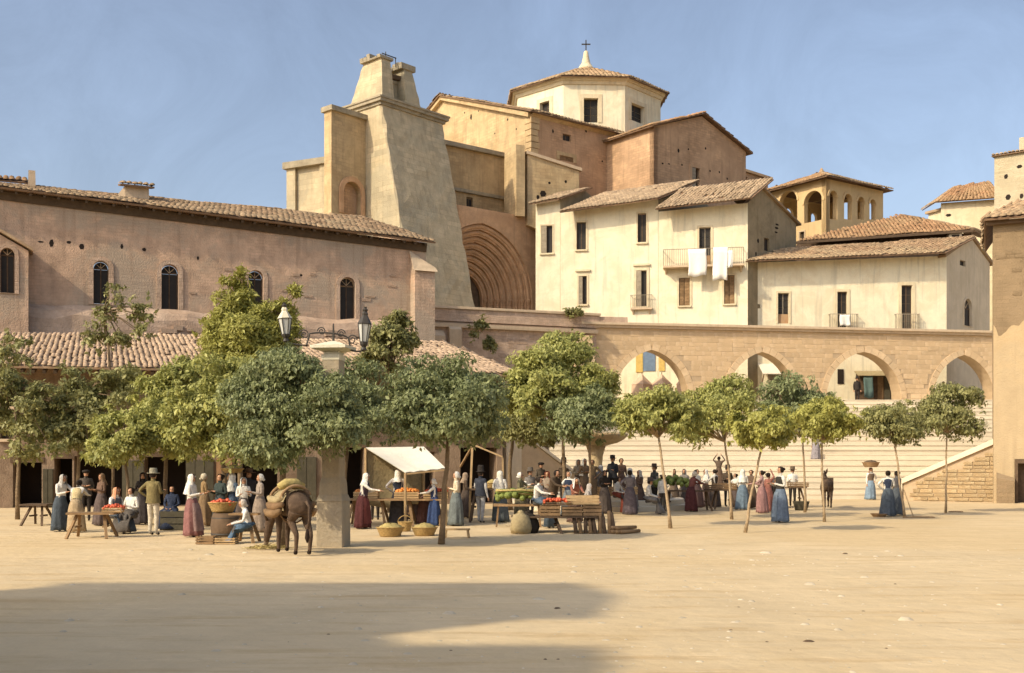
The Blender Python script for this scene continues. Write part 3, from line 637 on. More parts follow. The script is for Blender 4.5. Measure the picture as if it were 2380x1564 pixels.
mb = MB(BK.M); mb.box((BK.W - .9, -.2, 4), (BK.W - .1, -.003, zb1 - .01)); mb.build('pilaster', 'tower_stone', tw)
mb = MB(BK.M); mb.box((-.25, -.45, zb1), (BK.W + .1, 3.7, zb1 + .45), 0, .03); mb.build('block_cornice', 'weathered_stone', tw)
T0 = T
def T(a, b, z): return T0(a * 1.2, b * .8, z)
# broken top: two tapered piers and a low wall between
def frust(a0, a1, b0, b1, A0, A1, B0, B1, z0, z1, n=6):
    rings = []
    for i in range(n + 1):
        t = i / n; l = lambda p, q: p + (q - p) * t + random.uniform(-.035, .035)
        rings.append([T(l(a0, A0), l(b0, B0), z0 + (z1 - z0) * t), T(l(a0, A0), l(b1, B1), z0 + (z1 - z0) * t), T(l(a1, A1), l(b1, B1), z0 + (z1 - z0) * t), T(l(a1, A1), l(b0, B0), z0 + (z1 - z0) * t)])
    return MB().loft(rings)
zt0, zt1 = ZT + .4, 31.0
frust(-.05, 1.0, -2.2, 2.3, .25, .95, -.75, 1.75, zt0, zt1).build('pier', 'tower_stone', tw)
frust(1.95, 3.2, -1.5, 2.3, 2.0, 2.75, -.6, 1.75, zt0, zt1 - .25).build('pier', 'tower_stone', tw)
MB().loft([[T(.9, -.6, zt0), T(.9, 1.2, zt0), T(2.1, 1.2, zt0), T(2.1, -.6, zt0)], [T(.9, -.4, zt0 + 1.7), T(.9, .9, zt0 + 1.7), T(2.1, .9, zt0 + 1.9), T(2.1, -.4, zt0 + 1.9)]]).build('link_wall', 'tower_stone', tw)
MB().bar(T(.6, 1.2, zt0 + 2.1), T(2.4, 1.2, zt0 + 2.25), .35, .3).build('beam', 'dark_wood', tw)
for (a0, a1, b0, b1, zz) in ((.15, 1.02, -.9, 1.9, zt1), (1.9, 2.85, -.7, 1.9, zt1 - .25)):
    mb = MB()
    for k in range(6):
        f = k / 6; mb.loft([[T(a0 - .1, b0 + (b1 - b0) * f, zz), T(a0 - .1, b0 + (b1 - b0) * (f + .16), zz), T(a1 + .1, b0 + (b1 - b0) * (f + .16), zz), T(a1 + .1, b0 + (b1 - b0) * f, zz)],
                            [T(a0 - .12, b0 + (b1 - b0) * f, zz + (hh := random.uniform(.1, .5))), T(a0 - .12, b0 + (b1 - b0) * (f + .15), zz + hh), T(a1 + .12, b0 + (b1 - b0) * (f + .15), zz + hh), T(a1 + .12, b0 + (b1 - b0) * f, zz + hh)]])
    mb.build('broken_crest', 'weathered_stone', tw)
mb = MB(); mb.bar(T(.9, 1.2, zt1 + .2), T(.9, 1.2, zt1 + .75), .06); mb.bar(T(1.7, 1.2, zt1 - .1), T(1.7, 1.2, zt1 + .6), .06); mb.bar(T(.6, 1.2, zt1 + .55), T(1.75, 1.2, zt1 + .55), .06); mb.bar(T(.4, -.8, zt1 + .2), T(.4, -.8, zt1 + .6), .1); mb.build('bell_iron', 'iron', tw)
A, B = AC, BC
# ------------------------------------------------------------------ church behind: gabled nave, chapel, portal, drum, transept
K1 = Vector((1.55, 88, 0)); ZN = 29.9
CMx = Matrix(((A.x, -B.x, 0, K1.x), (A.y, -B.y, 0, K1.y), (0, 0, 1, 0), (0, 0, 0, 1)))
ch = thing('church', CMx, 'ochre church with octagonal drum, gabled transept and deep arched portal on the hill', 'church')
def C(a, b, z): return K1 + A * a + B * b + Z * z
CF = Fac(tuple(C(0, -14.6, 0))[:2], tuple(K1)[:2])      # lit gable front, left to right
pkz = CF.hit(1030, 226)[1]; pks = CF.hit(1030, 226)[0]
finish(CF, ch, [(0, 5), (CF.W, 5), (CF.W, ZN), (pks, pkz), (0, pkz - .9)], 'church_ochre', thick=.5, name='front_wall')
NF = Fac(tuple(K1)[:2], tuple(C(8.3, 0, 0))[:2])
window(NF, ch, (1308, 310, 1327, 330), 'dark', sill=False)
window(NF, ch, (1300, 360, 1333, 378), 'shut', surround=.3, sill=False, trim='church_ochre')
finish(NF, ch, [(0, 5), (NF.W + 3, 5), (NF.W + 3, ZN), (0, ZN)], 'church_brown', name='nave_wall')
rough_holes(NF, ch, [(1285, 305, .1, .2), (1362, 303, .12, .22), (1400, 375, .1, .1)])
mb = MB()
for z in np.arange(21.5, ZN - .4, .5):
    k = .28 + .1 * random.random(); mb.loft([[C(-.12, -k * 2, z), C(-.12, .12, z), C(k * 2, .12, z), C(k * 2, -k, z)], [C(-.12, -k * 2, z + .44), C(-.12, .12, z + .44), C(k * 2, .12, z + .44), C(k * 2, -k, z + .44)]])
mb.build('quoins', 'church_ochre', ch)
# roof: right slope and left slope, eave courses
ps = pks - CF.W
tiled_roof(ch, [C(-.5, .55, ZN - .15), C(9.6, .55, ZN - .15), C(9.6, ps, pkz + .1), C(-.5, ps, pkz + .1)], 'tile', 40, .34, .55)
tiled_roof(ch, [C(9.6, -15.3, pkz - 1.15), C(-.5, -15.3, pkz - 1.15), C(-.5, ps, pkz + .1), C(9.6, ps, pkz + .1)], 'tile', 20, .34, .55)
mb = MB(); mb.loft([[C(-.35, .0, ZN - .5), C(-.02, .0, ZN - .5), C(-.02, .0, ZN - .12), C(-.35, .0, ZN - .12)], [C(-.35, ps, pkz - .3), C(-.02, ps, pkz - .3), C(-.02, ps, pkz + .02), C(-.35, ps, pkz + .02)], [C(-.35, -14.6, pkz - 1.3), C(-.02, -14.6, pkz - 1.3), C(-.02, -14.6, pkz - .9), C(-.35, -14.6, pkz - .9)]]); mb.build('gable_moulding', 'church_ochre', ch)
mb = MB(); mb.loft([[C(0, .02, ZN - .45), C(0, .3, ZN - .2), C(0, .02, ZN - .2)], [C(9, .02, ZN - .45), C(9, .3, ZN - .2), C(9, .02, ZN - .2)]]); mb.build('eave_cornice', 'church_ochre', ch)
rough_holes(CF, ch, [(1095, 272, .14, .3), (1080, 262, .09, .1), (1112, 258, .08, .08), (1180, 278, .1, .12), (1150, 310, .08, .08), (1200, 300, .08, .1)])
# side chapel with its cornice, shaded, and two lit buttresses
WC = Fac((-6.2, 85.8), (-.53, 90.2)); zc1 = WC.hit(1100, 352)[1]
window(WC, ch, (1084, 457, 1099, 497), 'dark', sill=False)
finish(WC, ch, [(0, 5), (WC.W, 5), (WC.W, zc1), (0, zc1)], 'church_ochre', name='chapel_wall', thick=4)
MB(WC.M).box((-.1, -.35, zc1), (WC.W + .1, 4, zc1 + .35), 0, .03).build('chapel_cornice', 'weathered_stone', ch)
zz = WC.hit(1100, 452)[1]; MB(WC.M).box((0, -.22, zz), (WC.W, -.003, zz + .25), 0, .03).build('string_course', 'weathered_stone', ch)
for (xa, xb, yt, dd_, wA) in ((1172, 1200, 353, 87.6, 1.2),):
    f = Fac((gx(xa, dd_ + 1), dd_ + 1), (gx(xb, dd_ - 1.2), dd_ - 1.2)); zt = f.hit(xa, yt)[1]
    mb = MB(f.M); mb.loft([[(0, 0, 21.2), (f.W, 0, 21.2), (f.W, .75, 21.2), (0, .75, 21.2)], [(0, 0, zt - 1), (f.W, 0, zt - 1), (f.W, .75, zt - 1), (0, .75, zt - 1)], [(.1, .0, zt), (f.W - .1, 0, zt), (f.W - .1, .75, zt), (.1, .75, zt)]]); mb.build('buttress', 'church_ochre', ch)
# low annex with sloping top
AN = Fac((gx(1226, 87.0), 87.0), (gx(1346, 88.6), 88.6)); za, zb2 = AN.hit(1226, 358)[1], AN.hit(1346, 398)[1]
finish(AN, ch, [(0, 20.6), (AN.W, 19), (AN.W, zb2), (0, za)], 'church_ochre', name='annex_wall', thick=2.5)
mb = MB(AN.M); mb.loft([[(-.1, -.15, za), (-.1, 2.5, za), (-.1, 2.5, za + .25), (-.1, -.15, za + .25)], [(AN.W + .2, -.15, zb2), (AN.W + .2, 2.5, zb2), (AN.W + .2, 2.5, zb2 + .25), (AN.W + .2, -.15, zb2 + .25)]]); mb.build('annex_coping', 'pale_trim', ch)
rough_holes(AN, ch, [(1277, 425, .12, .12), (1315, 422, .12, .14), (1262, 450, .3, .3), (1250, 458, .15, .2)])
# portal wall, nested pointed orders
PF = Fac((2.07 - .788 * 11.8, 88.2 - .616 * 11.8), (2.07, 88.2)); pz = PF.hit(1250, 508)[1]; pc = PF.hit(1122, 600)[0]; zap = PF.hit(1130, 520)[1]; pw = PF.hit(1237, 650)[0] - pc
spz = zap - pw * 1.12
def order(w, z, n=9): return arch_poly(pc - w, 8, pc + w, z, z - spz, n)
N_O = 9; ws = [pw - .40 * i for i in range(N_O)]; zs = [zap - .44 * i for i in range(N_O)]
PF.holes = [order(ws[0], zs[0])]
finish(PF, ch, [(0, 6), (PF.W, 6), (PF.W, pz), (0, pz)], 'portal_stone', rev=.3, thick=1.4, name='portal_wall')
for i in range(N_O - 1):
    off = .3 * (i + 1); w0, w1 = ws[i], ws[i + 1]
    MB(PF.M @ Matrix.Translation((0, off, 0))).wall(order(w0, zs[i]), [[(x, max(z, 8.001)) for x, z in order(w1, zs[i + 1])]], .31, .01).build('portal_order', 'portal_stone', ch)
    # round moulding along each order and a shaft with capital
    pts = [(x, off - .02, z) for x, z in order((w0 + w1) / 2 + .05, (zs[i] + zs[i + 1]) / 2 + .03, 12)[2:]]
    MB(PF.M).tube(pts, .15, 6).build('roll_moulding', 'portal_stone', ch)
    for sg in (-1, 1):
        x = pc + sg * ((w0 + w1) / 2 + .05); sh_ = MB(PF.M).lathe([(.13, 9), (.13, spz - .45)], (x, off - .02, 0), 8).build('portal_shaft', 'portal_stone', ch)
        MB(PF.M).lathe([(.1, spz - .45), (.14, spz - .4), (.12, spz - .3), (.22, spz - .02), (.2, spz + .06)], (x, off - .02, 0), 8).build('capital', 'portal_stone', sh_)
MB(PF.M).box((pc - 1.6, .3 * N_O + .1, 8), (pc + 1.6, .3 * N_O + .3, zap)).build('portal_door', 'dark_wood', ch)
# transept
K2 = C(8.2, 0, 0); K3 = K2 + B * 5.55; K4 = K3 + A * 11.3; ZE = 28.9
TF = Fac(tuple(K2)[:2], tuple(K3)[:2]); finish(TF, ch, [(0, 5), (TF.W, 5), (TF.W, ZE), (0, ZE)], 'church_brown', name='transept_side')
GF = Fac(tuple(K3)[:2], tuple(K4)[:2]); zp2 = GF.hit(1631, 270)[1]; sp2 = GF.hit(1631, 270)[0]; zr2 = GF.hit(1730, 352)[1]
window(GF, ch, (1608, 388, 1626, 446), 'half', surround=.3, sill=False, trim='church_brown', rev=.4)
finish(GF, ch, [(0, 5), (GF.W, 5), (GF.W, zr2), (sp2, zp2), (0, ZE)], 'church_brown', rev=.4, name='transept_gable')
rough_holes(GF, ch, [(1577, 350, .12, .18), (1600, 347, .1, .1), (1540, 380, .12, .08), (1555, 381, .12, .07), (1585, 383, .1, .1), (1650, 397, .1, .1), (1672, 400, .1, .1), (1690, 415, .1, .12), (1640, 345, .1, .12)])
def G(s, y, z): return GF.W3(s, y, z)
tiled_roof(ch, [G(-.45, 9, ZE - .05), G(-.45, -.4, ZE - .05), G(sp2, -.4, zp2 + .2), G(sp2, 9, zp2 + .2)], 'tile_red', 40, .34, .55, name='transept_roof')
tiled_roof(ch, [G(GF.W + .5, -.4, zr2 - .12), G(GF.W + .5, 9, zr2 - .12), G(sp2, 9, zp2 + .2), G(sp2, -.4, zp2 + .2)], 'tile_red', 30, .34, .55, name='transept_roof')
# octagonal drum
OC = Vector((gx(1362, 104), 104, 0)); r8 = 7.15; od = 28.5; ot = gz(186, 97.5)
va = [R(25 + 45 * k) for k in range(8)]
ov8 = [OC + Vector((math.sin(t), -math.cos(t), 0)) * r8 for t in va]
for k in range(8):
    p, q = ov8[(k + 7) % 8], ov8[k]                     # left to right seen from outside
    f = Fac(tuple(p)[:2], tuple(q)[:2]); wr = {0: (1357, 228, 1390, 285), 1: (1467, 238, 1497, 290), 7: (1255, 240, 1277, 275)}.get(k)
    if wr: window(f, ch, wr, 'panes', surround=.35, sill=False, trim='cream', rev=.5)
    finish(f, ch, [(0, od - 4), (f.W, od - 4), (f.W, ot), (0, ot)], 'white_plaster', rev=.5, name='drum_wall')
for h0, h1, o in ((ot - .45, ot - .15, .12), (ot - .15, ot + .05, .38)):
    mb = MB(); ring = lambda r, z: [OC + Vector((math.sin(t) * r, -math.cos(t) * r, z)) for t in va]
    mb.loft([ring(r8 + o, h0), ring(r8 + o + .12, h1)]); mb.build('drum_cornice', 'cream', ch)
apz = gz(157, 104)
for k in range(8):
    t0, t1 = va[(k + 7) % 8], va[k]; rr = r8 + .75
    tiled_roof(ch, [OC + Vector((math.sin(t0) * rr, -math.cos(t0) * rr, ot + .06)), OC + Vector((math.sin(t1) * rr, -math.cos(t1) * rr, ot + .06)), OC + Z * apz], 'tile', 16, .36, .6, name='drum_roof')
fn = MB().lathe([(.95, apz - .35), (.7, apz), (.42, apz + .4), (.28, apz + 1.0), (.2, apz + 1.5), (.05, apz + 1.6)], (OC.x, OC.y, 0), 10).build('finial', 'cream', ch, True)
mb = MB(); mb.bar(OC + Z * (apz + 1.5), OC + Z * (apz + 2.6), .1); mb.bar(OC + Z * (apz + 2.2) - Vector((.42, 0, 0)), OC + Z * (apz + 2.2) + Vector((.42, 0, 0)), .1); mb.build('cross', 'iron', fn)
# ------------------------------------------------------------------ cream houses behind the arcade
SD = Vector((.7, .714, 0))
HF = lambda x0, x1: Fac((gxl(x0), gyl(x0)), (gxl(x1), gyl(x1)))
P0 = Vector((1.83, 85)); P1 = Vector((17.7, 82.2)); dP = P1 - P0
def hl(x):
    k = (x * K - 512) / F; t = (k * P0.y - P0.x) / (dP.x - k * dP.y); return P0 + dP * t
def gxl(x): return hl(x).x
def gyl(x): return hl(x).y
def vup(v, z): return Vector((v.x, v.y, z))
ha = thing('cream_house', frame((gxl(1245), gyl(1245), TER), 0), 'narrow cream house end with one shuttered window next to the church portal', 'house', 'cream houses above the arcade')
fa = HF(1245, 1302); window(fa, ha, (1258, 525, 1284, 588), 'half', sill=True, surround=.1, trim='cream')
zA = 21.75; finish(fa, ha, [(0, TER), (fa.W, TER), (fa.W, 22.0), (0, zA)], 'white_plaster')
e0, e1 = vup(hl(1228), 21.65) - Vector((0, .7, 0)), vup(hl(1305), 22.0) - Vector((0, .7, 0)); up = SD * 3.6 + Z * 1.45
tiled_roof(ha, [e0, e1, e1 + up, e0 + up], 'tile_grey', 20, .23, .42)
gA = Fac((gxl(1302), gyl(1302)), tuple(hl(1302) + Vector((SD.x, SD.y)) * 6.5)); finish(gA, ha, [(0, TER), (6.5, TER), (6.5, 21.6), (2.9, 23.3), (0, 22.0)], 'gable_shade_brown', name='gable_wall')
hb = thing('cream_house', frame((gxl(1302), gyl(1302), TER), 0), 'tall cream house with four dark windows beside the narrow house end', 'house', 'cream houses above the arcade')
P0 -= Vector((0, .04)); P1 -= Vector((0, .04))
fb = HF(1302.5, 1530)
for r_, st_, kw in (((1340, 517, 1362, 580), 'dark', dict(surround=.14)), ((1482, 496, 1502, 563), 'dark', dict(surround=.12)), ((1345, 642, 1364, 707), 'half', dict(lintel=True, surround=.14)), ((1479, 629, 1503, 712), 'half', dict(lintel=True, surround=.2))):
    window(fb, hb, r_, st_, trim='cream', **kw)
finish(fb, hb, [(0, TER), (fb.W, TER), (fb.W, 21.75), (0, 21.0)], 'white_plaster')
railing(fb, hb, *[fb.hit(x, 715)[0] for x in (1466, 1516)], fb.hit(1490, 716)[1], .95, .35)
e0, e1 = vup(hl(1299), 20.85) - Vector((0, 1.25, 0)), vup(hl(1524), 21.55) - Vector((0, 1.25, 0)); up = SD * 5.4 + Z * 2.35
tiled_roof(hb, [e0, e1, e1 + up, e0 + up], 'tile_grey', 60, .23, .42)
gB = Fac((gxl(1530), gyl(1530)), tuple(hl(1530) + Vector((SD.x, SD.y)) * 8)); finish(gB, hb, [(0, TER), (8, TER), (8, 21.6), (4.4, 23.5), (0, 21.65)], 'gable_shade_brown', name='gable_wall')
hc_ = thing('cream_house', frame((gxl(1530), gyl(1530), TER), 0), 'cream house with a long balcony hung with white laundry', 'house', 'cream houses above the arcade')
P0 -= Vector((0, .04)); P1 -= Vector((0, .04))
fc = HF(1530.5, 1738)
for r_, st_, kw in (((1625, 529, 1652, 622), 'french', dict(sill=False, surround=.16)), ((1578, 646, 1603, 710), 'shut', dict(surround=.16)), ((1683, 640, 1707, 706), 'shut', dict(surround=.16))):
    window(fc, hc_, r_, st_, trim='cream', **kw)
finish(fc, hc_, [(0, TER), (fc.W, TER), (fc.W, 21.2), (0, 20.8)], 'white_plaster')
bx0, bx1 = [fc.hit(x, 622)[0] for x in (1542, 1728)]; bz = fc.hit(1630, 620)[1]
railing(fc, hc_, bx0, bx1, bz, 1.2, .95, .16)
e0, e1 = vup(hl(1517), 20.7) - Vector((0, 1.45, 0)), vup(hl(1738), 21.25) - Vector((0, 1.45, 0)); up = SD * 3.0 + Z * 1.9
tiled_roof(hc_, [e0, e1, e1 + up, e0 + up], 'tile_grey', 60, .23, .42)
gC = Fac(tuple(hl(1738)), tuple(hl(1738) + Vector((SD.x, SD.y)) * 7.0))
window(gC, hc_, (1776, 552, 1788, 585), 'dark', sill=False)
finish(gC, hc_, [(0, TER), (7, TER), (7, 20.7), (1.9, 22.6), (0, 21.2)], 'gable_shade_brown', name='gable_wall')
mb = MB(gC.M); mb.loft([[(1.7, -.25, 22.65), (1.7, 3, 22.65), (1.7, 3, 22.8), (1.7, -.25, 22.8)], [(7.4, -.25, 20.6), (7.4, 3, 20.6), (7.4, 3, 20.75), (7.4, -.25, 20.75)]]); mb.build('verge', 'tile', hc_)
rough_holes(gC, hc_, [(1805, 530, .3, .1), (1806, 522, .28, .08), (1804, 540, .25, .08), (1762, 560, .15, .2), (1757, 590, .12, .2)])
# laundry on the balcony
for i, (xa, xb, yt, yb) in enumerate(((1600, 1642, 582, 642), (1657, 1691, 578, 650), (1689, 1703, 585, 622))):
    sa, sb = fc.hit(xa, yt, -1)[0], fc.hit(xb, yt, -1)[0]; zt_, zb_ = fc.hit(xa, yt, -1)[1], fc.hit(xa, yb, -1)[1]
    t_ = thing('laundry_sheet', fc.M @ Matrix.Translation(((sa + sb) / 2, -1, zb_)), ['wide white sheet hanging left on the balcony rail', 'tall white sheet hanging right on the balcony rail', 'narrow white cloth at the right end of the balcony rail'][i], 'laundry', 'laundry on the balcony')
    cloth(fc.M, sa, sb, zt_ + .1, zb_, -1.0, i).build('cloth', 'linen', t_, True)
# house D, lower, right of the balcony house
hd = thing('cream_house', frame((gx(1740, 83.1), 83.1, TER), 0), 'long low cream house with three balcony doors under a brown roof at the right', 'house', 'cream houses above the arcade')
fd = Fac((gx(1740, 83.1), 83.1), (gx(2200, 83.5), 83.5))
window(fd, hd, (1808, 681, 1834, 752), 'french', surround=.14, sill=False, trim='cream'); window(fd, hd, (1946, 678, 1969, 768), 'panes', surround=.2, sill=False, trim='cream', rows=4); window(fd, hd, (2095, 663, 2120, 768), 'panes', surround=.24, sill=False, trim='cream', rows=5); window(fd, hd, (1760, 707, 1767, 717), 'dark', sill=False)
finish(fd, hd, [(0, TER), (fd.W, TER), (fd.W, 17.5), (0, 16.9)], 'white_plaster')
for xa, xb in ((1925, 1990), (2078, 2132)):
    s0_, s1_ = fd.hit(xa, 760)[0], fd.hit(xb, 760)[0]; railing(fd, hd, s0_, s1_, fd.hit(xa, 770)[1], 1.25, .5, .14)
e0, e1 = Vector((gx(1733, 81.8), 81.8, 16.8)), Vector((gx(2200, 82.1), 82.1, 17.5)); up = SD * 5.6
tiled_roof(hd, [e0, e1, e1 + up + Z * 1.95, e0 + up + Z * 1.7], 'tile', 120, .24, .44)
gD = Fac((gx(2200, 83.5), 83.5), tuple(Vector((gx(2200, 83.5), 83.5)) + Vector((SD.x, SD.y)) * 8.4))
window(gD, hd, (2240, 692, 2258, 760), 'dark', arch=True, sill=False, surround=.12, trim='grey_plaster'); window(gD, hd, (2231, 603, 2244, 620), 'dark', sill=False)
finish(gD, hd, [(0, TER), (8.4, TER), (8.4, 18.0), (4.66, 19.5), (0, 17.5)], 'grey_plaster', name='gable_wall')  # greyer than the front: shaded side put into the colour
mb = MB(gD.M)
mb.loft([[(-.6, -.2, 17.3), (-.6, .4, 17.3), (-.6, .4, 17.5), (-.6, -.2, 17.5)], [(4.66, -.2, 19.55), (4.66, .4, 19.55), (4.66, .4, 19.75), (4.66, -.2, 19.75)], [(8.9, -.2, 17.85), (8.9, .4, 17.85), (8.9, .4, 18.05), (8.9, -.2, 18.05)]]); mb.build('verge', 'tile', hd)
s_, z_ = fd.hit(1960, 735, -.5); t_ = thing('laundry_cloth', fd.M @ Matrix.Translation((s_, -.5, z_ - .6)), 'small white cloth draped over the middle balcony of the low house', 'laundry'); cloth(fd.M, fd.hit(1952, 740, -.52)[0], fd.hit(1976, 740, -.52)[0], fd.hit(1952, 731, -.52)[1], fd.hit(1952, 757, -.52)[1], -.55, 9).build('cloth', 'linen', t_, True)
# house E behind it: hip roof with a deep dark eave
he = thing('hip_roofed_house', frame((gx(1850, 93), 93, TER), 0), 'house with a broad red-brown hip roof and dark eave behind the low cream house', 'house')
fe = Fac((gx(1860, 93), 93), (gx(2240, 91), 91)); MB(fe.M).box((0, 0, TER), (fe.W + .6, 6, 20.75)).build('wall', 'dark_wood', he)  # wall coloured dark to stand for the shade below the eave
e0, e1, pk, e2 = Vector((gx(1850, 91.8), 91.8, gz(561, 91.8))), Vector((gx(2262, 89.5), 89.5, gz(533, 89.5))), Vector((gx(2093, 96), 96, gz(500, 96))), Vector((gx(2315, 99), 99, gz(560, 99)))
tiled_roof(he, [e0, e1, pk], 'tile_red', 60); tiled_roof(he, [e1, e2, pk], 'tile', 20, name='hip_roof')
MB().bar(e0 - Z * .12, e1 - Z * .12, .16, .2).build('eave_beam', 'dark_wood', he)
q = fe.hit(2220, 552, -1.2); MB(fe.M).box((q[0] - .5, -1.3, q[1] - .55), (q[0] + .5, -.2, q[1] + .35)).build('dormer', 'grey_plaster', he); MB(fe.M).box((q[0] - .28, -1.36, q[1] - .4), (q[0] + .28, -1.302, q[1] + .2)).build('dormer_window', 'void', he)
# loggia house
lg = thing('loggia_house', frame((28.55, 100, TER), 0), 'yellow house with an arched loggia under a low hip roof behind the cream houses', 'house')
a2 = R(35); Ad = Vector((math.cos(a2), math.sin(a2), 0)); Bd = Vector((math.sin(a2), -math.cos(a2), 0)); Lc = Vector((28.55, 100, 0)); wl, wr_ = 6.9, 8.0; zl0, zl1 = 22.6, 27.6
lf = Fac(tuple(Lc - Bd * wl)[:2], tuple(Lc)[:2]); rf = Fac(tuple(Lc)[:2], tuple(Lc + Ad * wr_)[:2])
for f, sp in ((lf, ((1812, 449, 1853, 512), (1869, 449, 1912, 510))), (rf, ((1927, 441, 1946, 512), (1962, 449, 1980, 512), (1993, 456, 2009, 512), (2021, 462, 2035, 512)))):
    f.holes = []
    for r_ in sp:
        (x0, z1), (x1, z0) = f.hit(r_[0], r_[1]), f.hit(r_[2], r_[3]); f.holes.append(arch_poly(x0, max(z0, 23.2), x1, z1))
window(lf, lg, (1859, 540, 1870, 562), 'dark', sill=False, surround=.12)
finish(lf, lg, [(0, TER), (lf.W, TER), (lf.W, zl1), (0, zl1)], 'loggia_plaster', rev=.5, thick=.5); finish(rf, lg, [(0, TER), (rf.W, TER), (rf.W, zl1), (0, zl1)], 'loggia_plaster', rev=.5, thick=.5)
for f in (lf, rf):
    for h_ in f.holes[:4]:
        if h_[1][0] - h_[0][0] < .9 and f is lf: continue
        xs_ = (h_[0][0], h_[1][0]); zc_ = max(p[1] for p in h_); w_ = (xs_[1] - xs_[0]) / 2
        MB(f.M @ Matrix.Translation((0, -.07, 0))).wall(arch_poly(xs_[0] - .22, zc_ - w_, xs_[1] + .22, zc_ + .22), [arch_poly(xs_[0], zc_ - w_ + .001, xs_[1], zc_)], .068, .068).build('arch_moulding', 'loggia_plaster', lg)
# open rear walls of the loggia, floor
for f0, w in ((lf, wr_), (rf, wl)):
    dv = f0.n * w; hs = [h for h in f0.holes if h[1][0] - h[0][0] > .8]
    MB(Matrix.Translation(dv) @ f0.M).wall([(0, zl0), (f0.W, zl0), (f0.W, zl1), (0, zl1)], hs, .3, .3).build('rear_wall', 'loggia_plaster', lg)
mb = MB(); q4 = [Lc, Lc + Ad * wr_, Lc + Ad * wr_ - Bd * wl, Lc - Bd * wl]; cc = (q4[0] + q4[2]) / 2; q4 = [cc + (p - cc) * .94 for p in q4]; mb.slab([(p.x, p.y) for p in q4], zl0 - .4, zl0 + .3); mb.build('floor', 'loggia_plaster', lg)
o_ = .8; q0, q1, q2, q3 = Lc + Bd * o_ - Ad * o_, Lc + Ad * (wr_ + o_) + Bd * o_, Lc + Ad * (wr_ + o_) - Bd * (wl + o_), Lc - Bd * (wl + o_) - Ad * o_
rt = Lc + Ad * wr_ * .45 - Bd * wl * .5; rtz = rt + Z * (zl1 + 1.75); e = Z * zl1
for u_, v_ in ((q0, q1), (q1, q2), (q2, q3), (q3, q0)): tiled_roof(lg, [u_ + e, v_ + e, rtz], 'tile_red' if u_ is q3 else 'tile', 30, .34, .55)
MB().lathe([(.25, 0), (.18, .3), (.05, .5)], rtz, 8).build('roof_cap', 'tile', lg)
s_, z_ = lf.hit(1890, 512, -.25); pl = thing('balcony_plant', lf.M @ Matrix.Translation((s_, -.3, z_ - .2)), 'orange-brown dried plants on the ledge of the loggia arch', 'plant')
# far houses right
hf = thing('far_house', frame((gx(2190, 115), 115, TER), 0), 'far cream house with brown hip roof left of the square tower', 'house')
ff = Fac((gx(2187, 115), 115), (gx(2330, 113), 113)); zf = ff.hit(2190, 472)[1]; finish(ff, hf, [(0, TER), (ff.W, TER), (ff.W, zf), (0, zf)], 'cream')
window(ff, hf, (0, 0, 0, 0)) if False else None
e0, e1 = ff.W3(-.6, -.7, zf), ff.W3(ff.W, -.7, zf); tiled_roof(hf, [e0, e1, e1 + Vector((0, 3.4, 2.4)), e0 + Vector((3.4, 3.4, 2.4))], 'tile_red', 30, .36, .6); tiled_roof(hf, [e0 + Vector((.5, 5, .3)), e0, e0 + Vector((3.4, 3.4, 2.4))], 'tile', 10, .36, .6, name='hip_roof')
sd = Fac((gx(2158, 117), 117), (gx(2188, 115.5), 115.5)); zs_ = sd.hit(2160, 497)[1]; finish(sd, hf, [(0, TER), (sd.W, TER), (sd.W, zs_ + .4), (0, zs_)], 'cream', name='side_wing', thick=3); MB(ff.M).box((.02, .5, TER), (9, 9, zf - .06)).build('body', 'cream', hf); rough_holes(ff, hf, [(2232, 585, .25, .3), (2205, 500, .3, .2)])
MB(sd.M).box((-.2, -.3, zs_), (sd.W, 3, zs_ + .25), 0, .03).build('wing_roof', 'tile', hf)
tg = thing('square_tower_house', frame((gx(2310, 108), 108, TER), 0), 'tall plain yellowish tower house at the right edge', 'tower')
fg = Fac((gx(2311, 108), 108), (gx(2440, 105), 105)); zg = fg.hit(2330, 360)[1]
finish(fg, tg, [(0, TER), (fg.W, TER), (fg.W, zg), (0, zg)], 'tower_house', thick=7); rough_holes(fg, tg, [(2338, 410, .22, .25), (2370, 387, .3, .2), (2343, 458, .25, .3), (2374, 456, .2, .3)])
tiled_roof(tg, [fg.W3(-.2, -.3, zg), fg.W3(fg.W, -.3, zg), fg.W3(fg.W, 7, zg + .5), fg.W3(-.2, 7, zg + .5)], 'tile', 20, .36, .6); s_, z_ = fg.hit(2366, 358); MB(fg.M).box((s_, .5, z_ - .2), (s_ + 1.2, 1.6, z_ + 1.7)).build('chimney', 'tower_house', tg)
tgp = thing('distant_gable', frame((gx(1730, 112), 112, TER), 0), 'distant brown gable seen between the transept and the loggia house', 'house')
fx = Fac((gx(1715, 112), 112), (gx(1785, 114), 114)); z0_, z1_ = fx.hit(1715, 395)[1], fx.hit(1785, 418)[1]
window(fx, tgp, (1729, 410, 1737, 432), 'dark', sill=False); finish(fx, tgp, [(0, TER), (fx.W, TER), (fx.W, z1_), (0, z0_)], 'church_brown'); mb = MB(fx.M); mb.loft([[(0, -.3, z0_), (0, 4, z0_), (0, 4, z0_ + .25), (0, -.3, z0_ + .25)], [(fx.W + .4, -.3, z1_), (fx.W + .4, 4, z1_), (fx.W + .4, 4, z1_ + .25), (fx.W + .4, -.3, z1_ + .25)]]); mb.build('roof', 'tile', tgp)
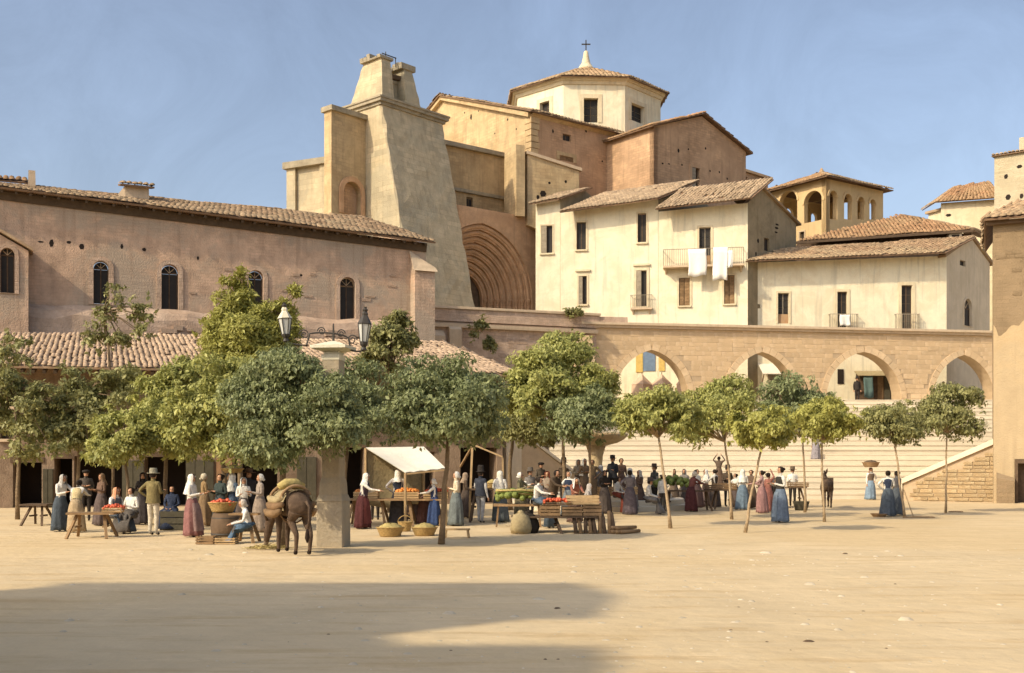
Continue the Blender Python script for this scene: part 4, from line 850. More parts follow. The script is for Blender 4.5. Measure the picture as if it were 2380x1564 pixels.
# ------------------------------------------------------------------ arcade
AQ = Fac((gx(1385, 74.7), 74.7), (gx(2335, 79.9), 79.9)); aq = thing('stone_arcade', frame((AQ.p0.x, AQ.p0.y, TER), AQ.ang), 'long stone arcade with four pointed arches and a cornice above the steps', 'arcade'); ZQ = 11.0
AR = []
for xa, xb, ya in ((1437, 1591, 813), (1700, 1842, 818), (1930, 2085, 818), (2178, 2302, 825)):
    s0_, s1_ = AQ.hit(xa - 9, 900)[0], AQ.hit(xb + 9, 900)[0]; zt = AQ.hit((xa + xb) / 2, ya)[1]; sp = AQ.hit(xa, 924)[1]; AR.append((s0_, s1_, zt, sp))
    AQ.holes.append(arch_poly(s0_, TER + .02, s1_, zt, zt - sp, 9))
finish(AQ, aq, [(-2, TER - .5), (AQ.W, TER - .5), (AQ.W, ZQ), (-2, ZQ)], 'mortar', rev=1.3, thick=1.3)
def in_arch(s, z, grow):
    for s0_, s1_, zt, sp in AR:
        a, b, h = s0_ - grow, s1_ + grow, zt - sp + grow; w = (b - a) / 2; c = (a + b) / 2
        if not a < s < b: continue
        if z < sp: return True
        r = (w * w + h * h) / (2 * w); q = (s - (c + w - r)) if s > c else ((c - w + r) - s)
        if q * q + (z - sp) ** 2 < r * r: return True
    return False
def okst(a, b, z0, z1):
    return not any(in_arch(a + (b - a) * i / 4, z, .06) for i in range(5) for z in (z0, z1)) and not in_arch((a + b) / 2, (z0 + z1) / 2, .35)
courses(aq, AQ, okst, -1.9, AQ.W, TER, ZQ - .02, .33, .5, 1.15, 'arcade_stone', .025, 300, prefer=lambda c: -c[2], gap=.012)
for s0_, s1_, zt, sp in AR:                                 # voussoirs of each arch, proud of the wall
    w = (s1_ - s0_) / 2; h = zt - sp; c = (s0_ + s1_) / 2; r = (w * w + h * h) / (2 * w); am = math.atan2(h, w - (w - r) - r + (r - w) + 0) if False else math.acos((r - w) / r); n = 9
    for sg in (1, -1):
        cx = c + sg * (w - r)
        for i in range(n):
            t0, t1 = am * i / n + .003, am * (i + 1) / n - .003; ro_ = r + .44; pr = random.uniform(.045, .07); rin = r + .002
            P_ = lambda rr, t: (cx + sg * rr * math.cos(t), sp + rr * math.sin(t))
            q4 = [P_(rin, t0), P_(ro_, t0), P_(ro_, t1), P_(rin, t1)]
            if i == n - 1: q4 = [(min(x, c - .004) if sg < 0 else max(x, c + .004), z) for x, z in q4]
            if sg < 0: q4 = q4[::-1]
            MB(AQ.M).prism(q4, -pr, .15).build('voussoir', 'arcade_stone', aq)
        for i in range(3):
            zz0 = TER + (sp - TER) * i / 3 + .01; zz1 = TER + (sp - TER) * (i + 1) / 3 - .01; x_ = c + sg * (w + .002); MB(AQ.M).box((min(x_, x_ + sg * .48), -.09, zz0), (max(x_, x_ + sg * .48), .15, zz1)).build('jamb_stone', 'arcade_stone', aq)
mb = MB(AQ.M); mb.box((-2.1, -.22, ZQ), (AQ.W, 1.4, ZQ + .17)); mb.box((-2.1, -.4, ZQ + .172), (AQ.W, 1.5, ZQ + .34)); mb.build('cornice', 'pale_trim', aq)
mb = MB(AQ.M); mb.loft([[(-1.9, -2.6, 0), (.3, -2.6, 0), (.3, -.05, 0), (-1.9, -.05, 0)], [(-1.6, -.5, ZQ - .6), (-.4, -.5, ZQ - .6), (-.4, -.05, ZQ - .6), (-1.6, -.05, ZQ - .6)]]); mb.build('buttress', 'arcade_stone', aq)
# retaining wall of the church terrace and parapet
RW = Fac((gx(1000, 70.5), 70.5), (gx(1386, 74.6), 74.6)); rw = thing('terrace_wall', RW.M, 'pinkish retaining wall with a parapet below the church portal', 'wall')
MB(RW.M).wall([(0, 0), (RW.W, 0), (RW.W, 10.9), (0, 10.9)], [], thick=.8).build('wall', 'pink_stone', rw)
zpp = RW.hit(1060, 719)[1]; MB(RW.M).box((0, -.1, 10.95), (RW.W + .2, .4, zpp), 0, .02).build('parapet', 'pink_stone', rw); MB(RW.M).box((-.1, -.2, zpp + .02), (RW.W + .25, .5, zpp + .2), 0, .02).build('coping', 'pale_trim', rw)
MB(RW.M).box((0, -.3, 10.55), (RW.W, -.003, 10.8), 0, .02).build('ledge', 'pale_trim', rw)
s_a, s_b = AQ.hit(1386, 740)[0], AQ.hit(1458, 740)[0]; MB(AQ.M).box((s_a, -.1, ZQ + .345), (s_b, .4, zpp), 0, .02).build('parapet', 'pink_stone', rw)
for (xa, xb, ya, yb, pr) in ((1040, 1068, 752, 815, .5), (965, 1030, 765, 800, .5)):
    (sa, za_), (sb, zb_) = RW.hit(xa, ya), RW.hit(xb, yb); mb = MB(RW.M); mb.loft([[(sa, -pr, zb_ - 3), (sb, -pr, zb_ - 3), (sb, -.01, zb_ - 3), (sa, -.01, zb_ - 3)], [(sa, -pr, za_ - .4), (sb, -pr, za_ - .4), (sb, -.01, za_ - .4), (sa, -.01, za_ - .4)], [(sa, -.1, za_), (sb, -.1, za_), (sb, -.01, za_), (sa, -.01, za_)]]); mb.build('pier', 'pale_trim', rw)
courses(rw, RW, lambda a, b, c, d: random.random() < .35, 0, RW.W, 6, 10.4, .3, .4, .9, 'pink_stone', .02, 120)
# flank walls of the steps
lw = Fac((gx(1176, 51.5), 51.5), (gx(1345, 54.5), 54.5)); lt = thing('stair_flank_wall', lw.M, 'sloping ochre flank wall at the left foot of the steps behind the market', 'wall')
z0_, z1_ = lw.hit(1205, 1005)[1], lw.hit(1345, 1112)[1]; sx_ = lw.hit(1207, 1005)[0]
MB(lw.M).wall([(0, 0), (lw.W, 0), (lw.W, max(.4, z1_)), (sx_, z0_), (0, z0_)], [], thick=.5).build('wall', 'mortar', lt)
mb = MB(lw.M); mb.loft([[(sx_, -.08, z0_), (sx_, .58, z0_), (sx_, .58, z0_ + .16), (sx_, -.08, z0_ + .16)], [(lw.W + .1, -.08, max(.4, z1_)), (lw.W + .1, .58, max(.4, z1_)), (lw.W + .1, .58, max(.4, z1_) + .16), (lw.W + .1, -.08, max(.4, z1_) + .16)]]); mb.build('coping', 'step_stone', lt)
MB(lw.M).box((-.1, -.15, 0), (sx_ + .02, .65, z0_ + .25)).build('end_pier', 'grey_plaster', lt)
wr2 = Fac((gx(2100, 54.2), 54.2), (gx(2335, 51.8), 51.8)); rt_ = thing('stair_flank_wall', wr2.M, 'sloping rubble flank wall with smooth coping at the right foot of the steps', 'wall')
zA_, zB_ = wr2.hit(2103, 1112)[1], wr2.hit(2322, 1010)[1]
MB(wr2.M).wall([(0, 0), (wr2.W, 0), (wr2.W, zB_), (.3, zA_ - .15), (0, zA_ - .2)], [], thick=.6).build('wall', 'mortar', rt_)
slope = (zB_ - zA_) / wr2.W
courses(rt_, wr2, lambda a, b, c, d: d < zA_ - .3 + slope * a and a > .15, 0, wr2.W, .02, zB_, .2, .3, .75, 'rough_stone', .05, 300, seed=4, gap=.035)
mb = MB(wr2.M); mb.loft([[(-.05, -.14, zA_ - .25), (-.05, .7, zA_ - .25), (-.05, .7, zA_), (-.05, -.14, zA_)], [(wr2.W, -.14, zB_ - .25), (wr2.W, .7, zB_ - .25), (wr2.W, .7, zB_ + .02), (wr2.W, -.14, zB_ + .02)]]); mb.build('coping', 'step_stone', rt_)
MB(wr2.M).box((-.35, -.05, 0), (-.055, .65, zA_ - .1)).build('end_stone', 'step_stone', rt_)
# right edge building
RB = Fac((gx(2308, 51.4), 51.4), (gx(2308, 51.4) + 9, 47.5)); rb = thing('right_building', RB.M, 'tall rough brown building with a low dark doorway cut by the right edge', 'building')
(x0, z1), (x1, _) = RB.hit(2366, 1077), RB.hit(2400, 1077); zE = RB.hit(2310, 512)[1]
RB.holes = [[(x0, .02), (x0 + 1.4, .02), (x0 + 1.4, z1), (x0, z1)]]
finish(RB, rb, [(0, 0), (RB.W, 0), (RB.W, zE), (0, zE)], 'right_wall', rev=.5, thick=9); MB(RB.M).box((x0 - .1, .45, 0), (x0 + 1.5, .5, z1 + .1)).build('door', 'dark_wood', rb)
mb = MB(RB.M); mb.box((x0 - .12, -.06, .0), (x0 - .003, -.003, z1)); mb.box((x0 - .12, -.06, z1 + .002), (x0 + 1.5, -.003, z1 + .18)); mb.build('door_frame', 'dark_wood', rb)
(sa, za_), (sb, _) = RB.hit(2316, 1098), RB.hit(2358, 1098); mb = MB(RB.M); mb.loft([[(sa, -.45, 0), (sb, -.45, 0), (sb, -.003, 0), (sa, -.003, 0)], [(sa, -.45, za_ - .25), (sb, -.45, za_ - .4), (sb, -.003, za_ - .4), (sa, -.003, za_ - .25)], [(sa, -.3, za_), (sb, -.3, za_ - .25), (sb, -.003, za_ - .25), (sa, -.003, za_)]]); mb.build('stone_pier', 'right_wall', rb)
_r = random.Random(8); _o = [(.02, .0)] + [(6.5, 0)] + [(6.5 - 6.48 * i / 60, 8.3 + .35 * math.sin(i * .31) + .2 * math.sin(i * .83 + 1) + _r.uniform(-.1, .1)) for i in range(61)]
MB(RB.M @ Matrix.Translation((0, -.022, 0))).wall(_o, [[(x0 - .15, .021), (x0 + 1.55, .021), (x0 + 1.55, z1 + .2), (x0 - .15, z1 + .2)]], .02, .02).build('lit_wall_sheet', 'right_wall_lit', rb)  # pale sheet paints the sunlit lower wall; its top is the shadow line
tiled_roof(rb, [RB.W3(-.4, -.6, zE - .02), RB.W3(RB.W, -.6, zE - .02), RB.W3(RB.W, 4, zE + 1.6), RB.W3(1.2, 4, zE + 1.6)], 'tile', 60, .3, .46); tiled_roof(rb, [RB.W3(-.4, 8, zE - .02), RB.W3(-.4, -.6, zE - .02), RB.W3(1.2, 4, zE + 1.6)], 'tile', 20, .3, .46, name='hip_roof')
MB(RB.M).box((-.3, -.3, zE - .25), (RB.W, -.003, zE - .06)).build('eave_board', 'dark_wood', rb)
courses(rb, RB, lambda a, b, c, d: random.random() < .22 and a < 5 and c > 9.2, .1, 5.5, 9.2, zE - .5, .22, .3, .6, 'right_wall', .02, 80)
# houses that stand left behind the viewer: their shadow lies across the foreground
def plain_house(name, label, x0, x1, y0, y1, h, ridge, axis):
    t = thing(name, ((x0 + x1) / 2, (y0 + y1) / 2, 0), label, 'house', 'houses left of the viewer')
    MB().box((x0, y0, 0), (x1, y1, h)).build('wall', 'pink_plaster', t)
    mb = MB()
    if axis == 'y': mb.loft([[(x0 - .4, y, h), (x1 + .4, y, h), ((x0 + x1) / 2, y, h + ridge)] for y in (y0 - .3, y1 + .3)])
    else: mb.loft([[(x, y0 - .4, h), (x, y1 + .4, h), (x, (y0 + y1) / 2, h + ridge)] for x in (x0 - .3, x1 + .3)])
    mb.build('roof', 'roof_bed', t); return t
plain_house('side_house', 'tall house left of the viewer outside the picture', -19, -11.2, 5.2, 8.5, 11.3, .5, 'x')
plain_house('side_house', 'low house between two tall ones left of the viewer', -19, -12.2, 2.9, 5.1, 9.6, .5, 'x')
t3 = plain_house('side_house', 'nearest tall house left of the viewer outside the picture', -19, -11.3, -9, 2.8, 10.9, .7, 'x')
for (hx, hy, hw_, hh_, nm_) in ((-12.4, 6.8, 1.2, 12.4, 'unseen chimney stack added to roughen the shadow of the tall side house'), (-12.4, 1.4, 1.0, 12.2, 'unseen chimney stack added to roughen the shadow of the nearest side house')):
    t = thing('shadow_edge_stack', (hx, hy, 0), nm_, 'chimney'); MB().loft([[(hx - .6, hy - hw_, 10), (hx + .6, hy - hw_, 10), (hx + .6, hy + hw_, 10), (hx - .6, hy + hw_, 10)], [(hx - .5, hy - hw_ * .7, hh_), (hx + .5, hy - hw_ * .7, hh_), (hx + .5, hy + hw_ * .7, hh_), (hx - .5, hy + hw_ * .7, hh_)]]).build('stack', 'pink_plaster', t)  # stacks added out of view to make the shadow's edge irregular
# ------------------------------------------------------------------ trees
LN, LSZ = 3.0, .62
def leaf_cloud(clumps, n, size, droop, rs, wid=.55):
    """clumps: (centre, radius, crown centre); leaf blades spread through every clump"""
    C_ = np.array([c[0] for c in clumps]); Rr = np.array([c[1] for c in clumps]); O_ = np.array([c[2] for c in clumps])
    w = Rr ** 2; idx = rs.choice(len(clumps), n, p=w / w.sum())
    d = rs.normal(size=(n, 3)); d /= np.linalg.norm(d, axis=1)[:, None]
    d[:, 2] = np.where(rs.random(n) < .6, np.abs(d[:, 2]), d[:, 2])
    pos = C_[idx] + d * (Rr[idx] * rs.random(n) ** .4)[:, None] * np.array([1, 1, .8])
    out = pos - O_[idx]; out /= np.linalg.norm(out, axis=1)[:, None] + 1e-6
    ax = out * .18 + rs.normal(size=(n, 3)) * .5; ax[:, 2] -= droop; ax /= np.linalg.norm(ax, axis=1)[:, None]
    nn = out * 1.1 + rs.normal(size=(n, 3)) * .4; nn[:, 2] += .35
    sd = np.cross(ax, nn); sd /= np.linalg.norm(sd, axis=1)[:, None] + 1e-6
    up = np.cross(sd, ax)
    l = size * (rs.uniform(.5, 1.1, n) + .9 * (rs.random(n) < .18))[:, None]
    v = np.stack([pos, pos + ax * l * .45 + sd * l * wid / 2 + up * l * .06, pos + ax * l - up * l * .12, pos + ax * l * .45 - sd * l * wid / 2 + up * l * .06], 1).reshape(-1, 3)
    f = (np.arange(n)[:, None] * 4 + np.array([[0, 1, 2], [0, 2, 3]]).reshape(1, 6)).reshape(-1, 3)
    return v, f
def leaf_object(name, v, f, m, parent):
    me = bpy.data.meshes.new(name); Mi = rootm(parent).inverted(); v = v + np.array(Mi.translation)
    me.vertices.add(len(v)); me.vertices.foreach_set('co', v.astype(np.float32).ravel())
    me.loops.add(len(f) * 3); me.loops.foreach_set('vertex_index', f.astype(np.int32).ravel())
    me.polygons.add(len(f)); me.polygons.foreach_set('loop_start', np.arange(0, len(f) * 3, 3, dtype=np.int32)); me.polygons.foreach_set('loop_total', np.full(len(f), 3, dtype=np.int32))
    me.update(calc_edges=True); me.validate(); me.materials.append(MT[m])
    o = bpy.data.objects.new(name, me); COL.objects.link(o); o.parent = parent; return o
def tree(name, label, base, trunk, crowns, m='leaf_deep', n=5000, size=.16, droop=.5, r0=.06, bark='bark_pale', seed=1, dens=16, rc=.36, flat=-.8, group=None, cat='tree', wid=.55, low=True):
    """base: world foot; trunk: world points; crowns: (x, y(px), depth, half-width px, half-height px[, depth radius])"""
    rs = np.random.RandomState(seed); t = thing(name, tuple(base), label, cat, group)
    pts = [Vector(base)] + [Vector(p) for p in trunk]
    if trunk:
        tb = MB(); fine = []
        for i in range(len(pts) - 1):
            for k in range(3): fine.append(pts[i].lerp(pts[i + 1], k / 3) + Vector((rs.uniform(-.02, .02), rs.uniform(-.02, .02), 0)))
        fine.append(pts[-1]); nn = len(fine); tb.tube(fine, [r0 * (1.25 if i == 0 else 1 - .45 * i / nn) for i in range(nn)], 8)
        tk = tb.build('trunk', bark, t, True)
    cl = []; ends = []
    for cr in crowns:
        x, y, d, hw, hh = cr[:5]; c = pt(x, y, d); s = K * d / F; rx, rz = hw * s * (1.26 if x > 1430 else 1.18), hh * s * 1.26; c.z -= hh * s * .08; ry = cr[5] if len(cr) > 5 else rx
        cn = np.array(c); k = 0; N = int(dens)
        for i in range(N):
            while True:
                v = rs.normal(size=3); v /= np.linalg.norm(v)
                if v[2] > flat: break
            q = rs.uniform(.66, .98); r = rc * min(rx, rz * 1.15, ry) * rs.uniform(.65, 1.25)
            cl.append((cn + v * np.array([rx, ry, rz]) * q * .88, r, cn - np.array([0, 0, rz * .35])))
            if i % 3 == 0: ends.append(cn + v * np.array([rx, ry, rz]) * .6)
        for i in range(N):                                  # loose sprigs that break the outline
            v = rs.normal(size=3); v /= np.linalg.norm(v)
            if v[2] < -.9: continue
            cl.append((cn + v * np.array([rx, ry, rz]) * rs.uniform(.92, 1.1), rc * min(rx, rz) * rs.uniform(.2, .42), cn - np.array([0, 0, rz * .35])))
        for i in range(max(2, N // 4)): cl.append((cn + rs.normal(size=3) * np.array([rx, ry, rz]) * .25, rc * 1.2 * min(rx, rz), cn - np.array([0, 0, rz])))
    if trunk:
        top = pts[-1]; lb_ = MB()
        for e in ends:
            e = Vector(e); mid = top.lerp(e, .5) + Vector((0, 0, .08)); lb_.tube([top - Vector((0, 0, .1)), mid, e], [r0 * .5, r0 * .32, r0 * .12], 5)
        if lb_.v: lb_.build('limbs', bark, t, True)
    v, f = leaf_cloud(cl, int(n * LN), size * LSZ, droop, rs, wid)
    if low: v[:, 2] = np.maximum(v[:, 2], .02)
    leaf_object('crown', v, f, m, t)
    return t
def up_pt(x, y, d): return tuple(pt(x, y, d))
g_row = 'young trees planted along the market'
tree('round_tree', 'dark round-headed tree whose thin trunk stands right of the white awning', gpt(1027, 1265), [up_pt(1034, 1130, 26.1), up_pt(1042, 1010, 26.2)], [(1030, 925, 26.2, 118, 88), (965, 950, 26.0, 70, 70), (1100, 955, 26.4, 70, 75), (1035, 985, 26.2, 110, 45)], 'leaf_deep', 9500, .15, .7, .07, 'bark', 11, 22, .4, group=g_row)
tree('round_tree', 'large blue-green tree behind the donkey and the lamp pillar, left of the other round trees', (gx(655, 25), 25, 0), [up_pt(655, 1120, 25), up_pt(665, 1000, 24.8)], [(660, 900, 24.8, 95, 80), (600, 965, 24.6, 80, 75), (715, 965, 24.2, 85, 80), (625, 1035, 24.4, 75, 50), (780, 925, 24.2, 55, 60), (800, 985, 24.0, 55, 45)], 'leaf_deep', 18000, .13, .7, .09, 'bark', 12, 22, .4, group=g_row)
tree('round_tree', 'light green tree filling the left side of the blue-green tree', (gx(520, 31.5), 31.5, 0), [up_pt(522, 1120, 31.5), up_pt(510, 1000, 31.5)], [(490, 925, 31.5, 75, 75), (440, 980, 31.2, 60, 70), (540, 990, 31.2, 75, 70), (545, 890, 31.8, 60, 50)], 'leaf_mid', 9500, .17, .6, .09, 'bark', 13, 20, .42, group=g_row)
tree('round_tree', 'dark tree tucked between the lamp pillar and the tree by the awning', (gx(800, 38), 38, 0), [up_pt(802, 1100, 38), up_pt(812, 1000, 38)], [(815, 905, 38, 70, 70), (850, 965, 37.6, 70, 60), (790, 985, 37.4, 60, 55)], 'leaf_deep', 7500, .17, .7, .08, 'bark', 14, 18, .42, group=g_row)
tree('round_tree', 'tall yellow-green tree in the middle behind the market crowd', (gx(1312, 40), 40, 0), [up_pt(1312, 1090, 40), up_pt(1306, 980, 40)], [(1290, 885, 40, 108, 68), (1305, 812, 41, 62, 40), (1215, 925, 39.6, 60, 48), (1375, 915, 39.8, 58, 52), (1240, 860, 40.4, 50, 40)], 'leaf_mid', 16800, .18, .6, .08, 'bark', 15, 22, .4, group=g_row)
tree('round_tree', 'darker tree with two thin trunks right of the tall yellow-green tree', (gx(1372, 38), 38, 0), [up_pt(1372, 1090, 38), up_pt(1370, 990, 38)], [(1375, 960, 38, 62, 58), (1325, 975, 37.8, 55, 48)], 'leaf_deep', 6000, .17, .75, .06, 'bark', 16, 18, .42, group=g_row)
tree('round_tree', 'low dark tree against the terrace left of the tall yellow-green tree', (gx(1186, 44), 44, 0), [up_pt(1184, 1100, 44), up_pt(1192, 1010, 44)], [(1205, 985, 43, 55, 42), (1255, 1000, 42.5, 45, 32)], 'leaf_grey', 4500, .18, .7, .1, 'bark', 17, 16, .42, group=g_row)
tree('round_tree', 'umbrella tree whose thin trunk leans left before the first arch', gpt(1558, 1228), [up_pt(1545, 1120, 32.2), up_pt(1530, 1010, 32.4)], [(1520, 952, 32.4, 72, 48), (1570, 968, 32.4, 60, 45), (1485, 965, 32.4, 45, 42)], 'leaf_mid', 6000, .15, .8, .05, 'bark_pale', 18, 18, .42, group=g_row)
tree('round_tree', 'umbrella tree with a dark underside between the first and second arch', (gx(1702, 37), 37, 0), [up_pt(1695, 1110, 37), up_pt(1684, 1020, 37)], [(1655, 960, 37, 72, 55), (1700, 920, 37.5, 55, 40), (1610, 985, 36.6, 42, 36)], 'leaf_mid', 6500, .16, .8, .05, 'bark_pale', 19, 18, .42, group=g_row)
tree('round_tree', 'bright lime umbrella tree on a slanting trunk below the second arch', gpt(1732, 1238), [up_pt(1748, 1140, 30.2), up_pt(1772, 1035, 30.3)], [(1772, 982, 30.3, 70, 34), (1770, 1008, 30.3, 66, 26)], 'leaf_lime', 5200, .14, .9, .045, 'bark_pale', 20, 20, .45, group=g_row)
tree('round_tree', 'olive tree crown standing farther back under the pier of the second arch', (gx(1872, 42), 42, 0), [up_pt(1870, 1100, 42), up_pt(1866, 1010, 42)], [(1840, 930, 42, 62, 48), (1895, 960, 41.8, 48, 45), (1800, 975, 41.8, 45, 38)], 'leaf_deep', 5500, .17, .75, .05, 'bark_pale', 21, 18, .42, group=g_row)
tree('round_tree', 'pale lime umbrella tree on an upright trunk near the small grey donkey', gpt(1917, 1213), [up_pt(1912, 1110, 35.6), up_pt(1911, 1020, 35.6)], [(1918, 968, 35.6, 68, 36), (1945, 985, 35.6, 50, 34), (1880, 985, 35.6, 40, 32)], 'leaf_lime', 5200, .15, .85, .045, 'bark_pale', 22, 20, .45, group=g_row)
tree('round_tree', 'small olive tree below the third arch beside the two women', gpt(2103, 1203), [up_pt(2090, 1110, 38.3), up_pt(2079, 1010, 38.4)], [(2075, 970, 38.4, 55, 36), (2045, 985, 38.4, 34, 30), (2105, 1000, 38.4, 34, 28)], 'leaf_grey', 4400, .15, .8, .045, 'bark_pale', 23, 18, .45, group=g_row)
tree('round_tree', 'rightmost small tree on a straight thin trunk before the fourth arch', gpt(2197, 1193), [up_pt(2199, 1100, 41.2), up_pt(2201, 1000, 41.2)], [(2215, 935, 41.2, 55, 36), (2170, 970, 41.2, 48, 36), (2235, 980, 41.2, 42, 34)], 'leaf_grey', 4800, .16, .8, .045, 'bark_pale', 24, 18, .45, group=g_row)
tree('feathery_tree', 'tall feathery yellow-green tree before the long church building', (gx(560, 38), 38, 0), [up_pt(558, 1000, 38), up_pt(565, 850, 38)], [(570, 790, 38, 90, 70), (545, 710, 38, 45, 55), (515, 790, 38, 50, 60), (630, 770, 38, 55, 60), (560, 650, 38, 14, 32), (660, 720, 38, 20, 30), (685, 680, 38, 14, 22), (600, 850, 37.5, 90, 40)], 'leaf_lime', 17600, .2, .2, .1, 'bark', 25, 14, .42, wid=.4)
tree('sapling', 'thin airy sapling with bare stems before the pink church wall', (gx(262, 40), 40, 0), [up_pt(262, 950, 40), up_pt(252, 800, 40), up_pt(240, 720, 40)], [(235, 740, 40, 30, 50), (270, 690, 40, 22, 40), (325, 720, 40, 26, 34), (225, 795, 40, 30, 26), (330, 770, 40, 18, 22), (275, 790, 40, 26, 20)], 'leaf_grey', 975, .2, .4, .06, 'bark', 26, 7, .4)
tree('shrub', 'leafy bush top right of the lanterns below the church buttress', (gx(905, 42), 42, 0), [up_pt(905, 900, 42)], [(915, 790, 42, 48, 42), (890, 835, 42, 50, 36), (930, 745, 42, 24, 24)], 'leaf_grey', 3600, .2, .4, .08, 'bark', 27, 14, .42, cat='shrub')
tree('shrub', 'loose dark shrub at the left edge of the picture', (gx(40, 37), 37, 0), [up_pt(45, 1000, 37), up_pt(30, 900, 37)], [(30, 960, 37, 80, 60), (80, 1030, 36.6, 70, 40), (20, 850, 37, 40, 60), (-20, 920, 37, 50, 70), (95, 930, 37, 50, 45)], 'leaf_grey', 3672, .2, .5, .07, 'bark', 28, 11, .4, cat='shrub')
tree('shrub', 'sparse grey-green shrub below the tiled lean-to roof', (gx(180, 38), 38, 0), [up_pt(185, 1000, 38), up_pt(190, 920, 38)], [(165, 900, 38, 65, 42), (210, 960, 38, 65, 50), (140, 990, 37.6, 60, 45), (270, 900, 38, 60, 45), (200, 1025, 37.4, 55, 35)], 'leaf_grey', 5320, .2, .5, .07, 'bark', 29, 12, .4, cat='shrub')
tree('shrub', 'rounded green bush on a short trunk above the dark shop door', (gx(296, 33), 33, 0), [up_pt(296, 1120, 33), up_pt(290, 1050, 33)], [(280, 1010, 33, 62, 55), (330, 1000, 33, 45, 50), (250, 1040, 32.8, 40, 34)], 'leaf_mid', 5200, .17, .6, .06, 'bark', 30, 18, .42, cat='shrub')
tree('shrub', 'green and yellow bush between the round bush and the light green tree', (gx(385, 34.5), 34.5, 0), [up_pt(385, 1080, 34.5), up_pt(385, 980, 34.5)], [(385, 930, 34.5, 60, 60), (360, 990, 34.2, 50, 60), (420, 1010, 34.2, 48, 50), (430, 870, 35, 45, 35)], 'leaf_mid', 8450, .18, .5, .08, 'bark', 31, 16, .42, cat='shrub')
tree('twig_plant', 'leafy twigs reaching in from the left edge over the lean-to roof', (gx(-10, 39), 39, 0), [up_pt(-5, 900, 39), up_pt(8, 800, 39)], [(15, 800, 39, 24, 36), (55, 800, 39, 18, 14), (60, 835, 39, 16, 12), (5, 850, 39, 30, 30)], 'leaf_grey', 489, .2, .4, .05, 'bark', 32, 6, .45, cat='plant')
for i, (x, y, d, hw, hh, lb_) in enumerate(((1112, 762, 69.6, 20, 26, 'weed hanging on the terrace wall left of the portal'), (1335, 722, 73.2, 22, 12, 'small green plant growing on the parapet below the cream house'), (1140, 800, 69.8, 16, 18, 'dry weed low on the terrace wall'))):
    b = pt(x, y + hh, d); tree('wall_plant', lb_, b, [tuple(pt(x, y, d))], [(x, y, d, hw, hh, .4)], 'leaf_grey', 350, .26, .3, .03, 'bark', 40 + i, 8, .45, cat='plant', low=False)
v_, f_ = leaf_cloud([(np.array(lf.M @ Vector((s_ + dx, -.35, z_ + dz))), .35, np.array(lf.M @ Vector((s_, 0, z_ - .5)))) for dx, dz in ((-.7, -.1), (-.2, .15), (.4, .1), (.8, -.1), (.2, -.3))], 500, .3, .3, np.random.RandomState(3))
leaf_object('foliage', v_, f_, 'hay', pl)
# ------------------------------------------------------------------ lamp pillar
pb_ = gpt(775, 1270); D = pb_.y; lp = thing('lamp_pillar', pb_, 'stone pillar with two iron lanterns behind the laden donkey', 'lamp post')
sc = K * D / F; hz = lambda y: gz(y, D)
def sq(w0, w1, z0, z1, name, m='pillar_stone', bev=.02):
    mb = MB(Matrix.Translation(pb_) @ Matrix.Rotation(R(-8), 4, 'Z')); rr = lambda w, z: [(sx * (w - bx), sy * (w - by), z) for sx, sy, bx, by in ((-1, -1, bev, 0), (1, -1, bev, 0), (1, -1, 0, bev), (1, 1, 0, bev), (1, 1, bev, 0), (-1, 1, bev, 0), (-1, 1, 0, bev), (-1, -1, 0, bev))]
    mb.loft([rr(w0 * .92, z0), rr(w1 * .92, z1)]); return mb.build(name, m, lp)
sq(.345, .335, 0, hz(1164), 'pedestal'); sq(.355, .30, hz(1164) + .001, hz(1150), 'pedestal_moulding'); sq(.29, .275, hz(1150) + .001, hz(1122), 'plinth'); sq(.275, .24, hz(1122) + .001, hz(1110), 'plinth_moulding'); sq(.238, .225, hz(1110) + .001, hz(838), 'shaft'); sq(.235, .25, hz(838) + .001, hz(826), 'neck', 'white_stone'); sq(.2, .2, hz(826) + .001, hz(818), 'neck_ring', 'white_stone')
sq(.26, .44, hz(818) + .001, hz(812), 'capital', 'white_stone'); sq(.46, .46, hz(812) + .001, hz(805), 'capital_slab', 'white_stone'); sq(.44, .06, hz(805) + .001, hz(793), 'cap', 'white_stone')
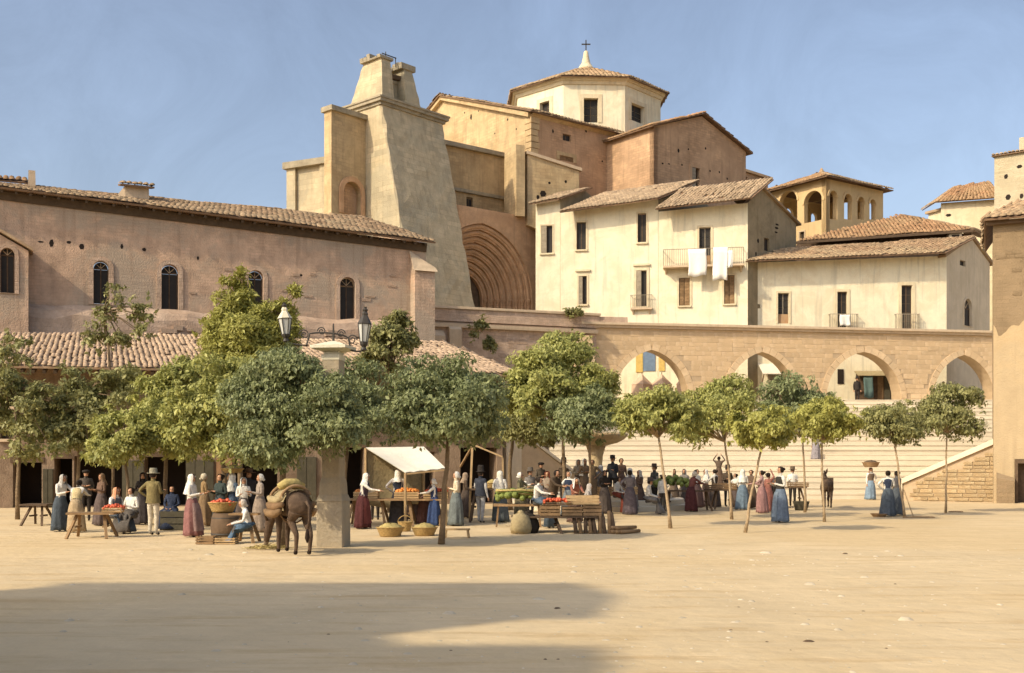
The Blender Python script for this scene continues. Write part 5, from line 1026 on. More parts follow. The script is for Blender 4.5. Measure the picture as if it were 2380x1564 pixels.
for k_, (xl, yb_, yt_, tilt) in enumerate(((665, 795, 700, -.05), (845, 815, 706, .04))):
    c = pt(xl, yb_, D + (.1 if k_ else -.1)); h = (yb_ - yt_) * sc * .92; r = .2
    la = MB(Matrix.Translation(c) @ Matrix.Rotation(tilt, 4, 'Y')); la.lathe([(.04, 0), (.075, .02), (.05, .08), (.09, .14), (.1, h * .2)], (0, 0, 0), 8); ln = la.build('lantern', 'iron', lp)
    M_ = Matrix.Translation(c) @ Matrix.Rotation(tilt, 4, 'Y'); z0_, z1_, z2_ = h * .2, h * .62, h * .82
    ring6 = lambda r, z: [(.8 * r * math.cos(R(60 * i + 15)), r * .8 * math.sin(R(60 * i + 15)), z) for i in range(6)]
    for i in range(6):
        a, b = ring6(.105, z0_), ring6(.185, z1_); MB(M_).poly([a[i], a[(i + 1) % 6], b[(i + 1) % 6], b[i]]).build('glass_pane', 'lamp_glass', ln)
    mb = MB(M_)
    for i in range(6): mb.bar(ring6(.108, z0_)[i], ring6(.19, z1_)[i], .018)
    for r_, z_ in ((.19, z1_), (.108, z0_)):
        for i in range(6): mb.bar(ring6(r_, z_)[i], ring6(r_, z_)[(i + 1) % 6], .02)
    mb.build('lantern_frame', 'iron', ln)
    MB(M_).loft([ring6(.215, z1_ + .005), ring6(.08, z2_), ring6(.09, z2_ + .04), ring6(.06, z2_ + .09)]).build('lantern_hood', 'white_stone' if k_ == 0 else 'iron', ln)
    MB(M_).lathe([(.05, z2_ + .09), (.07, z2_ + .13), (.03, z2_ + .17), (.04, z2_ + .2), (.008, h)], (0, 0, 0), 8).build('lantern_finial', 'iron', ln)
    # scrolled arm
    st_ = Vector((pb_.x, pb_.y, hz(775))); sg = -1 if k_ == 0 else 1; e = c; mb = MB(); pts = []
    for i in range(15):
        t = i / 14; p = st_.lerp(e, t); p.z += -.16 * math.sin(math.pi * t) * (1 if t > .5 else -.6) ; pts.append(p)
    mb.tube(pts, .022, 6)
    for cx_, r_ in ((.25, .1), (.62, .12)):
        q_ = st_.lerp(e, cx_) + Vector((0, 0, .1)); mb.tube([q_ + Vector((sg * r_ * (1 - i / 26) * math.cos(i * .5), 0, r_ * (1 - i / 26) * math.sin(i * .5))) for i in range(20)], .014, 5)
    mb.build('scroll_arm', 'iron', lp)
mb = MB(); mb.tube([Vector((pb_.x, pb_.y, hz(793))), Vector((pb_.x, pb_.y, hz(770))), Vector((pb_.x, pb_.y, hz(752)))], [.03, .025, .015], 6); mb.build('arm_stem', 'iron', lp)
# ------------------------------------------------------------------ market furniture
def table(xa, xb, yf, label, ytop=None, dep=.8, rot=0, m='wood', group='trestle tables of the market', d=None, nleg=2):
    d = d or gd(yf); x0, x1 = gx(xa, d), gx(xb, d); h = gz(ytop, d) if ytop else .75; L_ = x1 - x0
    M = frame(((x0 + x1) / 2, d, 0), R(rot)); t = thing('trestle_table', M, label, 'table', group); random.seed(int(xa))
    for i in range(3):
        y0 = i * dep / 3; MB(M).box((-L_ / 2 + random.uniform(-.06, .06), y0 + .006, h - .05), (L_ / 2 + random.uniform(-.06, .06), y0 + dep / 3 - .006, h - random.uniform(0, .006))).build('plank', m, t)
    for i in range(nleg):
        sx = -L_ / 2 + .25 + (L_ - .5) * i / max(1, nleg - 1)
        for sy, ey in ((.12, -.12), (dep - .12, dep + .12)):
            MB(M).bar((sx, (sy + ey) / 2 * .3 + dep / 2 * .7, h - .06), (sx - .16 if i == 0 else sx + .16, ey, 0), .07, .05).build('leg', m, t)
        MB(M).bar((sx, dep * .2, h * .45), (sx, dep * .8, h * .45), .05).build('brace', m, t)
    return t, M, h
CR = {}
def crate(M, w, l, h, label, m='pale_wood', group='wooden crates of the market', cat='crate'):
    t = thing('crate', M, label, cat, group); k = 3
    MB(M).box((-w / 2 + .02, -l / 2 + .02, 0), (w / 2 - .02, l / 2 - .02, .02)).build('bottom', m, t)
    for i in range(k):
        z0, z1 = h * i / k + .012, h * (i + 1) / k - .012
        for a, b in (((-w / 2, -l / 2, z0), (w / 2, -l / 2 + .018, z1)), ((-w / 2, l / 2 - .018, z0), (w / 2, l / 2, z1)), ((-w / 2, -l / 2 + .02, z0), (-w / 2 + .018, l / 2 - .02, z1)), ((w / 2 - .018, -l / 2 + .02, z0), (w / 2, l / 2 - .02, z1))): MB(M).box(a, b, 0, .003).build('slat', m, t)
    for sx in (-1, 1):
        for sy in (-1, 1): MB(M).box((sx * (w / 2 - .035) - .015, sy * (l / 2 - .035) - .015, 0), (sx * (w / 2 - .035) + .015, sy * (l / 2 - .035) + .015, h)).build('post', m, t)
    return t
def heap(M, w, l, h, r, n, m, label, cat='fruit', sq=.9):
    mb = MB(M); rnd = random.Random(int(w * 1000 + n)); 
    for i in range(n):
        x, y = rnd.uniform(-.5, .5), rnd.uniform(-.5, .5); z = h * max(0, 1 - 2.2 * (x * x + y * y)) * rnd.uniform(.6, 1); rr = r * rnd.uniform(.8, 1.2)
        mb.lathe([(rr * .3, -rr * sq), (rr * .85, -rr * .45), (rr, .05 * rr), (rr * .75, rr * .6), (rr * .2, rr * sq * .95)], (x * w, y * l, z + rr), 7)
    o = mb.build({'tomato': 'tomato_heap', 'orange': 'orange_heap', 'cabbage': 'cabbage_heap'}.get(m, 'produce_heap'), m, None, True); tag(o, label, cat, kind='stuff'); return o
def basket(M, r, h, label, handle=False, m='basket', group='baskets of the market', full=None):
    t = thing('basket', M, label, 'basket', group); mb = MB(M); pr = []
    for i in range(7): z = h * i / 6; rr = r * (.72 + .28 * i / 6); pr.append((rr + (.008 if i % 2 else 0), z))
    mb.lathe(pr + [(r * .94, h), (r * .66, .03)], (0, 0, 0), 18); mb.build('body', m, t, True)
    MB(M).tube([(r * math.cos(2 * math.pi * i / 18), r * math.sin(2 * math.pi * i / 18), h) for i in range(19)], .018, 5).build('rim', m, t, True)
    if handle: MB(M).tube([(r * math.cos(math.pi * i / 10), 0, h + r * .9 * math.sin(math.pi * i / 10)) for i in range(11)], .014, 5).build('handle', m, t, True)
    if full: MB(M).lathe([(r * .9, h - .05), (r * .8, h + .03), (r * .4, h + .09), (.02, h + .11)], (0, 0, 0), 12, wob=.02).build('contents', full, t, True)
    return t
TR = Matrix.Translation
# left: trestle with tomatoes
_, M, h = table(150, 258, 1252, 'rough trestle table with a crate of tomatoes before the seated women', 1192, .7, 4)
crate(M @ TR((.55, .3, h)), .5, .35, .13, 'flat crate of tomatoes on the left trestle table'); heap(M @ TR((.55, .3, h + .06)), .46, .3, .1, .04, 45, 'tomato', 'heap of red tomatoes on the left trestle table')
table(45, 108, 1222, 'empty dark trestle table at the left edge under the shrubs', 1172, .8, 0, 'dark_wood')
# crate for sitting, sand coloured box pair in front
d = gd(1233); crate(TR((gx(402, d), d + .25, 0)), .75, .5, .55, 'dark wooden crate on the ground beside the man in the olive jacket', 'green_wood')
d = gd(1266); crate(TR((gx(474, d), d + .2, 0)), .42, .35, .2, 'small brown box on the ground left of the barrel stand', 'wood'); crate(TR((gx(520, d), d + .25, 0)), .5, .4, .16, 'low sand-coloured box before the barrel stand', 'pale_wood')
# barrel stand with tomato basket and plank
d = gd(1255); t = thing('barrel', TR((gx(517, d), d + .4, 0)), 'squat dark barrel carrying the tomato basket near the donkey', 'barrel'); Mb = TR((gx(517, d), d + .4, 0))
MB(Mb).lathe([(.33, 0), (.39, .2), (.4, .35), (.37, .55), (.33, .66), (.3, .66), (.29, .6)], (0, 0, 0), 16).build('staves', 'dark_wood', t, True)
for z in (.1, .5): MB(Mb).lathe([(.385 - .02 * (z > .4), z), (.4 - .015 * (z > .4), z + .05)], (0, 0, 0), 16).build('hoop', 'iron', t, True)
Mt = TR((gx(508, d), d + .4, .68)); basket(Mt, .36, .24, 'yellow basket of tomatoes standing on the barrel'); heap(Mt @ TR((0, 0, .16)), .5, .5, .1, .05, 40, 'tomato', 'red tomatoes heaped in the basket on the barrel')
table(535, 600, 1262, 'plank bench beside the barrel in front of the donkey head', 1193, .45, 0, 'wood')
# long table behind the pillar under the awning
_, M, h = table(800, 1032, 1222, 'long trestle table of fruit under the white awning', 1160, .9, 0, 'wood', nleg=4)
for i, (x, m_, lb_) in enumerate(((-.9, 'orange', 'left crate of oranges on the long table'), (.35, 'orange', 'middle crate of oranges on the long table'), (1.25, 'tomato', 'right crate of tomatoes on the long table'))):
    crate(M @ TR((x, .45, h)), .75, .5, .22, lb_); heap(M @ TR((x, .45, h + .14)), .68, .44, .14, .045, 60, m_, 'fruit heaped in the ' + lb_)
_, M, h = table(1086, 1172, 1214, 'dark trestle table between the man with the tall hat and the veiled woman', 1136, .7, 0, 'dark_wood')
basket(M @ TR((.2, .35, h)), .2, .18, 'small basket on the dark trestle table', full='hay')
# baskets on the ground
for x, y, r_, h_, lb_, hd_ in ((905, 1248, .36, .24, 'wide yellow basket on the ground before the pillar'.replace('before', 'right of'), False), (940, 1236, .2, .26, 'small upright basket behind the wide yellow basket', True), (985, 1246, .34, .22, 'shallow basket on the ground left of the thin trunk', False), (795, 1262, .12, .16, 'small dark pot at the foot of the lamp pillar', False)):
    d = gd(y); basket(TR((gx(x, d), d + .2, 0)), r_, h_, lb_, hd_, 'basket' if y < 1262 else 'green_wood', full='hay' if r_ > .3 else None)
# low stool by the thin trunk
d = gd(1250); t = thing('low_bench', TR((gx(1062, d), d, 0)), 'low wooden bench on the ground right of the thin trunk', 'bench'); Mq = frame((gx(1062, d), d, 0), R(-6))
MB(Mq).box((-.33, -.1, .2), (.33, .1, .24)).build('seat', 'pale_wood', t)
for sx in (-.28, .28):
    for sy in (-.07, .07): MB(Mq).bar((sx, sy, .2), (sx * 1.1, sy * 1.2, 0), .04).build('leg', 'pale_wood', t)
# big stall with crates and faggots in the middle
_, M, h = table(1192, 1392, 1240, 'big rough stall table loaded with crates in the middle of the market', 1200, 1.1, 0, 'dark_wood', nleg=3)
for i, (x, y, z, w, l, hh, lb_, m_) in enumerate(((-.15, .35, 0, .55, .5, .28, 'left front crate on the big stall', 'wood'), (.45, .35, 0, .55, .5, .26, 'middle front crate on the big stall', 'wood'), (1.0, .35, 0, .5, .5, .3, 'right front crate on the big stall', 'wood'), (.75, .5, .3, .9, .5, .26, 'long pale crate on top of the big stall', 'pale_wood'), (.05, .45, .28, .8, .45, .1, 'flat tray of red peppers on the big stall', 'wood'))):
    crate(M @ TR((x, y, h + z)), w, l, hh, lb_, m_)
heap(M @ TR((.05, .45, h + .32)), .72, .4, .12, .045, 60, 'tomato', 'red peppers heaped on the tray of the big stall')
rnd = random.Random(4)
for i, (x, y) in enumerate(((-.95, .0), (-.75, .3))):
    t = thing('sack', M @ TR((x, y, 0)), ['front striped sack slumped under the left end of the big stall', 'dark sack behind the striped sack under the big stall'][i], 'sack'); MB(M @ TR((x, y, 0))).lathe([(.26, 0), (.3, .15), (.27, .35), (.2, .5), (.08, .56), (.1, .6), (.03, .62)], (0, 0, 0), 12, wob=.025).build('cloth', 'sack' if i == 0 else 'felt_dark', t, True)
for i in range(9):
    t = thing('firewood_log', M @ TR((.55 + i * .13, .05, 0)), 'upright split log leaning under the right end of the big stall', 'log', 'logs leaning under the big stall'); MB(M).tube([(.55 + i * .13, -.1 + rnd.uniform(-.05, .05), 0), (.53 + i * .13 + rnd.uniform(-.05, .05), .2, rnd.uniform(.45, .62))], [.06, .05], 7).build('wood', 'wood' if i % 2 else 'dark_wood', t, True)
for i in range(5):
    t = thing('firewood_log', M @ TR((1.75 + i * .02, -.1, .05)), 'log lying in the low pile right of the big stall', 'log', 'logs in the pile right of the big stall'); MB(M).tube([(1.5 + .12 * (i % 3), -.25 + rnd.uniform(-.1, .1), .06 + .1 * (i // 3)), (2.1 + .1 * (i % 3), .15 + rnd.uniform(-.1, .1), .06 + .1 * (i // 3))], [.06, .05], 7).build('wood', 'wood', t, True)
# green leeks bundle stand
d = 33; Mv = TR((gx(1205, d), d, 0)); t = thing('vegetable_stand', Mv, 'stand of leeks and cabbages left of the big stall', 'stand'); MB(Mv).box((-.75, -.3, .62), (.75, .4, .68)).build('board', 'wood', t)
for sx in (-.6, .6):
    for sy in (-.22, .32): MB(Mv).bar((sx, sy, .62), (sx * 1.1, sy * 1.1, 0), .05).build('leg', 'wood', t)
heap(Mv @ TR((-.1, 0, .68)), 1.2, .5, .28, .11, 30, 'cabbage', 'cabbages heaped on the stand left of the big stall', 'vegetables')
for i in range(12):
    t = thing('leek', Mv @ TR((0, .05, .95)), 'leek lying on top of the cabbage stand', 'leek', 'leeks on the cabbage stand'); MB(Mv).tube([(-.65 + rnd.uniform(-.1, .1), -.2 + .04 * i, .93 + rnd.uniform(0, .18)), (.1, -.2 + .04 * i, 1.03 + rnd.uniform(-.04, .1)), (.6, -.2 + .035 * i, 1.0 + rnd.uniform(-.05, .14))], [.03, .025, .04], 6).build('stalk', 'cabbage' if i % 2 else 'hay', t, True)
# tables on the right half
_, M, h = table(1396, 1472, 1192, 'trestle table with boxes beside the woman in the grey skirt', 1150, .8, 0, 'wood')
crate(M @ TR((-.3, .4, h)), .8, .5, .3, 'wooden box on the trestle table beside the grey-skirted woman', 'wood'); crate(M @ TR((.5, .4, h)), .6, .5, .3, 'second wooden box on the trestle table beside the grey-skirted woman', 'pale_wood')
_, M, h = table(1545, 1660, 1188, 'long dark table heaped with greens behind the leaning umbrella tree', 1140, .9, 0, 'dark_wood', nleg=3)
heap(M @ TR((-.6, .45, h)), 1.5, .7, .45, .1, 70, 'cabbage', 'big heap of greens on the dark table behind the leaning tree', 'vegetables'); crate(M @ TR((1.0, .45, h)), .7, .5, .22, 'dark box at the right end of the greens table', 'dark_wood')
_, M, h = table(1655, 1745, 1184, 'dark market table before the man with the black hat', 1138, .8, 0, 'dark_wood', nleg=3); crate(M @ TR((-.2, .4, h)), .9, .5, .25, 'brown box on the table before the man with the black hat', 'wood')
_, M, h = table(1765, 1878, 1180, 'dark table at the right end of the market', 1132, .8, 0, 'dark_wood'); crate(M @ TR((.7, .4, h)), .8, .5, .2, 'reddish flat box on the rightmost table', 'tile_red' and 'wood'); crate(M @ TR((-.6, .4, h)), .7, .5, .22, 'dark box on the rightmost table', 'dark_wood')
d = gd(1186); basket(TR((gx(1862, d), d, 0)), .32, .34, 'dark basket under the rightmost table', m='green_wood')
d = gd(1201); basket(TR((gx(2043, d), d, 0)), .28, .1, 'flat basket on the ground left of the two women', m='wood')
for x0, x1, y, lb_ in ((2098, 2172, 1204, 'thin stick lying on the ground right of the two women'), (2205, 2238, 1191, 'short stick lying by the rightmost tree')):
    d = gd(y); t = thing('stick', (gx((x0 + x1) / 2, d), d, 0), lb_, 'stick'); MB().tube([(gx(x0, d), d, .03), (gx((x0 + x1) / 2, d), d + .05, .035), (gx(x1, d), d - .03, .03)], .025, 6).build('wood', 'wood', t)
d = gd(1200); t = thing('walking_stick', (gx(2108, d), d, 0), 'stick leaning against the small olive tree', 'stick'); MB().tube([(gx(2118, d), d - .2, 0), (gx(2097, d), d, 1.1)], .02, 6).build('wood', 'bark_pale', t)
# hay for the donkey
for i, (x, y, w, n_) in enumerate(((622, 1276, .55, 420), (655, 1258, .2, 80))):
    d = gd(y); rs = np.random.RandomState(i); n = n_; px = rs.normal(size=n) * w * .4; py = rs.normal(size=n) * w * .3; pz = np.abs(rs.normal(size=n)) * .05 * np.exp(-(px / w) ** 2 * 2) + .01
    mb = MB(TR((gx(x, d), d, 0)))
    for a, b, c in zip(px, py, pz):
        an = rs.uniform(0, 6.3); l = rs.uniform(.06, .16); dx, dy = math.cos(an) * l, math.sin(an) * l; mb.add([(a, b, c), (a + dx, b + dy, c + rs.uniform(0, .04)), (a + dx * .9 - dy * .06, b + dy * .9 + dx * .06, c + .012), (a - dy * .06, b + dx * .06, c + .006)], [(0, 1, 2, 3)])
    tag(mb.build('hay', 'hay'), ['hay on the ground under the muzzle of the laden donkey', 'small wisp of hay beside the front hooves of the laden donkey'][i], 'hay', kind='stuff')
# white awning stall
d0 = 33.5; d1 = 35.5; aw = thing('awning_stall', (gx(940, d0), d0, 0), 'market stall with a sloping white canvas awning', 'stall')
cs = [pt(850, 1040, d1), pt(985, 1038, d1 + .6), pt(1036, 1088, d0), pt(942, 1098, d0 - .6)]
nn = 10; vs = []; fs = []
for sd_ in (0, -.02):
    for j in range(nn + 1):
        for i in range(nn + 1):
            a, b = i / nn, j / nn; p = cs[0].lerp(cs[1], a).lerp(cs[3].lerp(cs[2], a), b); p = p + Vector((0, 0, -.12 * math.sin(math.pi * a) * math.sin(math.pi * b) + .015 * math.sin(a * 22) * b + sd_)); vs.append(p)
N_ = (nn + 1) ** 2
for j in range(nn):
    for i in range(nn): q = (j * (nn + 1) + i, j * (nn + 1) + i + 1, (j + 1) * (nn + 1) + i + 1, (j + 1) * (nn + 1) + i); fs += [q, tuple(k + N_ for k in q)[::-1]]
MB().add(vs, fs).build('canvas', 'canvas', aw, True)
for p in cs: MB().tube([(p.x, p.y, 0), p - Vector((0, 0, .02))], .04, 6).build('pole', 'pale_wood', aw)
MB().bar(cs[0] - Z * .05, cs[1] - Z * .05, .05).build('rail', 'pale_wood', aw); MB().bar(cs[3] - Z * .05, cs[2] - Z * .05, .05).build('rail', 'pale_wood', aw)
for i, (p, q, m_) in enumerate(((cs[0], cs[1], 'sack'),)):
    f = Fac((p.x, p.y), (q.x, q.y)); cloth(f.M, 0, f.W, min(p.z, q.z) - .1, .5, 0.05, i, .06, 14, 8).build('side_cloth', m_, aw, True)
# half-built wooden awning frame to its right
d = 36; fr = thing('timber_scaffold', (gx(1105, d), d, 0), 'bare wooden awning frame with a slanting board over the dark shop', 'frame'); MB().bar(pt(1092, 1170, d), pt(1098, 1030, d), .07).build('pole', 'pale_wood', fr); MB().bar(pt(1092, 1030, d - .5), pt(1168, 1062, d - .5), .1, .05).build('board', 'pale_wood', fr); MB().bar(pt(1070, 1085, d + 1.4), pt(1096, 1040, d), .06).build('strut', 'wood', fr); MB().bar((gx(1092, d), d, 0), pt(1092, 1170, d), .07).build('foot', 'pale_wood', fr); MB().bar(pt(1168, 1062, d - .5), (gx(1172, d), d - .5, 0), .06).build('pole', 'pale_wood', fr)
# fountain
d = 46.5; fx_ = gx(1385, d); fo = thing('fountain', (fx_, d, 0), 'round stone fountain bowl on a pedestal behind the market crowd', 'fountain')
for i, (r_, z0, z1) in enumerate(((4.2, 0, .2), (3.7, .2, .4), (3.2, .4, .58))): MB().lathe([(r_, z0 + .001), (r_, z1 - .02), (r_ - .03, z1)], (fx_, d, 0), 28).build('step', 'step_stone', fo)
MB().lathe([(.75, .58), (.7, .7), (.5, .8), (.42, 1.6), (.5, 2.2), (.7, 2.6)], (fx_, d, 0), 16, sx=.6, sy=.6).build('pedestal', 'rough_stone', fo, True)
MB().lathe([(.4, 2.6), (.9, 2.72), (1.2, 2.88), (1.34, 3.02), (1.36, 3.1), (1.28, 3.12), (1.15, 3.0), (.5, 2.88)], (fx_, d, 0), 28).build('bowl', 'rough_stone', fo, True)
MB().lathe([(.18, 2.85), (.14, 3.2), (.22, 3.3), (.06, 3.45)], (fx_, d, 0), 12).build('spout', 'pillar_stone', fo, True)
# things seen through the arches, on the upper street
dA = 82.4
def wallpanel(f, root, rect, m, name, off=-.06):
    (x0, z1), (x1, z0) = f.hit(rect[0], rect[1], off), f.hit(rect[2], rect[3], off); return MB(f.M).box((x0, off, z0), (x1, off + .05, z1)).build(name, m, root)
w_ = wallpanel(fb, hb, (1495, 812, 1523, 862), 'blue_paint', 'blue_door'); wallpanel(fb, hb, (1478, 815, 1494, 865), 'yellow_paint', 'yellow_shutter', -.07); wallpanel(fc, hc_, (1531.5, 815, 1545, 862), 'yellow_paint', 'yellow_shutter', -.07)
for i, (x, w_) in enumerate(((1492, 24), (1538, 24), (1590, 18))):
    p = pt(x, 870, 79.5); rr = w_ * K * 79.5 / F; t = thing('tent_top', (p.x, p.y, TER), ['left', 'middle', 'right'][i] + ' pinkish peaked market tent seen through the first arch', 'tent', 'peaked tents behind the first arch'); MB().lathe([(rr, TER), (rr * .98, p.z - .75), (rr * 1.05, p.z - .75), (.04, p.z)], (p.x, p.y, 0), 4, mi=0).build('canvas', 'tent', t); MB().tube([(p.x, p.y, p.z - .1), (p.x, p.y, p.z + .15)], .03, 5).build('pole', 'wood', t)
def awning2(f, root_label, xa, xb, yt, yb, off, m, post):
    (x0, z1), (x1, z0) = f.hit(xa, yt), f.hit(xb, yb, -off); x0b = f.hit(xa, yb, -off)[0]; t = thing('shop_awning', f.M @ TR((x0, 0, TER)), root_label, 'awning')
    MB(f.M).loft([[(x0, -.02, z1 - .05), (x1, -.02, z1 - .05), (x1, -.02, z1), (x0, -.02, z1)], [(x0, -off, z0 - .05), (x1, -off, z0 - .05), (x1, -off, z0), (x0, -off, z0)]]).build('canvas', m, t)
    mb = MB(f.M); mb.bar((x0 + .1, -.03, z0 - 1.5), (x0 + .1, -off + .05, z0 - .06), .07); mb.build('strut', 'wood', t); mb = MB(f.M); mb.bar((x1 - .1, -.03, z0 - 1.5), (x1 - .1, -off + .05, z0 - .06), .07); mb.build('strut', 'wood', t); return t
awning2(fd, 'sloping cream awning seen through the second arch', 1762, 1835, 845, 868, 1.4, 'canvas', 0)
wallpanel(fd, hd, (1805, 872, 1835, 960), 'dark_wood', 'shop_door'); wallpanel(fd, hd, (1785, 870, 1803, 930), 'shutter_grey', 'shop_shutter')
wallpanel(fd, hd, (1947, 858, 1961, 892), 'void', 'arched_window'); wallpanel(fd, hd, (1990, 870, 2090, 960), 'dark_wood', 'shop_front')
awning2(fd, 'narrow dark-edged awning seen through the third arch', 1985, 2088, 862, 872, .9, 'sack', 0)
f = fd; (x0, z1), (x1, z0) = f.hit(2008, 873, -.8), f.hit(2030, 925, -.8); t = thing('hanging_cloth', f.M @ TR((x0, -.8, z0)), 'teal cloth hanging before the shop behind the third arch', 'cloth'); cloth(f.M, x0, x1, z1, z0, -.8, 5).build('cloth', 'teal_cloth', t, True)
for i, xx in enumerate((2040, 2056, 2072)): wallpanel(fd, hd, (xx, 875, xx + 13, 955), ('wood', 'green_wood', 'shutter_grey')[i], 'shop_board', -.12)

rs = np.random.RandomState(77); mb = MB()
for i in range(1500):
    cx_, cy_ = [(180, 1250), (470, 1262), (640, 1280), (930, 1240), (1120, 1222), (1300, 1248), (1460, 1200), (1700, 1200), (1850, 1195)][rs.randint(9)]
    q = gpt(cx_, cy_) + Vector((rs.normal() * 1.4, rs.normal() * 1.0, .006)); an = rs.uniform(0, 6.3); l = rs.uniform(.04, .16); w = .008
    dx, dy = math.cos(an) * l, math.sin(an) * l; mb.add([q, q + Vector((dx, dy, .012)), q + Vector((dx - dy / l * w, dy + dx / l * w, .012)), q + Vector((-dy / l * w, dx / l * w, 0))], [(0, 1, 2, 3)])
tag(mb.build('straw_litter', 'hay'), 'straw and litter scattered on the ground round the stalls', 'litter', kind='stuff')
# ------------------------------------------------------------------ people
CM = {}
def cm(c):
    if isinstance(c, str): return c
    if c not in CM:
        n = 'cloth_%d' % len(CM); mat(n, c, .32, 7, .95, .2, bscale=24, c2=tuple(v * .7 for v in c), c2amt=.6, c2scale=3); CM[c] = n
    return CM[c]
ARM = {'down': ((.05, .02, -.27), (.06, -.06, -.51)), 'fwd': ((.04, -.03, -.26), (-.03, -.27, -.20)), 'hip': ((.19, .08, -.2), (.02, -.05, -.36)), 'reach': ((.02, -.2, -.17), (-.02, -.44, -.2)),
       'up': ((.17, -.02, .12), (.0, -.03, .36)), 'fold': ((.06, 0, -.26), (-.17, -.17, -.2)), 'lap': ((.06, -.03, -.26), (-.06, -.27, -.34)), 'point': ((.06, -.22, -.1), (.04, -.46, -.04))}
TS = bpy.data.scenes.new('figure_build')
def skin_mesh(V, Rd, E, sub=1):
    me = bpy.data.meshes.new('body'); me.from_pydata([tuple(v) for v in V], E, []); o = bpy.data.objects.new('body', me); TS.collection.objects.link(o)
    sk = o.modifiers.new('skin', 'SKIN'); sk.use_smooth_shade = True; ss = o.modifiers.new('sub', 'SUBSURF'); ss.levels = sub; ss.render_levels = sub
    for i, d in enumerate(me.skin_vertices[0].data): d.radius = Rd[i] if hasattr(Rd[i], '__len__') else (Rd[i], Rd[i]); d.use_root = i == 0
    vl = TS.view_layers[0]; vl.update(); dg = vl.depsgraph; m2 = bpy.data.meshes.new_from_object(o.evaluated_get(dg)); bpy.data.objects.remove(o); bpy.data.meshes.remove(me)
    return m2
def seg_dist(P, a, b):
    a, b = np.array(a), np.array(b); ab = b - a; t = np.clip(((P - a) @ ab) / (ab @ ab + 1e-9), 0, 1); return np.linalg.norm(P - (a + t[:, None] * ab), axis=1)
PN = [0]
def person(x, yf, face, label, H=1.62, d=None, z=0.0, lean=0, sit=0, arms=('down', 'down'), top=(.72, .68, .6), sleeve=None, skirt=None, legs=(.1, .09, .08), boots=(.05, .035, .025), head='hair', headc=(.78, .74, .66), bodice=None, apron=None, turn=0, step=0, group='people at the market', stoop=0, longv=.0):
    d = d or gd(yf); pos = Vector((gx(x, d), d, z)); PN[0] += 1; random.seed(PN[0]); S = H / 1.65
    t = thing('person', frame(pos, R(face)), label, 'person', group)
    V = []; Rd = []; E = []; bones = []
    def v(p, r): V.append(Vector(p) * S); Rd.append((r[0] * S, r[1] * S) if hasattr(r, '__len__') else r * S); return len(V) - 1
    def e(a, b, tg): E.append((a, b)); bones.append((tg, a, b))
    pz = (sit / S + .1) if sit else .9
    la = R(lean); cl, sl_ = math.cos(la), math.sin(la)
    def ub(p):           # upper body leans forward about the pelvis
        x_, y_, z_ = p; zz = z_ - .9; return (x_, y_ * cl - zz * sl_, pz + zz * cl + y_ * sl_)
    fem = skirt is not None
    pel = v((0, 0, pz), (.15, .12)); bel = v(ub((0, 0, 1.05)), (.125 if fem else .14, .1)); che = v(ub((0, -.01, 1.24)), (.16, .115)); nb = v(ub((0, .01, 1.385)), (.09, .075)); nk = v(ub((0, -.005, 1.44)), .05)
    hd0 = v(ub((0, -.015, 1.505)), (.075, .088)); hd1 = v(ub((0, -.01, 1.58)), (.078, .092)); hd2 = v(ub((0, 0, 1.635)), .05)
    e(pel, bel, 'torso'); e(bel, che, 'torso'); e(che, nb, 'torso'); e(nb, nk, 'skin'); e(nk, hd0, 'skin'); e(hd0, hd1, 'skin'); e(hd1, hd2, 'skin')
    for sg, an in ((-1, arms[0]), (1, arms[1])):
        a = ARM[an]; sh = ub((sg * .165, .01, 1.345)); s_ = v(sh, .062)
        el = v((sh[0] + sg * a[0][0], sh[1] + a[0][1] - .12 * sl_, sh[2] + a[0][2]), .046); w0 = Vector((sh[0] + sg * a[1][0], sh[1] + a[1][1] - .2 * sl_, sh[2] + a[1][2])); wr = v(w0, .028)
        e(che, s_, 'torso'); e(s_, el, 'sleeve'); e(el, wr, 'fore')
        dn = (w0 - V[el] / S).normalized(); sd_ = dn.cross(Vector((0, 0, 1))); sd_ = sd_.normalized() if sd_.length > .1 else Vector((1, 0, 0)); cur = sd_.cross(dn) * -.012
        pa = v(w0 + dn * .05, (.034, .022)); q = v(w0 + dn * .09, (.034, .018)); e(wr, pa, 'skin'); e(pa, q, 'skin')
        for i, ln in enumerate((.058, .068, .064, .05)):
            o = sd_ * (-.027 + .018 * i); f1 = v(w0 + dn * (.09 + ln * .5) + o, .009); f2 = v(w0 + dn * (.09 + ln) + o * 1.1 + cur, .008); e(q, f1, 'skin'); e(f1, f2, 'skin')
        th = v(w0 + dn * .075 + sd_ * -.05 * sg + cur, .011); e(pa, th, 'skin')
    for sg in (-1, 1):
        hp = v((sg * .085, 0, pz - .05), .095); e(pel, hp, 'leg')
        if sit: kn = v((sg * .11, -.42, pz - .02), .065); an_ = v((sg * .11, -.40 - .05 * step, .08), .042)
        else: kn = v((sg * .09, -.02 - step * sg * .1, .48), .065); an_ = v((sg * .09, .01 - step * sg * .2, .08), .043)
        to = v((V[an_].x / S, V[an_].y / S - .15, .035), .036); e(hp, kn, 'leg'); e(kn, an_, 'shin'); e(an_, to, 'boot')
    me = skin_mesh(V, Rd, E)
    n = len(me.polygons); cen = np.zeros(n * 3); me.polygons.foreach_get('center', cen); cen = cen.reshape(-1, 3)
    tags = ['torso', 'skin', 'sleeve', 'fore', 'leg', 'shin', 'boot']; D_ = np.full((len(tags), n), 9.0)
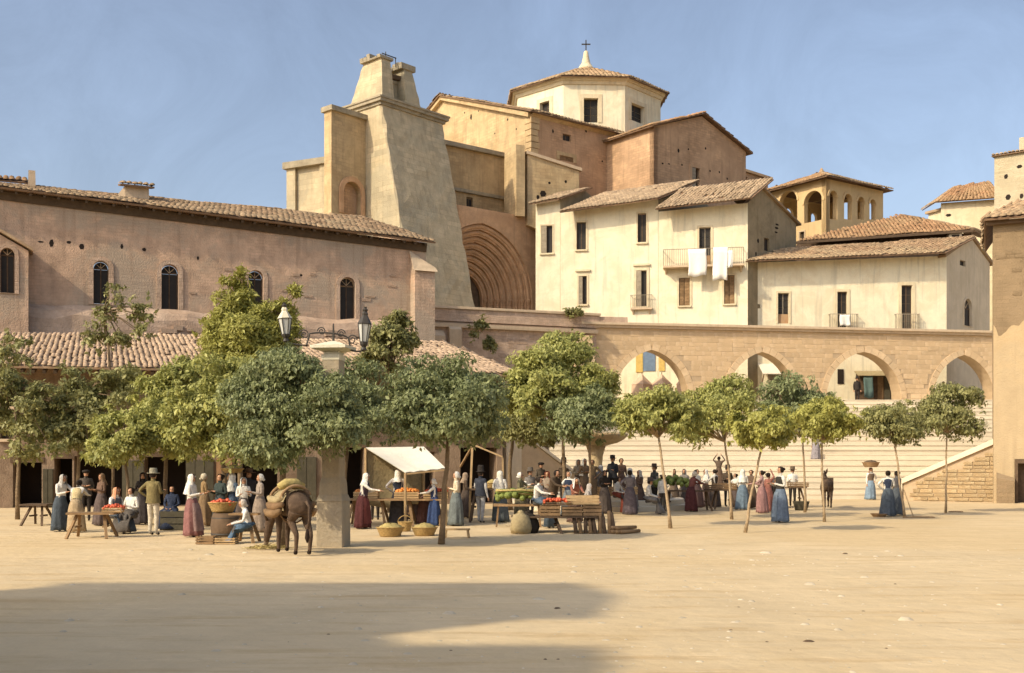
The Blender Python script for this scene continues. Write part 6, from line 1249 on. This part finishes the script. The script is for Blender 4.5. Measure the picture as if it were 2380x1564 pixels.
    for tg, a, b in bones:
        k = tags.index(tg); rr = np.mean([np.mean(Rd[a]), np.mean(Rd[b])]); D_[k] = np.minimum(D_[k], seg_dist(cen, V[a], V[b]) - rr)
    idx = D_.argmin(0).astype(np.int32)
    sl2 = sleeve or top
    for c_ in (top, 'skin', sl2, sl2, legs, legs, boots): me.materials.append(MT[cm(c_)])
    # a nose on the face
    hv = V[hd0] + Vector((0, -.1 * S, .02 * S)); nv = len(me.vertices); co = np.zeros(nv * 3); me.vertices.foreach_get('co', co); co = co.reshape(-1, 3)
    w = np.exp(-(((co - np.array(hv)) / (.022 * S)) ** 2).sum(1)); co[:, 1] -= w * .03 * S; me.vertices.foreach_set('co', co.ravel())
    me.polygons.foreach_set('material_index', idx); me.polygons.foreach_set('use_smooth', [True] * n); me.update()
    bo = bpy.data.objects.new('body', me); COL.objects.link(bo); bo.parent = t
    M = frame(pos, R(face))
    U = lambda x_, y_, z_: Vector(ub((x_, y_, z_))) * S
    if abs(((face + 180) % 360) - 180) < 100:
        for sg in (-1, 1): MB(M).lathe([(.002, -.011), (.011, -.004), (.011, .004), (.002, .011)], U(sg * .03, -.097, 1.56), 6).build('eye', 'eye', bo)
        MB(M).lathe([(.002, -.006), (.022, 0), (.002, .006)], U(0, -.094, 1.478), 6, sy=.5).build('mouth', 'lip', bo)
    nseg = 26
    if skirt is not None:
        ph = random.uniform(0, 6); rings = []
        if sit:
            path = [(Vector(ub((0, .02, 1.02))), .135, .115, 0), (Vector((0, .0, pz)), .2, .17, .25), (Vector((0, -.2, pz + .0)), .24, .15, .8), (Vector((0, -.42, pz - .04)), .27, .15, 1.1), (Vector((0, -.5, pz - .3)), .27, .13, 1.5), (Vector((0, -.5, .05)), .31, .2, 1.57)]
            for i, (c, a, b, an) in enumerate(path):
                # ring plane turns from horizontal (waist) to vertical (lap) and back to horizontal (hem)
                th = [0, .5, 1.45, 1.2, .25, 0][i]; ux = Vector((1, 0, 0)); uy = Vector((0, math.cos(th), math.sin(th)))
                rings.append([(c + ux * a * math.cos(q) * (1 + .06 * (i > 1) * math.cos(q * 7 + ph)) + uy * b * math.sin(q) * (1 + .07 * (i > 1) * math.cos(q * 7 + ph))) * S for q in [2 * math.pi * k / nseg for k in range(nseg)]])
        else:
            for i in range(9):
                tt = i / 8; zz = (1.03 - tt * .99); c = Vector(ub((0, .0, zz))) if zz > .9 else Vector((0, 0, zz)); r = .135 + .07 * min(1, tt * 3.2) + .065 * tt; fo_ = .15 * tt; c = c + Vector((.03 * tt * math.sin(ph), .03 * tt * math.cos(ph * 1.7), 0))
                rings.append([(c + Vector((math.cos(q) * r * (1 + fo_ * math.cos(q * 9 + ph) + fo_ * .6 * math.cos(q * 5 + ph * 2)), math.sin(q) * r * .88 * (1 + fo_ * math.cos(q * 9 + ph)), (.015 * math.cos(q * 3 + ph) if i == 8 else 0)))) * S for q in [2 * math.pi * k / nseg for k in range(nseg)]])
        MB(M).loft(rings).build('skirt', cm(skirt), bo, True)
        if apron:
            ap = []
            for rg in rings[1:-1]: ap.append([Vector((p.x * 1.05, p.y * 1.06 - .006, p.z)) for p in [rg[k % nseg] for k in range(int(nseg * .6), int(nseg * .92))]])
            MB(M).loft(ap, caps=False, closed=False).build('apron', cm(apron), bo, True)
    if bodice is not None:
        rings = []
        for z_, a, b in ((1.0, .15, .125), (1.08, .142, .118), (1.18, .165, .13), (1.27, .178, .135), (1.33, .17, .12), (1.365, .12, .095)):
            rings.append([U(math.cos(q) * a, math.sin(q) * b - .005, z_) for q in [2 * math.pi * k / 16 for k in range(16)]])
        MB(M).loft(rings, caps=False).build('bodice', cm(bodice), bo, True)
    elif not fem:       # jacket skirt below the waist
        rings = []
        for z_, a, b in ((1.36, .15, .1), (1.26, .19, .14), (1.1, .172, .135), (.98, .175, .14), (.84, .2, .155)):
            rings.append([U(math.cos(q) * a, math.sin(q) * b, z_) if z_ > .9 else Vector((math.cos(q) * a, math.sin(q) * b, z_ - .9 + pz)) * S for q in [2 * math.pi * k / 16 + .2 for k in range(16)]])
        MB(M).loft(rings, caps=False).build('jacket', cm(top), bo, True)
    # head wear
    hc = Vector(ub((0, -.01, 1.555)))
    def shell(prof, a0, a1, n=16, ctr=hc):
        return [[(ctr + Vector((math.sin(q) * r * .9, -math.cos(q) * r + off, zz))) * S for q in [R(a0 + (a1 - a0) * k / n) for k in range(n + 1)]] for r, zz, off in prof]
    if head == 'scarf' or head == 'veil':
        dz = .26 if head == 'scarf' else .42 + longv
        rg = shell([(.012, .118, .01), (.075, .1, .01), (.108, .05, .01), (.112, -.01, .012), (.108, -.07, .02), (.125, -.14, .035), (.165 + (.03 if head == 'veil' else 0), -dz, .05)], 48, 312)
        rg = [[p + Vector((0, 0, .012 * math.sin(k * 1.9) if j > 4 else 0)) for k, p in enumerate(r)] for j, r in enumerate(rg)]
        MB(M).loft(rg, caps=False, closed=False).build('headscarf', cm(headc), bo, True)
    elif head == 'kerchief':
        MB(M).loft(shell([(.012, .12, .01), (.08, .1, .01), (.112, .045, .012), (.11, -.02, .02), (.085, -.075, .03)], 62, 298), caps=False, closed=False).build('kerchief', cm(headc), bo, True)
        MB(M).lathe([(.005, -.05), (.045, -.02), (.05, .01), (.005, .04)], (hc + Vector((0, .115, -.05))) * S, 8).build('knot', cm(headc), bo, True)
    elif head in ('hat', 'tallhat', 'brown_hat'):
        hh = {'hat': .12, 'tallhat': .19, 'brown_hat': .11}[head]; rb_ = {'hat': .17, 'tallhat': .155, 'brown_hat': .2}[head]
        MB(M).lathe([(rb_ * .98, .045), (rb_, .06), (.105, .055), (.1, .07 + hh * .7), (.085, .07 + hh), (.03, .07 + hh * .93)], hc * S, 16, sy=1.08, wob=.003).build('hat', cm(headc), bo, True)
        MB(M).loft(shell([(.1, .05, .012), (.1, -.0, .02), (.075, -.06, .03)], 80, 280), caps=False, closed=False).build('hair', 'hair', bo, True)
    elif head == 'cap':
        MB(M).lathe([(.1, .02), (.125, .06), (.12, .09), (.06, .115), (.01, .118)], hc * S, 14, sy=1.1).build('cap', cm(headc), bo, True)
        MB(M).loft(shell([(.1, .04, .012), (.1, -.02, .02), (.07, -.07, .03)], 80, 280), caps=False, closed=False).build('hair', 'hair', bo, True)
    else:
        MB(M).loft(shell([(.012, .108, .01), (.07, .092, .01), (.1, .04, .012), (.1, -.02, .02), (.07, -.075, .03)], 58, 302), caps=False, closed=False).build('hair', 'hair', bo, True)
        if fem: MB(M).lathe([(.005, -.055), (.05, -.025), (.055, .015), (.01, .05)], (hc + Vector((0, .12, .03))) * S, 10).build('hair_bun', 'hair', bo, True)
    return t, M, S, U
W_ = (.74, .70, .62); CR_ = (.66, .56, .4); NV = (.035, .045, .075); BL = (.12, .17, .24); BG = (.17, .19, .2); DK = (.04, .033, .028); BR = (.11, .07, .045); OL = (.2, .16, .07); MAR = (.085, .03, .03); ROSE = (.25, .12, .11); GRY = (.2, .18, .16); PUR = (.13, .105, .115)
# left group
person(140, 1235, 60, 'woman in grey headscarf and dark grey skirt bending over the left trestle table', 1.6, lean=12, arms=('fwd', 'reach'), skirt=(.07, .085, .1), head='scarf', headc=(.42, .4, .36))
person(176, 1240, 180, 'person seen from behind in beige waistcoat and white sleeves at the left table', 1.5, d=30.4, lean=25, arms=('reach', 'down'), skirt=(.4, .3, .18), bodice=(.5, .4, .22), head='hair')
person(266, 1240, 60, 'seated woman in orange headscarf and blue-grey dress beside the tomatoes', 1.6, d=30.2, sit=.42, lean=8, arms=('lap', 'lap'), skirt=(.075, .09, .105), head='scarf', headc=(.6, .3, .17), bodice=(.09, .09, .1))
person(308, 1240, -20, 'seated bareheaded woman in white blouse and brown-grey skirt next to the orange headscarf', 1.6, d=30.2, sit=.42, lean=6, arms=('lap', 'fold'), skirt=(.10, .085, .07), head='hair')
person(356, 1245, 165, 'man in felt hat, olive jacket and white breeches seen from behind', 1.7, arms=('fwd', 'hip'), top=OL, legs=(.62, .55, .42), head='hat', headc=(.3, .27, .19))
person(400, 1238, 0, 'woman in dark navy dress seated behind the dark crate', 1.55, d=31.8, sit=.45, arms=('lap', 'lap'), top=NV, skirt=NV, head='hair')
person(446, 1248, 80, 'woman in white headscarf and dusty rose skirt left of the barrel', 1.62, arms=('fwd', 'fwd'), skirt=ROSE, head='veil', headc=W_, apron=(.3, .2, .18))
person(512, 1240, -30, 'woman in dark green dress standing behind the barrel', 1.6, d=31, arms=('fwd', 'fold'), top=(.05, .065, .06), skirt=(.06, .07, .07), head='hair')
_, M, S, U = person(540, 1240, 150, 'woman in white veil and blue dress carrying a flat basket on her head', 1.6, d=31.6, arms=('down', 'up'), top=BL, skirt=BL, head='veil')
basket(M @ TR(U(0, 0, 1.68)), .32, .12, 'flat basket carried on the head of the woman in the white veil', full='sack')
person(566, 1240, 20, 'woman in white shawl beside the man with the brown hat', 1.5, d=30.8, arms=('fwd', 'fwd'), skirt=(.09, .07, .06), head='veil')
person(579, 1240, -10, 'man in broad brown hat and dark coat behind the donkey head', 1.68, d=32, arms=('fwd', 'down'), top=(.05, .045, .045), legs=DK, head='brown_hat', headc=(.16, .09, .05))
person(604, 1240, -60, 'woman in white kerchief and grey-beige dress behind the donkey', 1.6, d=30.5, arms=('fwd', 'fwd'), top=(.33, .27, .22), skirt=(.28, .22, .17), head='kerchief')
person(581, 1264, -70, 'seated woman in blue skirt and pinkish shawl left of the donkey head', 1.5, d=26.6, sit=.3, lean=18, arms=('lap', 'lap'), top=(.72, .69, .64), skirt=(.09, .14, .2), head='kerchief', headc=(.62, .55, .48))
# around the awning
person(843, 1229, 80, 'woman in white headscarf, dark bodice and maroon skirt right of the pillar', 1.62, lean=10, arms=('reach', 'fwd'), skirt=MAR, bodice=(.07, .05, .07), head='scarf', apron=(.16, .05, .045))
person(925, 1218, 175, 'woman from behind in white headscarf, navy bodice and charcoal skirt at the fruit table', 1.68, arms=('fwd', 'hip'), skirt=(.075, .07, .075), bodice=(.05, .06, .08), head='scarf')
person(1010, 1220, -85, 'short girl in white kerchief, white blouse and bright blue pinafore', 1.42, d=33.6, lean=5, arms=('fwd', 'reach'), skirt=(.05, .08, .18), bodice=(.05, .07, .15), head='kerchief')
person(985, 1218, 100, 'woman in purple-brown skirt bent at the fruit table beside the girl in blue', 1.45, d=34.4, lean=30, arms=('reach', 'reach'), top=(.2, .12, .1), skirt=(.17, .09, .08), head='hair')
person(1060, 1222, -80, 'woman in white kerchief, cream blouse and blue-grey skirt right of the thin trunk', 1.63, arms=('fwd', 'fold'), top=CR_, skirt=(.15, .17, .165), head='kerchief')
person(1117, 1216, 150, 'man in tall black hat with a dark coat and pale trousers', 1.68, arms=('down', 'fwd'), top=(.045, .05, .065), sleeve=(.5, .48, .45), legs=(.42, .42, .42), head='tallhat', headc=DK, step=.3)
person(1162, 1214, 165, 'woman wrapped in a long white shawl over a slate skirt', 1.64, arms=('fold', 'fold'), skirt=(.1, .115, .12), head='veil', headc=(.74, .69, .58), longv=.12)
# stall crowd in the middle
person(1247, 1225, 60, 'bareheaded woman in white blouse and blue skirt sitting on the big stall', 1.6, d=32.6, sit=.68, lean=10, arms=('reach', 'fwd'), skirt=(.085, .115, .15), bodice=(.4, .37, .33), head='hair')
person(1255, 1200, 30, 'man in dark flat cap behind the seated woman in the blue skirt', 1.7, d=42.6, z=.2, lean=6, arms=('fwd', 'fwd'), top=(.1, .08, .06), legs=DK, head='cap', headc=DK)
person(1284, 1200, 40, 'bareheaded man in dark brown jacket leaning over the big stall', 1.7, d=36, lean=18, arms=('reach', 'fwd'), top=(.08, .055, .035), legs=DK, head='hair')
person(1310, 1200, 20, 'man in tall hat and long brown coat behind the big stall', 1.76, d=42.4, z=.2, arms=('fwd', 'down'), top=(.085, .06, .04), legs=DK, head='tallhat', headc=(.06, .045, .035))
person(1358, 1200, 35, 'woman in bright white veil standing on the fountain step', 1.64, d=43.2, z=.4, arms=('fold', 'fold'), top=(.25, .17, .1), skirt=(.2, .14, .09), head='veil', longv=.15)
person(1377, 1200, -20, 'woman in tan dress next to the white-veiled woman on the fountain step', 1.6, d=43.4, z=.4, arms=('fwd', 'hip'), top=(.24, .17, .1), skirt=(.22, .15, .09), head='hair')
person(1396, 1200, 160, 'woman in grey-blue dress seen from behind on the fountain step', 1.58, d=43.6, z=.2, arms=('fwd', 'fwd'), top=(.3, .29, .3), skirt=(.3, .28, .28), head='scarf', headc=(.4, .38, .38))
person(1335, 1200, 10, 'woman in red-brown blouse stooping behind the crates', 1.5, d=35, lean=28, arms=('reach', 'reach'), top=(.3, .12, .08), skirt=(.14, .09, .07), head='scarf', headc=W_)
person(1424, 1180, -25, 'man in dark hat and black jacket behind the table with boxes', 1.72, d=44, z=.4, arms=('fwd', 'fwd'), top=(.045, .045, .05), legs=DK, head='hat', headc=DK)
person(1444, 1180, 15, 'woman in reddish brown dress next to the man in black', 1.66, d=44.6, z=.4, arms=('fwd', 'down'), top=(.2, .12, .08), skirt=(.17, .1, .07), head='hair')
person(1431, 1190, 50, 'seated woman in white blouse and dark red skirt behind the boxes', 1.5, d=41.6, sit=.6, lean=14, arms=('lap', 'lap'), skirt=(.22, .06, .04), head='hair')
person(1468, 1180, -150, 'woman in white shawl bending behind the grey-skirted woman', 1.68, d=42.6, lean=10, arms=('fwd', 'fold'), skirt=(.25, .22, .2), head='veil')
person(1464, 1194, 170, 'bareheaded woman in purple-grey dress standing at the boxes', 1.62, arms=('fwd', 'hip'), top=(.19, .165, .17), skirt=PUR, head='hair', d=40.2)
person(1504, 1193, 75, 'seated woman in dark hat, white blouse and striped grey skirt', 1.62, d=40.6, sit=.45, lean=10, arms=('lap', 'lap'), skirt=(.24, .22, .2), head='hat', headc=(.1, .08, .07))
person(1521, 1180, -60, 'man in hat and dark olive coat behind the leaning umbrella tree', 1.78, d=44.5, arms=('down', 'fwd'), top=(.075, .075, .06), sleeve=(.3, .26, .19), legs=DK, head='hat', headc=(.07, .05, .04))
# right half
person(1620, 1180, 40, 'bareheaded woman in white blouse behind the greens table', 1.6, d=46, arms=('fwd', 'fwd'), skirt=(.2, .12, .1), head='hair')
person(1661, 1180, -130, 'woman in dark bodice and white sleeves behind the greens table', 1.6, d=46.4, arms=('fwd', 'reach'), skirt=(.1, .08, .07), bodice=(.06, .045, .035), head='hair')
person(1691, 1180, 10, 'man in black hat and dark brown jacket behind the dark table', 1.72, d=47, arms=('fwd', 'fwd'), top=(.09, .065, .045), legs=DK, head='hat', headc=(.05, .04, .035))
person(1709, 1180, -60, 'child in white blouse next to the man in the black hat', 1.42, d=46.4, arms=('reach', 'fwd'), skirt=(.12, .09, .08), head='hair')
_, M, S, U = person(1671, 1130, 150, 'person in brown coat with raised arms on the lowest steps', 1.6, d=58, z=.58, arms=('up', 'up'), top=(.1, .07, .05), skirt=(.12, .08, .055), head='hair')
person(1726, 1180, 160, 'woman in white veil and light blue skirt behind the slanting trunk', 1.62, d=44, arms=('fwd', 'fold'), skirt=(.16, .22, .28), head='veil')
person(1770, 1193, -100, 'woman in pink dress with dark hair beside the woman in blue', 1.6, d=41.3, arms=('fwd', 'reach'), top=(.45, .28, .26), skirt=(.32, .18, .17), head='hair')
person(1786, 1190, 120, 'girl in reddish dress raising her arm behind the pink dress', 1.5, d=42.6, arms=('up', 'down'), top=(.3, .13, .1), skirt=(.24, .1, .08), head='hair')
person(1814, 1217, -75, 'tall woman in dark bodice and blue skirt at the right end of the market', 1.78, d=35.2, arms=('fwd', 'fold'), skirt=(.14, .18, .24), bodice=(.05, .045, .04), head='hair', apron=(.2, .25, .31))
person(1897, 1103, 170, 'woman in grey-violet dress climbing the steps', 1.62, d=62.5, z=2.0, arms=('down', 'down'), top=(.3, .27, .27), skirt=(.29, .26, .27), head='scarf', headc=(.36, .31, .3))
_, M, S, U = person(2024, 1157, 5, 'woman in light blue skirt carrying a dark basket on her head before the steps', 1.6, d=55.2, arms=('down', 'hip'), skirt=(.2, .27, .34), bodice=(.14, .1, .07), head='scarf', headc=(.3, .18, .12))
basket(M @ TR(U(0, 0, 1.69)), .42, .24, 'dark brown basket on the head of the woman before the steps', m='wood', full='dark_wood')
person(2064, 1201, 160, 'left of two women in dark blue with white sleeves by the small olive tree', 1.62, arms=('fwd', 'hip'), skirt=(.085, .105, .13), bodice=NV, head='hair')
person(2084, 1199, -150, 'right of two women in dark grey-blue by the small olive tree', 1.6, d=39.6, arms=('fwd', 'fwd'), top=(.14, .13, .13), skirt=(.1, .115, .13), head='hair')
person(1992, 960, 0, 'man in black hat and dark coat standing on the top step under the arcade', 1.72, d=75.6, z=5.95, arms=('down', 'down'), top=DK, legs=DK, head='hat', headc=DK)
person(2193, 930, 20, 'figure in brown standing under the fourth arch', 1.65, d=80.6, z=TER, arms=('down', 'fwd'), top=(.24, .16, .1), skirt=(.3, .22, .14), head='hair')
# more of the crowd, packed behind the stalls
person(200, 1235, 20, 'man in dark cap in the dark shop door behind the left table', 1.66, d=36, arms=('fold', 'fold'), top=(.09, .075, .06), legs=DK, head='cap', headc=DK)
person(236, 1235, -40, 'woman in brown shawl behind the heap of tomatoes', 1.58, d=33.5, arms=('fwd', 'fwd'), top=(.16, .1, .07), skirt=(.12, .09, .08), head='scarf', headc=(.3, .2, .13))
person(332, 1235, 10, 'woman in black shawl standing between the seated women and the olive jacket', 1.6, d=34, arms=('fold', 'fold'), top=DK, skirt=(.07, .06, .06), head='veil', headc=(.09, .08, .08))
person(475, 1240, 120, 'woman in ochre dress between the rose skirt and the barrel', 1.58, d=33.2, arms=('fwd', 'fwd'), top=(.3, .2, .1), skirt=(.24, .16, .09), head='kerchief', headc=(.55, .48, .36))
person(528, 1240, -160, 'bareheaded boy in grey shirt behind the tomato basket', 1.4, d=33, arms=('fwd', 'reach'), top=(.3, .28, .25), legs=(.1, .09, .08), head='hair')
person(872, 1225, 10, 'vendor in brown jacket behind the left end of the fruit table', 1.68, d=36.6, arms=('fwd', 'reach'), top=(.15, .095, .06), legs=DK, head='hat', headc=(.13, .09, .06))
person(962, 1225, -15, 'vendor woman in dark red shawl in the shade of the awning', 1.58, d=36.4, arms=('fwd', 'fwd'), top=(.2, .06, .05), skirt=(.1, .07, .06), head='scarf', headc=(.5, .44, .36))
person(1082, 1216, 100, 'woman in dark brown dress just left of the tall black hat', 1.56, d=37.5, arms=('fwd', 'fwd'), top=(.12, .085, .06), skirt=(.1, .075, .06), head='scarf', headc=(.35, .26, .18))
person(1210, 1205, 70, 'woman in olive dress behind the cabbage stand', 1.58, d=36.5, arms=('fwd', 'reach'), top=(.2, .18, .1), skirt=(.15, .13, .08), head='kerchief')
person(1232, 1200, 30, 'man in grey waistcoat behind the cabbage stand', 1.66, d=38.5, arms=('fwd', 'hip'), top=(.2, .18, .16), sleeve=W_, legs=DK, head='hat', headc=(.12, .1, .08))
person(1272, 1200, -20, 'woman in red headscarf behind the leaning man', 1.58, d=40, arms=('fwd', 'fwd'), top=(.3, .24, .18), skirt=(.14, .1, .08), head='scarf', headc=(.42, .12, .07))
person(1322, 1200, -30, 'woman in white kerchief and navy bodice behind the long pale crate', 1.6, d=38, arms=('reach', 'fwd'), skirt=BG, bodice=NV, head='kerchief')
person(1344, 1200, 15, 'woman in cream shawl between the tall hat and the white veil', 1.6, d=44.2, z=.4, arms=('fold', 'fold'), top=(.4, .33, .24), skirt=(.13, .09, .06), head='scarf', headc=(.62, .55, .42))
person(1362, 1195, 80, 'seated woman in grey shawl at the right end of the big stall', 1.5, d=36.5, sit=.45, lean=12, arms=('lap', 'lap'), top=(.32, .29, .26), skirt=(.13, .11, .1), head='veil', headc=(.42, .38, .34))
person(1405, 1195, 20, 'woman in black shawl left of the table with boxes', 1.6, d=41, arms=('fold', 'fold'), top=DK, skirt=(.1, .08, .07), head='veil', headc=(.08, .07, .065))
person(1486, 1190, -60, 'woman in dark brown dress right of the grey-skirted woman', 1.58, d=43.8, arms=('fwd', 'fwd'), top=(.13, .085, .06), skirt=(.11, .075, .06), head='scarf', headc=(.6, .54, .45))
person(1540, 1190, 140, 'boy in white shirt by the leaning umbrella tree', 1.4, d=43, arms=('fwd', 'down'), top=W_, legs=(.12, .1, .08), head='cap', headc=(.15, .11, .08))
person(1566, 1185, 20, 'woman in cream headscarf behind the heap of greens', 1.6, d=47, arms=('fwd', 'fwd'), top=(.2, .15, .1), skirt=(.15, .11, .08), head='scarf', headc=CR_)
person(1590, 1185, -20, 'woman in white headscarf and grey jacket behind the heap of greens', 1.6, d=47.6, arms=('fwd', 'fold'), top=(.22, .2, .18), skirt=(.12, .1, .09), head='scarf')
person(1605, 1185, 120, 'woman in maroon dress bending at the greens table', 1.58, d=42.4, lean=20, arms=('reach', 'reach'), top=(.16, .06, .05), skirt=MAR, head='kerchief', headc=(.6, .52, .42))
person(1640, 1185, -70, 'woman in white veil behind the right end of the greens table', 1.58, d=47.4, arms=('fwd', 'fwd'), skirt=(.14, .1, .09), head='veil')
person(1746, 1185, -40, 'woman in brown dress between the white veil and the pink dress', 1.58, d=45.6, arms=('fwd', 'fwd'), top=(.15, .1, .07), skirt=(.13, .09, .06), head='hair')
person(1800, 1180, 30, 'seated old woman in black behind the rightmost table', 1.5, d=46, sit=.45, arms=('lap', 'lap'), top=DK, skirt=DK, head='scarf', headc=(.1, .085, .08))
person(1842, 1180, -10, 'vendor in white shirt behind the rightmost table', 1.64, d=47.5, arms=('fwd', 'fwd'), top=W_, legs=DK, head='hat', headc=(.15, .11, .07))
# ------------------------------------------------------------------ donkeys
def donkey(x, yf, face, label, S=1.0, graze=True, d=None):
    d = d or gd(yf); pos = Vector((gx(x, d), d, 0)); M = frame(pos, R(face)); t = thing('donkey', M, label, 'donkey', 'donkeys on the square')
    V = []; Rd = []; E = []; bn = []
    def v(p, r): V.append(Vector(p) * S); Rd.append((r[0] * S, r[1] * S) if hasattr(r, '__len__') else r * S); return len(V) - 1
    def e(a, b, tg='coat'): E.append((a, b)); bn.append((tg, a, b))
    mid = v((0, .1, .98), (.25, .27)); rum = v((0, .5, 1.04), (.22, .22)); ta = v((0, .68, 1.04), .1); wi = v((0, -.38, 1.02), (.2, .26)); e(mid, rum); e(rum, ta); e(mid, wi)
    if graze: ns = [((0, -.66, 1.0), (.12, .17)), ((0, -.9, .76), (.1, .14)), ((0, -1.04, .58), (.095, .12)), ((0, -1.12, .38), (.085, .1)), ((0, -1.2, .2), .06), ((0, -1.24, .1), .055)]
    else: ns = [((0, -.66, 1.2), (.12, .17)), ((0, -.85, 1.36), (.1, .14)), ((0, -.96, 1.4), (.095, .11)), ((0, -1.12, 1.28), (.085, .1)), ((0, -1.26, 1.12), .06), ((0, -1.33, 1.05), .055)]
    p = wi
    for i, (q, r) in enumerate(ns): n = v(q, r); e(p, n, 'muzzle' if i > 4 else 'coat'); p = n
    for sg, st_ in ((-1, .05), (1, -.06)):
        a = v((sg * .13, .48, .88), (.13, .15)); b = v((sg * .14, .36 + st_, .68), .09); c = v((sg * .125, .6 + st_, .42), .052); f = v((sg * .12, .56 + st_, .12), .036); h = v((sg * .12, .52 + st_, .03), .05); e(rum, a); e(a, b); e(b, c); e(c, f); e(f, h, 'hoof')
        a = v((sg * .12, -.36, .82), (.1, .13)); b = v((sg * .125, -.34 - st_, .62), .07); c = v((sg * .12, -.37 - st_, .36), .048); f = v((sg * .12, -.38 - st_, .11), .035); h = v((sg * .12, -.41 - st_, .03), .048); e(wi, a); e(a, b); e(b, c); e(c, f); e(f, h, 'hoof')
    me = skin_mesh(V, Rd, E, 2); n = len(me.polygons); cen = np.zeros(n * 3); me.polygons.foreach_get('center', cen); cen = cen.reshape(-1, 3); tags = ['coat', 'muzzle', 'hoof']; D_ = np.full((3, n), 9.)
    for tg, a, b in bn: D_[tags.index(tg)] = np.minimum(D_[tags.index(tg)], seg_dist(cen, V[a], V[b]))
    for m_ in ('donkey', 'muzzle', 'donkey_dark'): me.materials.append(MT[m_])
    me.polygons.foreach_set('material_index', D_.argmin(0).astype(np.int32)); me.polygons.foreach_set('use_smooth', [True] * n); bo = bpy.data.objects.new('body', me); COL.objects.link(bo); bo.parent = t
    hp = Vector(ns[2][0]); hd = (Vector(ns[4][0]) - hp).normalized()
    for sg in (-1, 1):
        b = hp + Vector((sg * .06, .03, .03)); dr = Vector((sg * .45, .55, .5)).normalized() if graze else Vector((sg * .3, .1, 1)).normalized(); s_ = dr.cross(hd).normalized(); o_ = s_.cross(dr) * .02
        MB(M).loft([[(b + dr * l + s_ * w) * S, (b + dr * l + o_ + s_ * 0) * S, (b + dr * l - s_ * w) * S, (b + dr * l - o_ * .4) * S] for l, w in ((0, .03), (.08, .05), (.17, .045), (.27, .006))]).build('ear', 'donkey', bo, True)
        MB(M).lathe([(.003, -.016), (.018, 0), (.003, .016)], (hp + hd * .13 + Vector((sg * .085, -.02, .02))) * S, 6).build('eye', 'eye', bo, True)
    mb = MB(M); mb.tube([Vector(q) * S for q in ((0, .72, 1.08), (0, .84, .98), (.02, .87, .75), (.03, .86, .55))], [.035 * S, .03 * S, .022 * S, .025 * S], 7); tl = mb.build('tail', 'donkey', bo, True)
    MB(M).lathe([(.02, .3), (.05, .4), (.045, .5), (.02, .58)], (.03, .86, .0), 8, wob=.008).build('tail_tuft', 'donkey_dark', tl, True)
    mb = MB(M); pv = [(0, -.42, 1.27), (0, -.68, 1.18), (0, -.95, .92), (0, -1.1, .7)] if graze else [(0, -.42, 1.27), (0, -.62, 1.4), (0, -.8, 1.54), (0, -.94, 1.54)]
    for i in range(3):
        for k in range(6): p = Vector(pv[i]).lerp(Vector(pv[i + 1]), k / 6); mb.tube([(p + Vector((0, .03, -.06))) * S, (p + Vector((random.uniform(-.04, .04), .03, .05))) * S], [.025 * S, .008], 5)
    mb.build('mane', 'donkey_dark', bo, True)
    return t, M
dk, MD = donkey(676, 1288, 216, 'brown laden donkey with lowered head eating hay before the lamp pillar', 1.06)
# pack saddle with rolled sacks on the donkey
ps_ = thing('pack_saddle', MD @ TR((0, 0, 1.3)), 'pack saddle with sacks and rolled blankets on the brown donkey', 'saddle')
rings = []
for y_ in (-.36, -.2, 0, .2, .36):
    rings.append([(math.sin(a) * .345, y_ + .02 * math.cos(a * 3), 1.03 + math.cos(a) * .345) for a in [R(-105 + 210 * k / 14) for k in range(15)]])
MB(MD).loft([[Vector(p) for p in r] for r in rings], caps=False, closed=False).build('blanket', 'sack', ps_, True)
for sg in (-1, 1):
    for k, (zz, yy, rr, m_) in enumerate(((1.2, -.05, .085, 'sack'), (1.06, .02, .09, 'leather'), (.92, .0, .085, 'wood'))):
        MB(MD).tube([(sg * (.3 + .05 * k), -.4 + yy, zz), (sg * (.33 + .05 * k), -.2 + yy, zz - .04), (sg * (.33 + .05 * k), .12 + yy, zz - .05), (sg * (.3 + .05 * k), .34 + yy, zz + .02)], [rr * .6, rr, rr * 1.05, rr * .6], 9).build('sack_roll', m_, ps_, True)
for yy in (-.28, .26): MB(MD).tube([(math.sin(a) * .37, yy, 1.06 + math.cos(a) * .40) for a in [R(-70 + 140 * k / 10) for k in range(11)]], .035, 6).build('saddle_bow', 'wood', ps_, True)
MB(MD).tube([(-.28, 0, 1.44), (-.1, .03, 1.5), (.12, .02, 1.5), (.28, 0, 1.43)], [.07, .11, .11, .07], 9).build('blanket_roll', 'hay', ps_, True)
MB(MD).tube([(math.sin(a) * .31, .1, .98 + math.cos(a) * .32) for a in [2 * math.pi * k / 18 for k in range(19)]], .018, 5).build('girth', 'leather', ps_, True)
donkey(1921, 1187, 170, 'small grey-brown donkey seen from behind near the pale lime tree', .98, False, 46)
bpy.data.scenes.remove(TS)
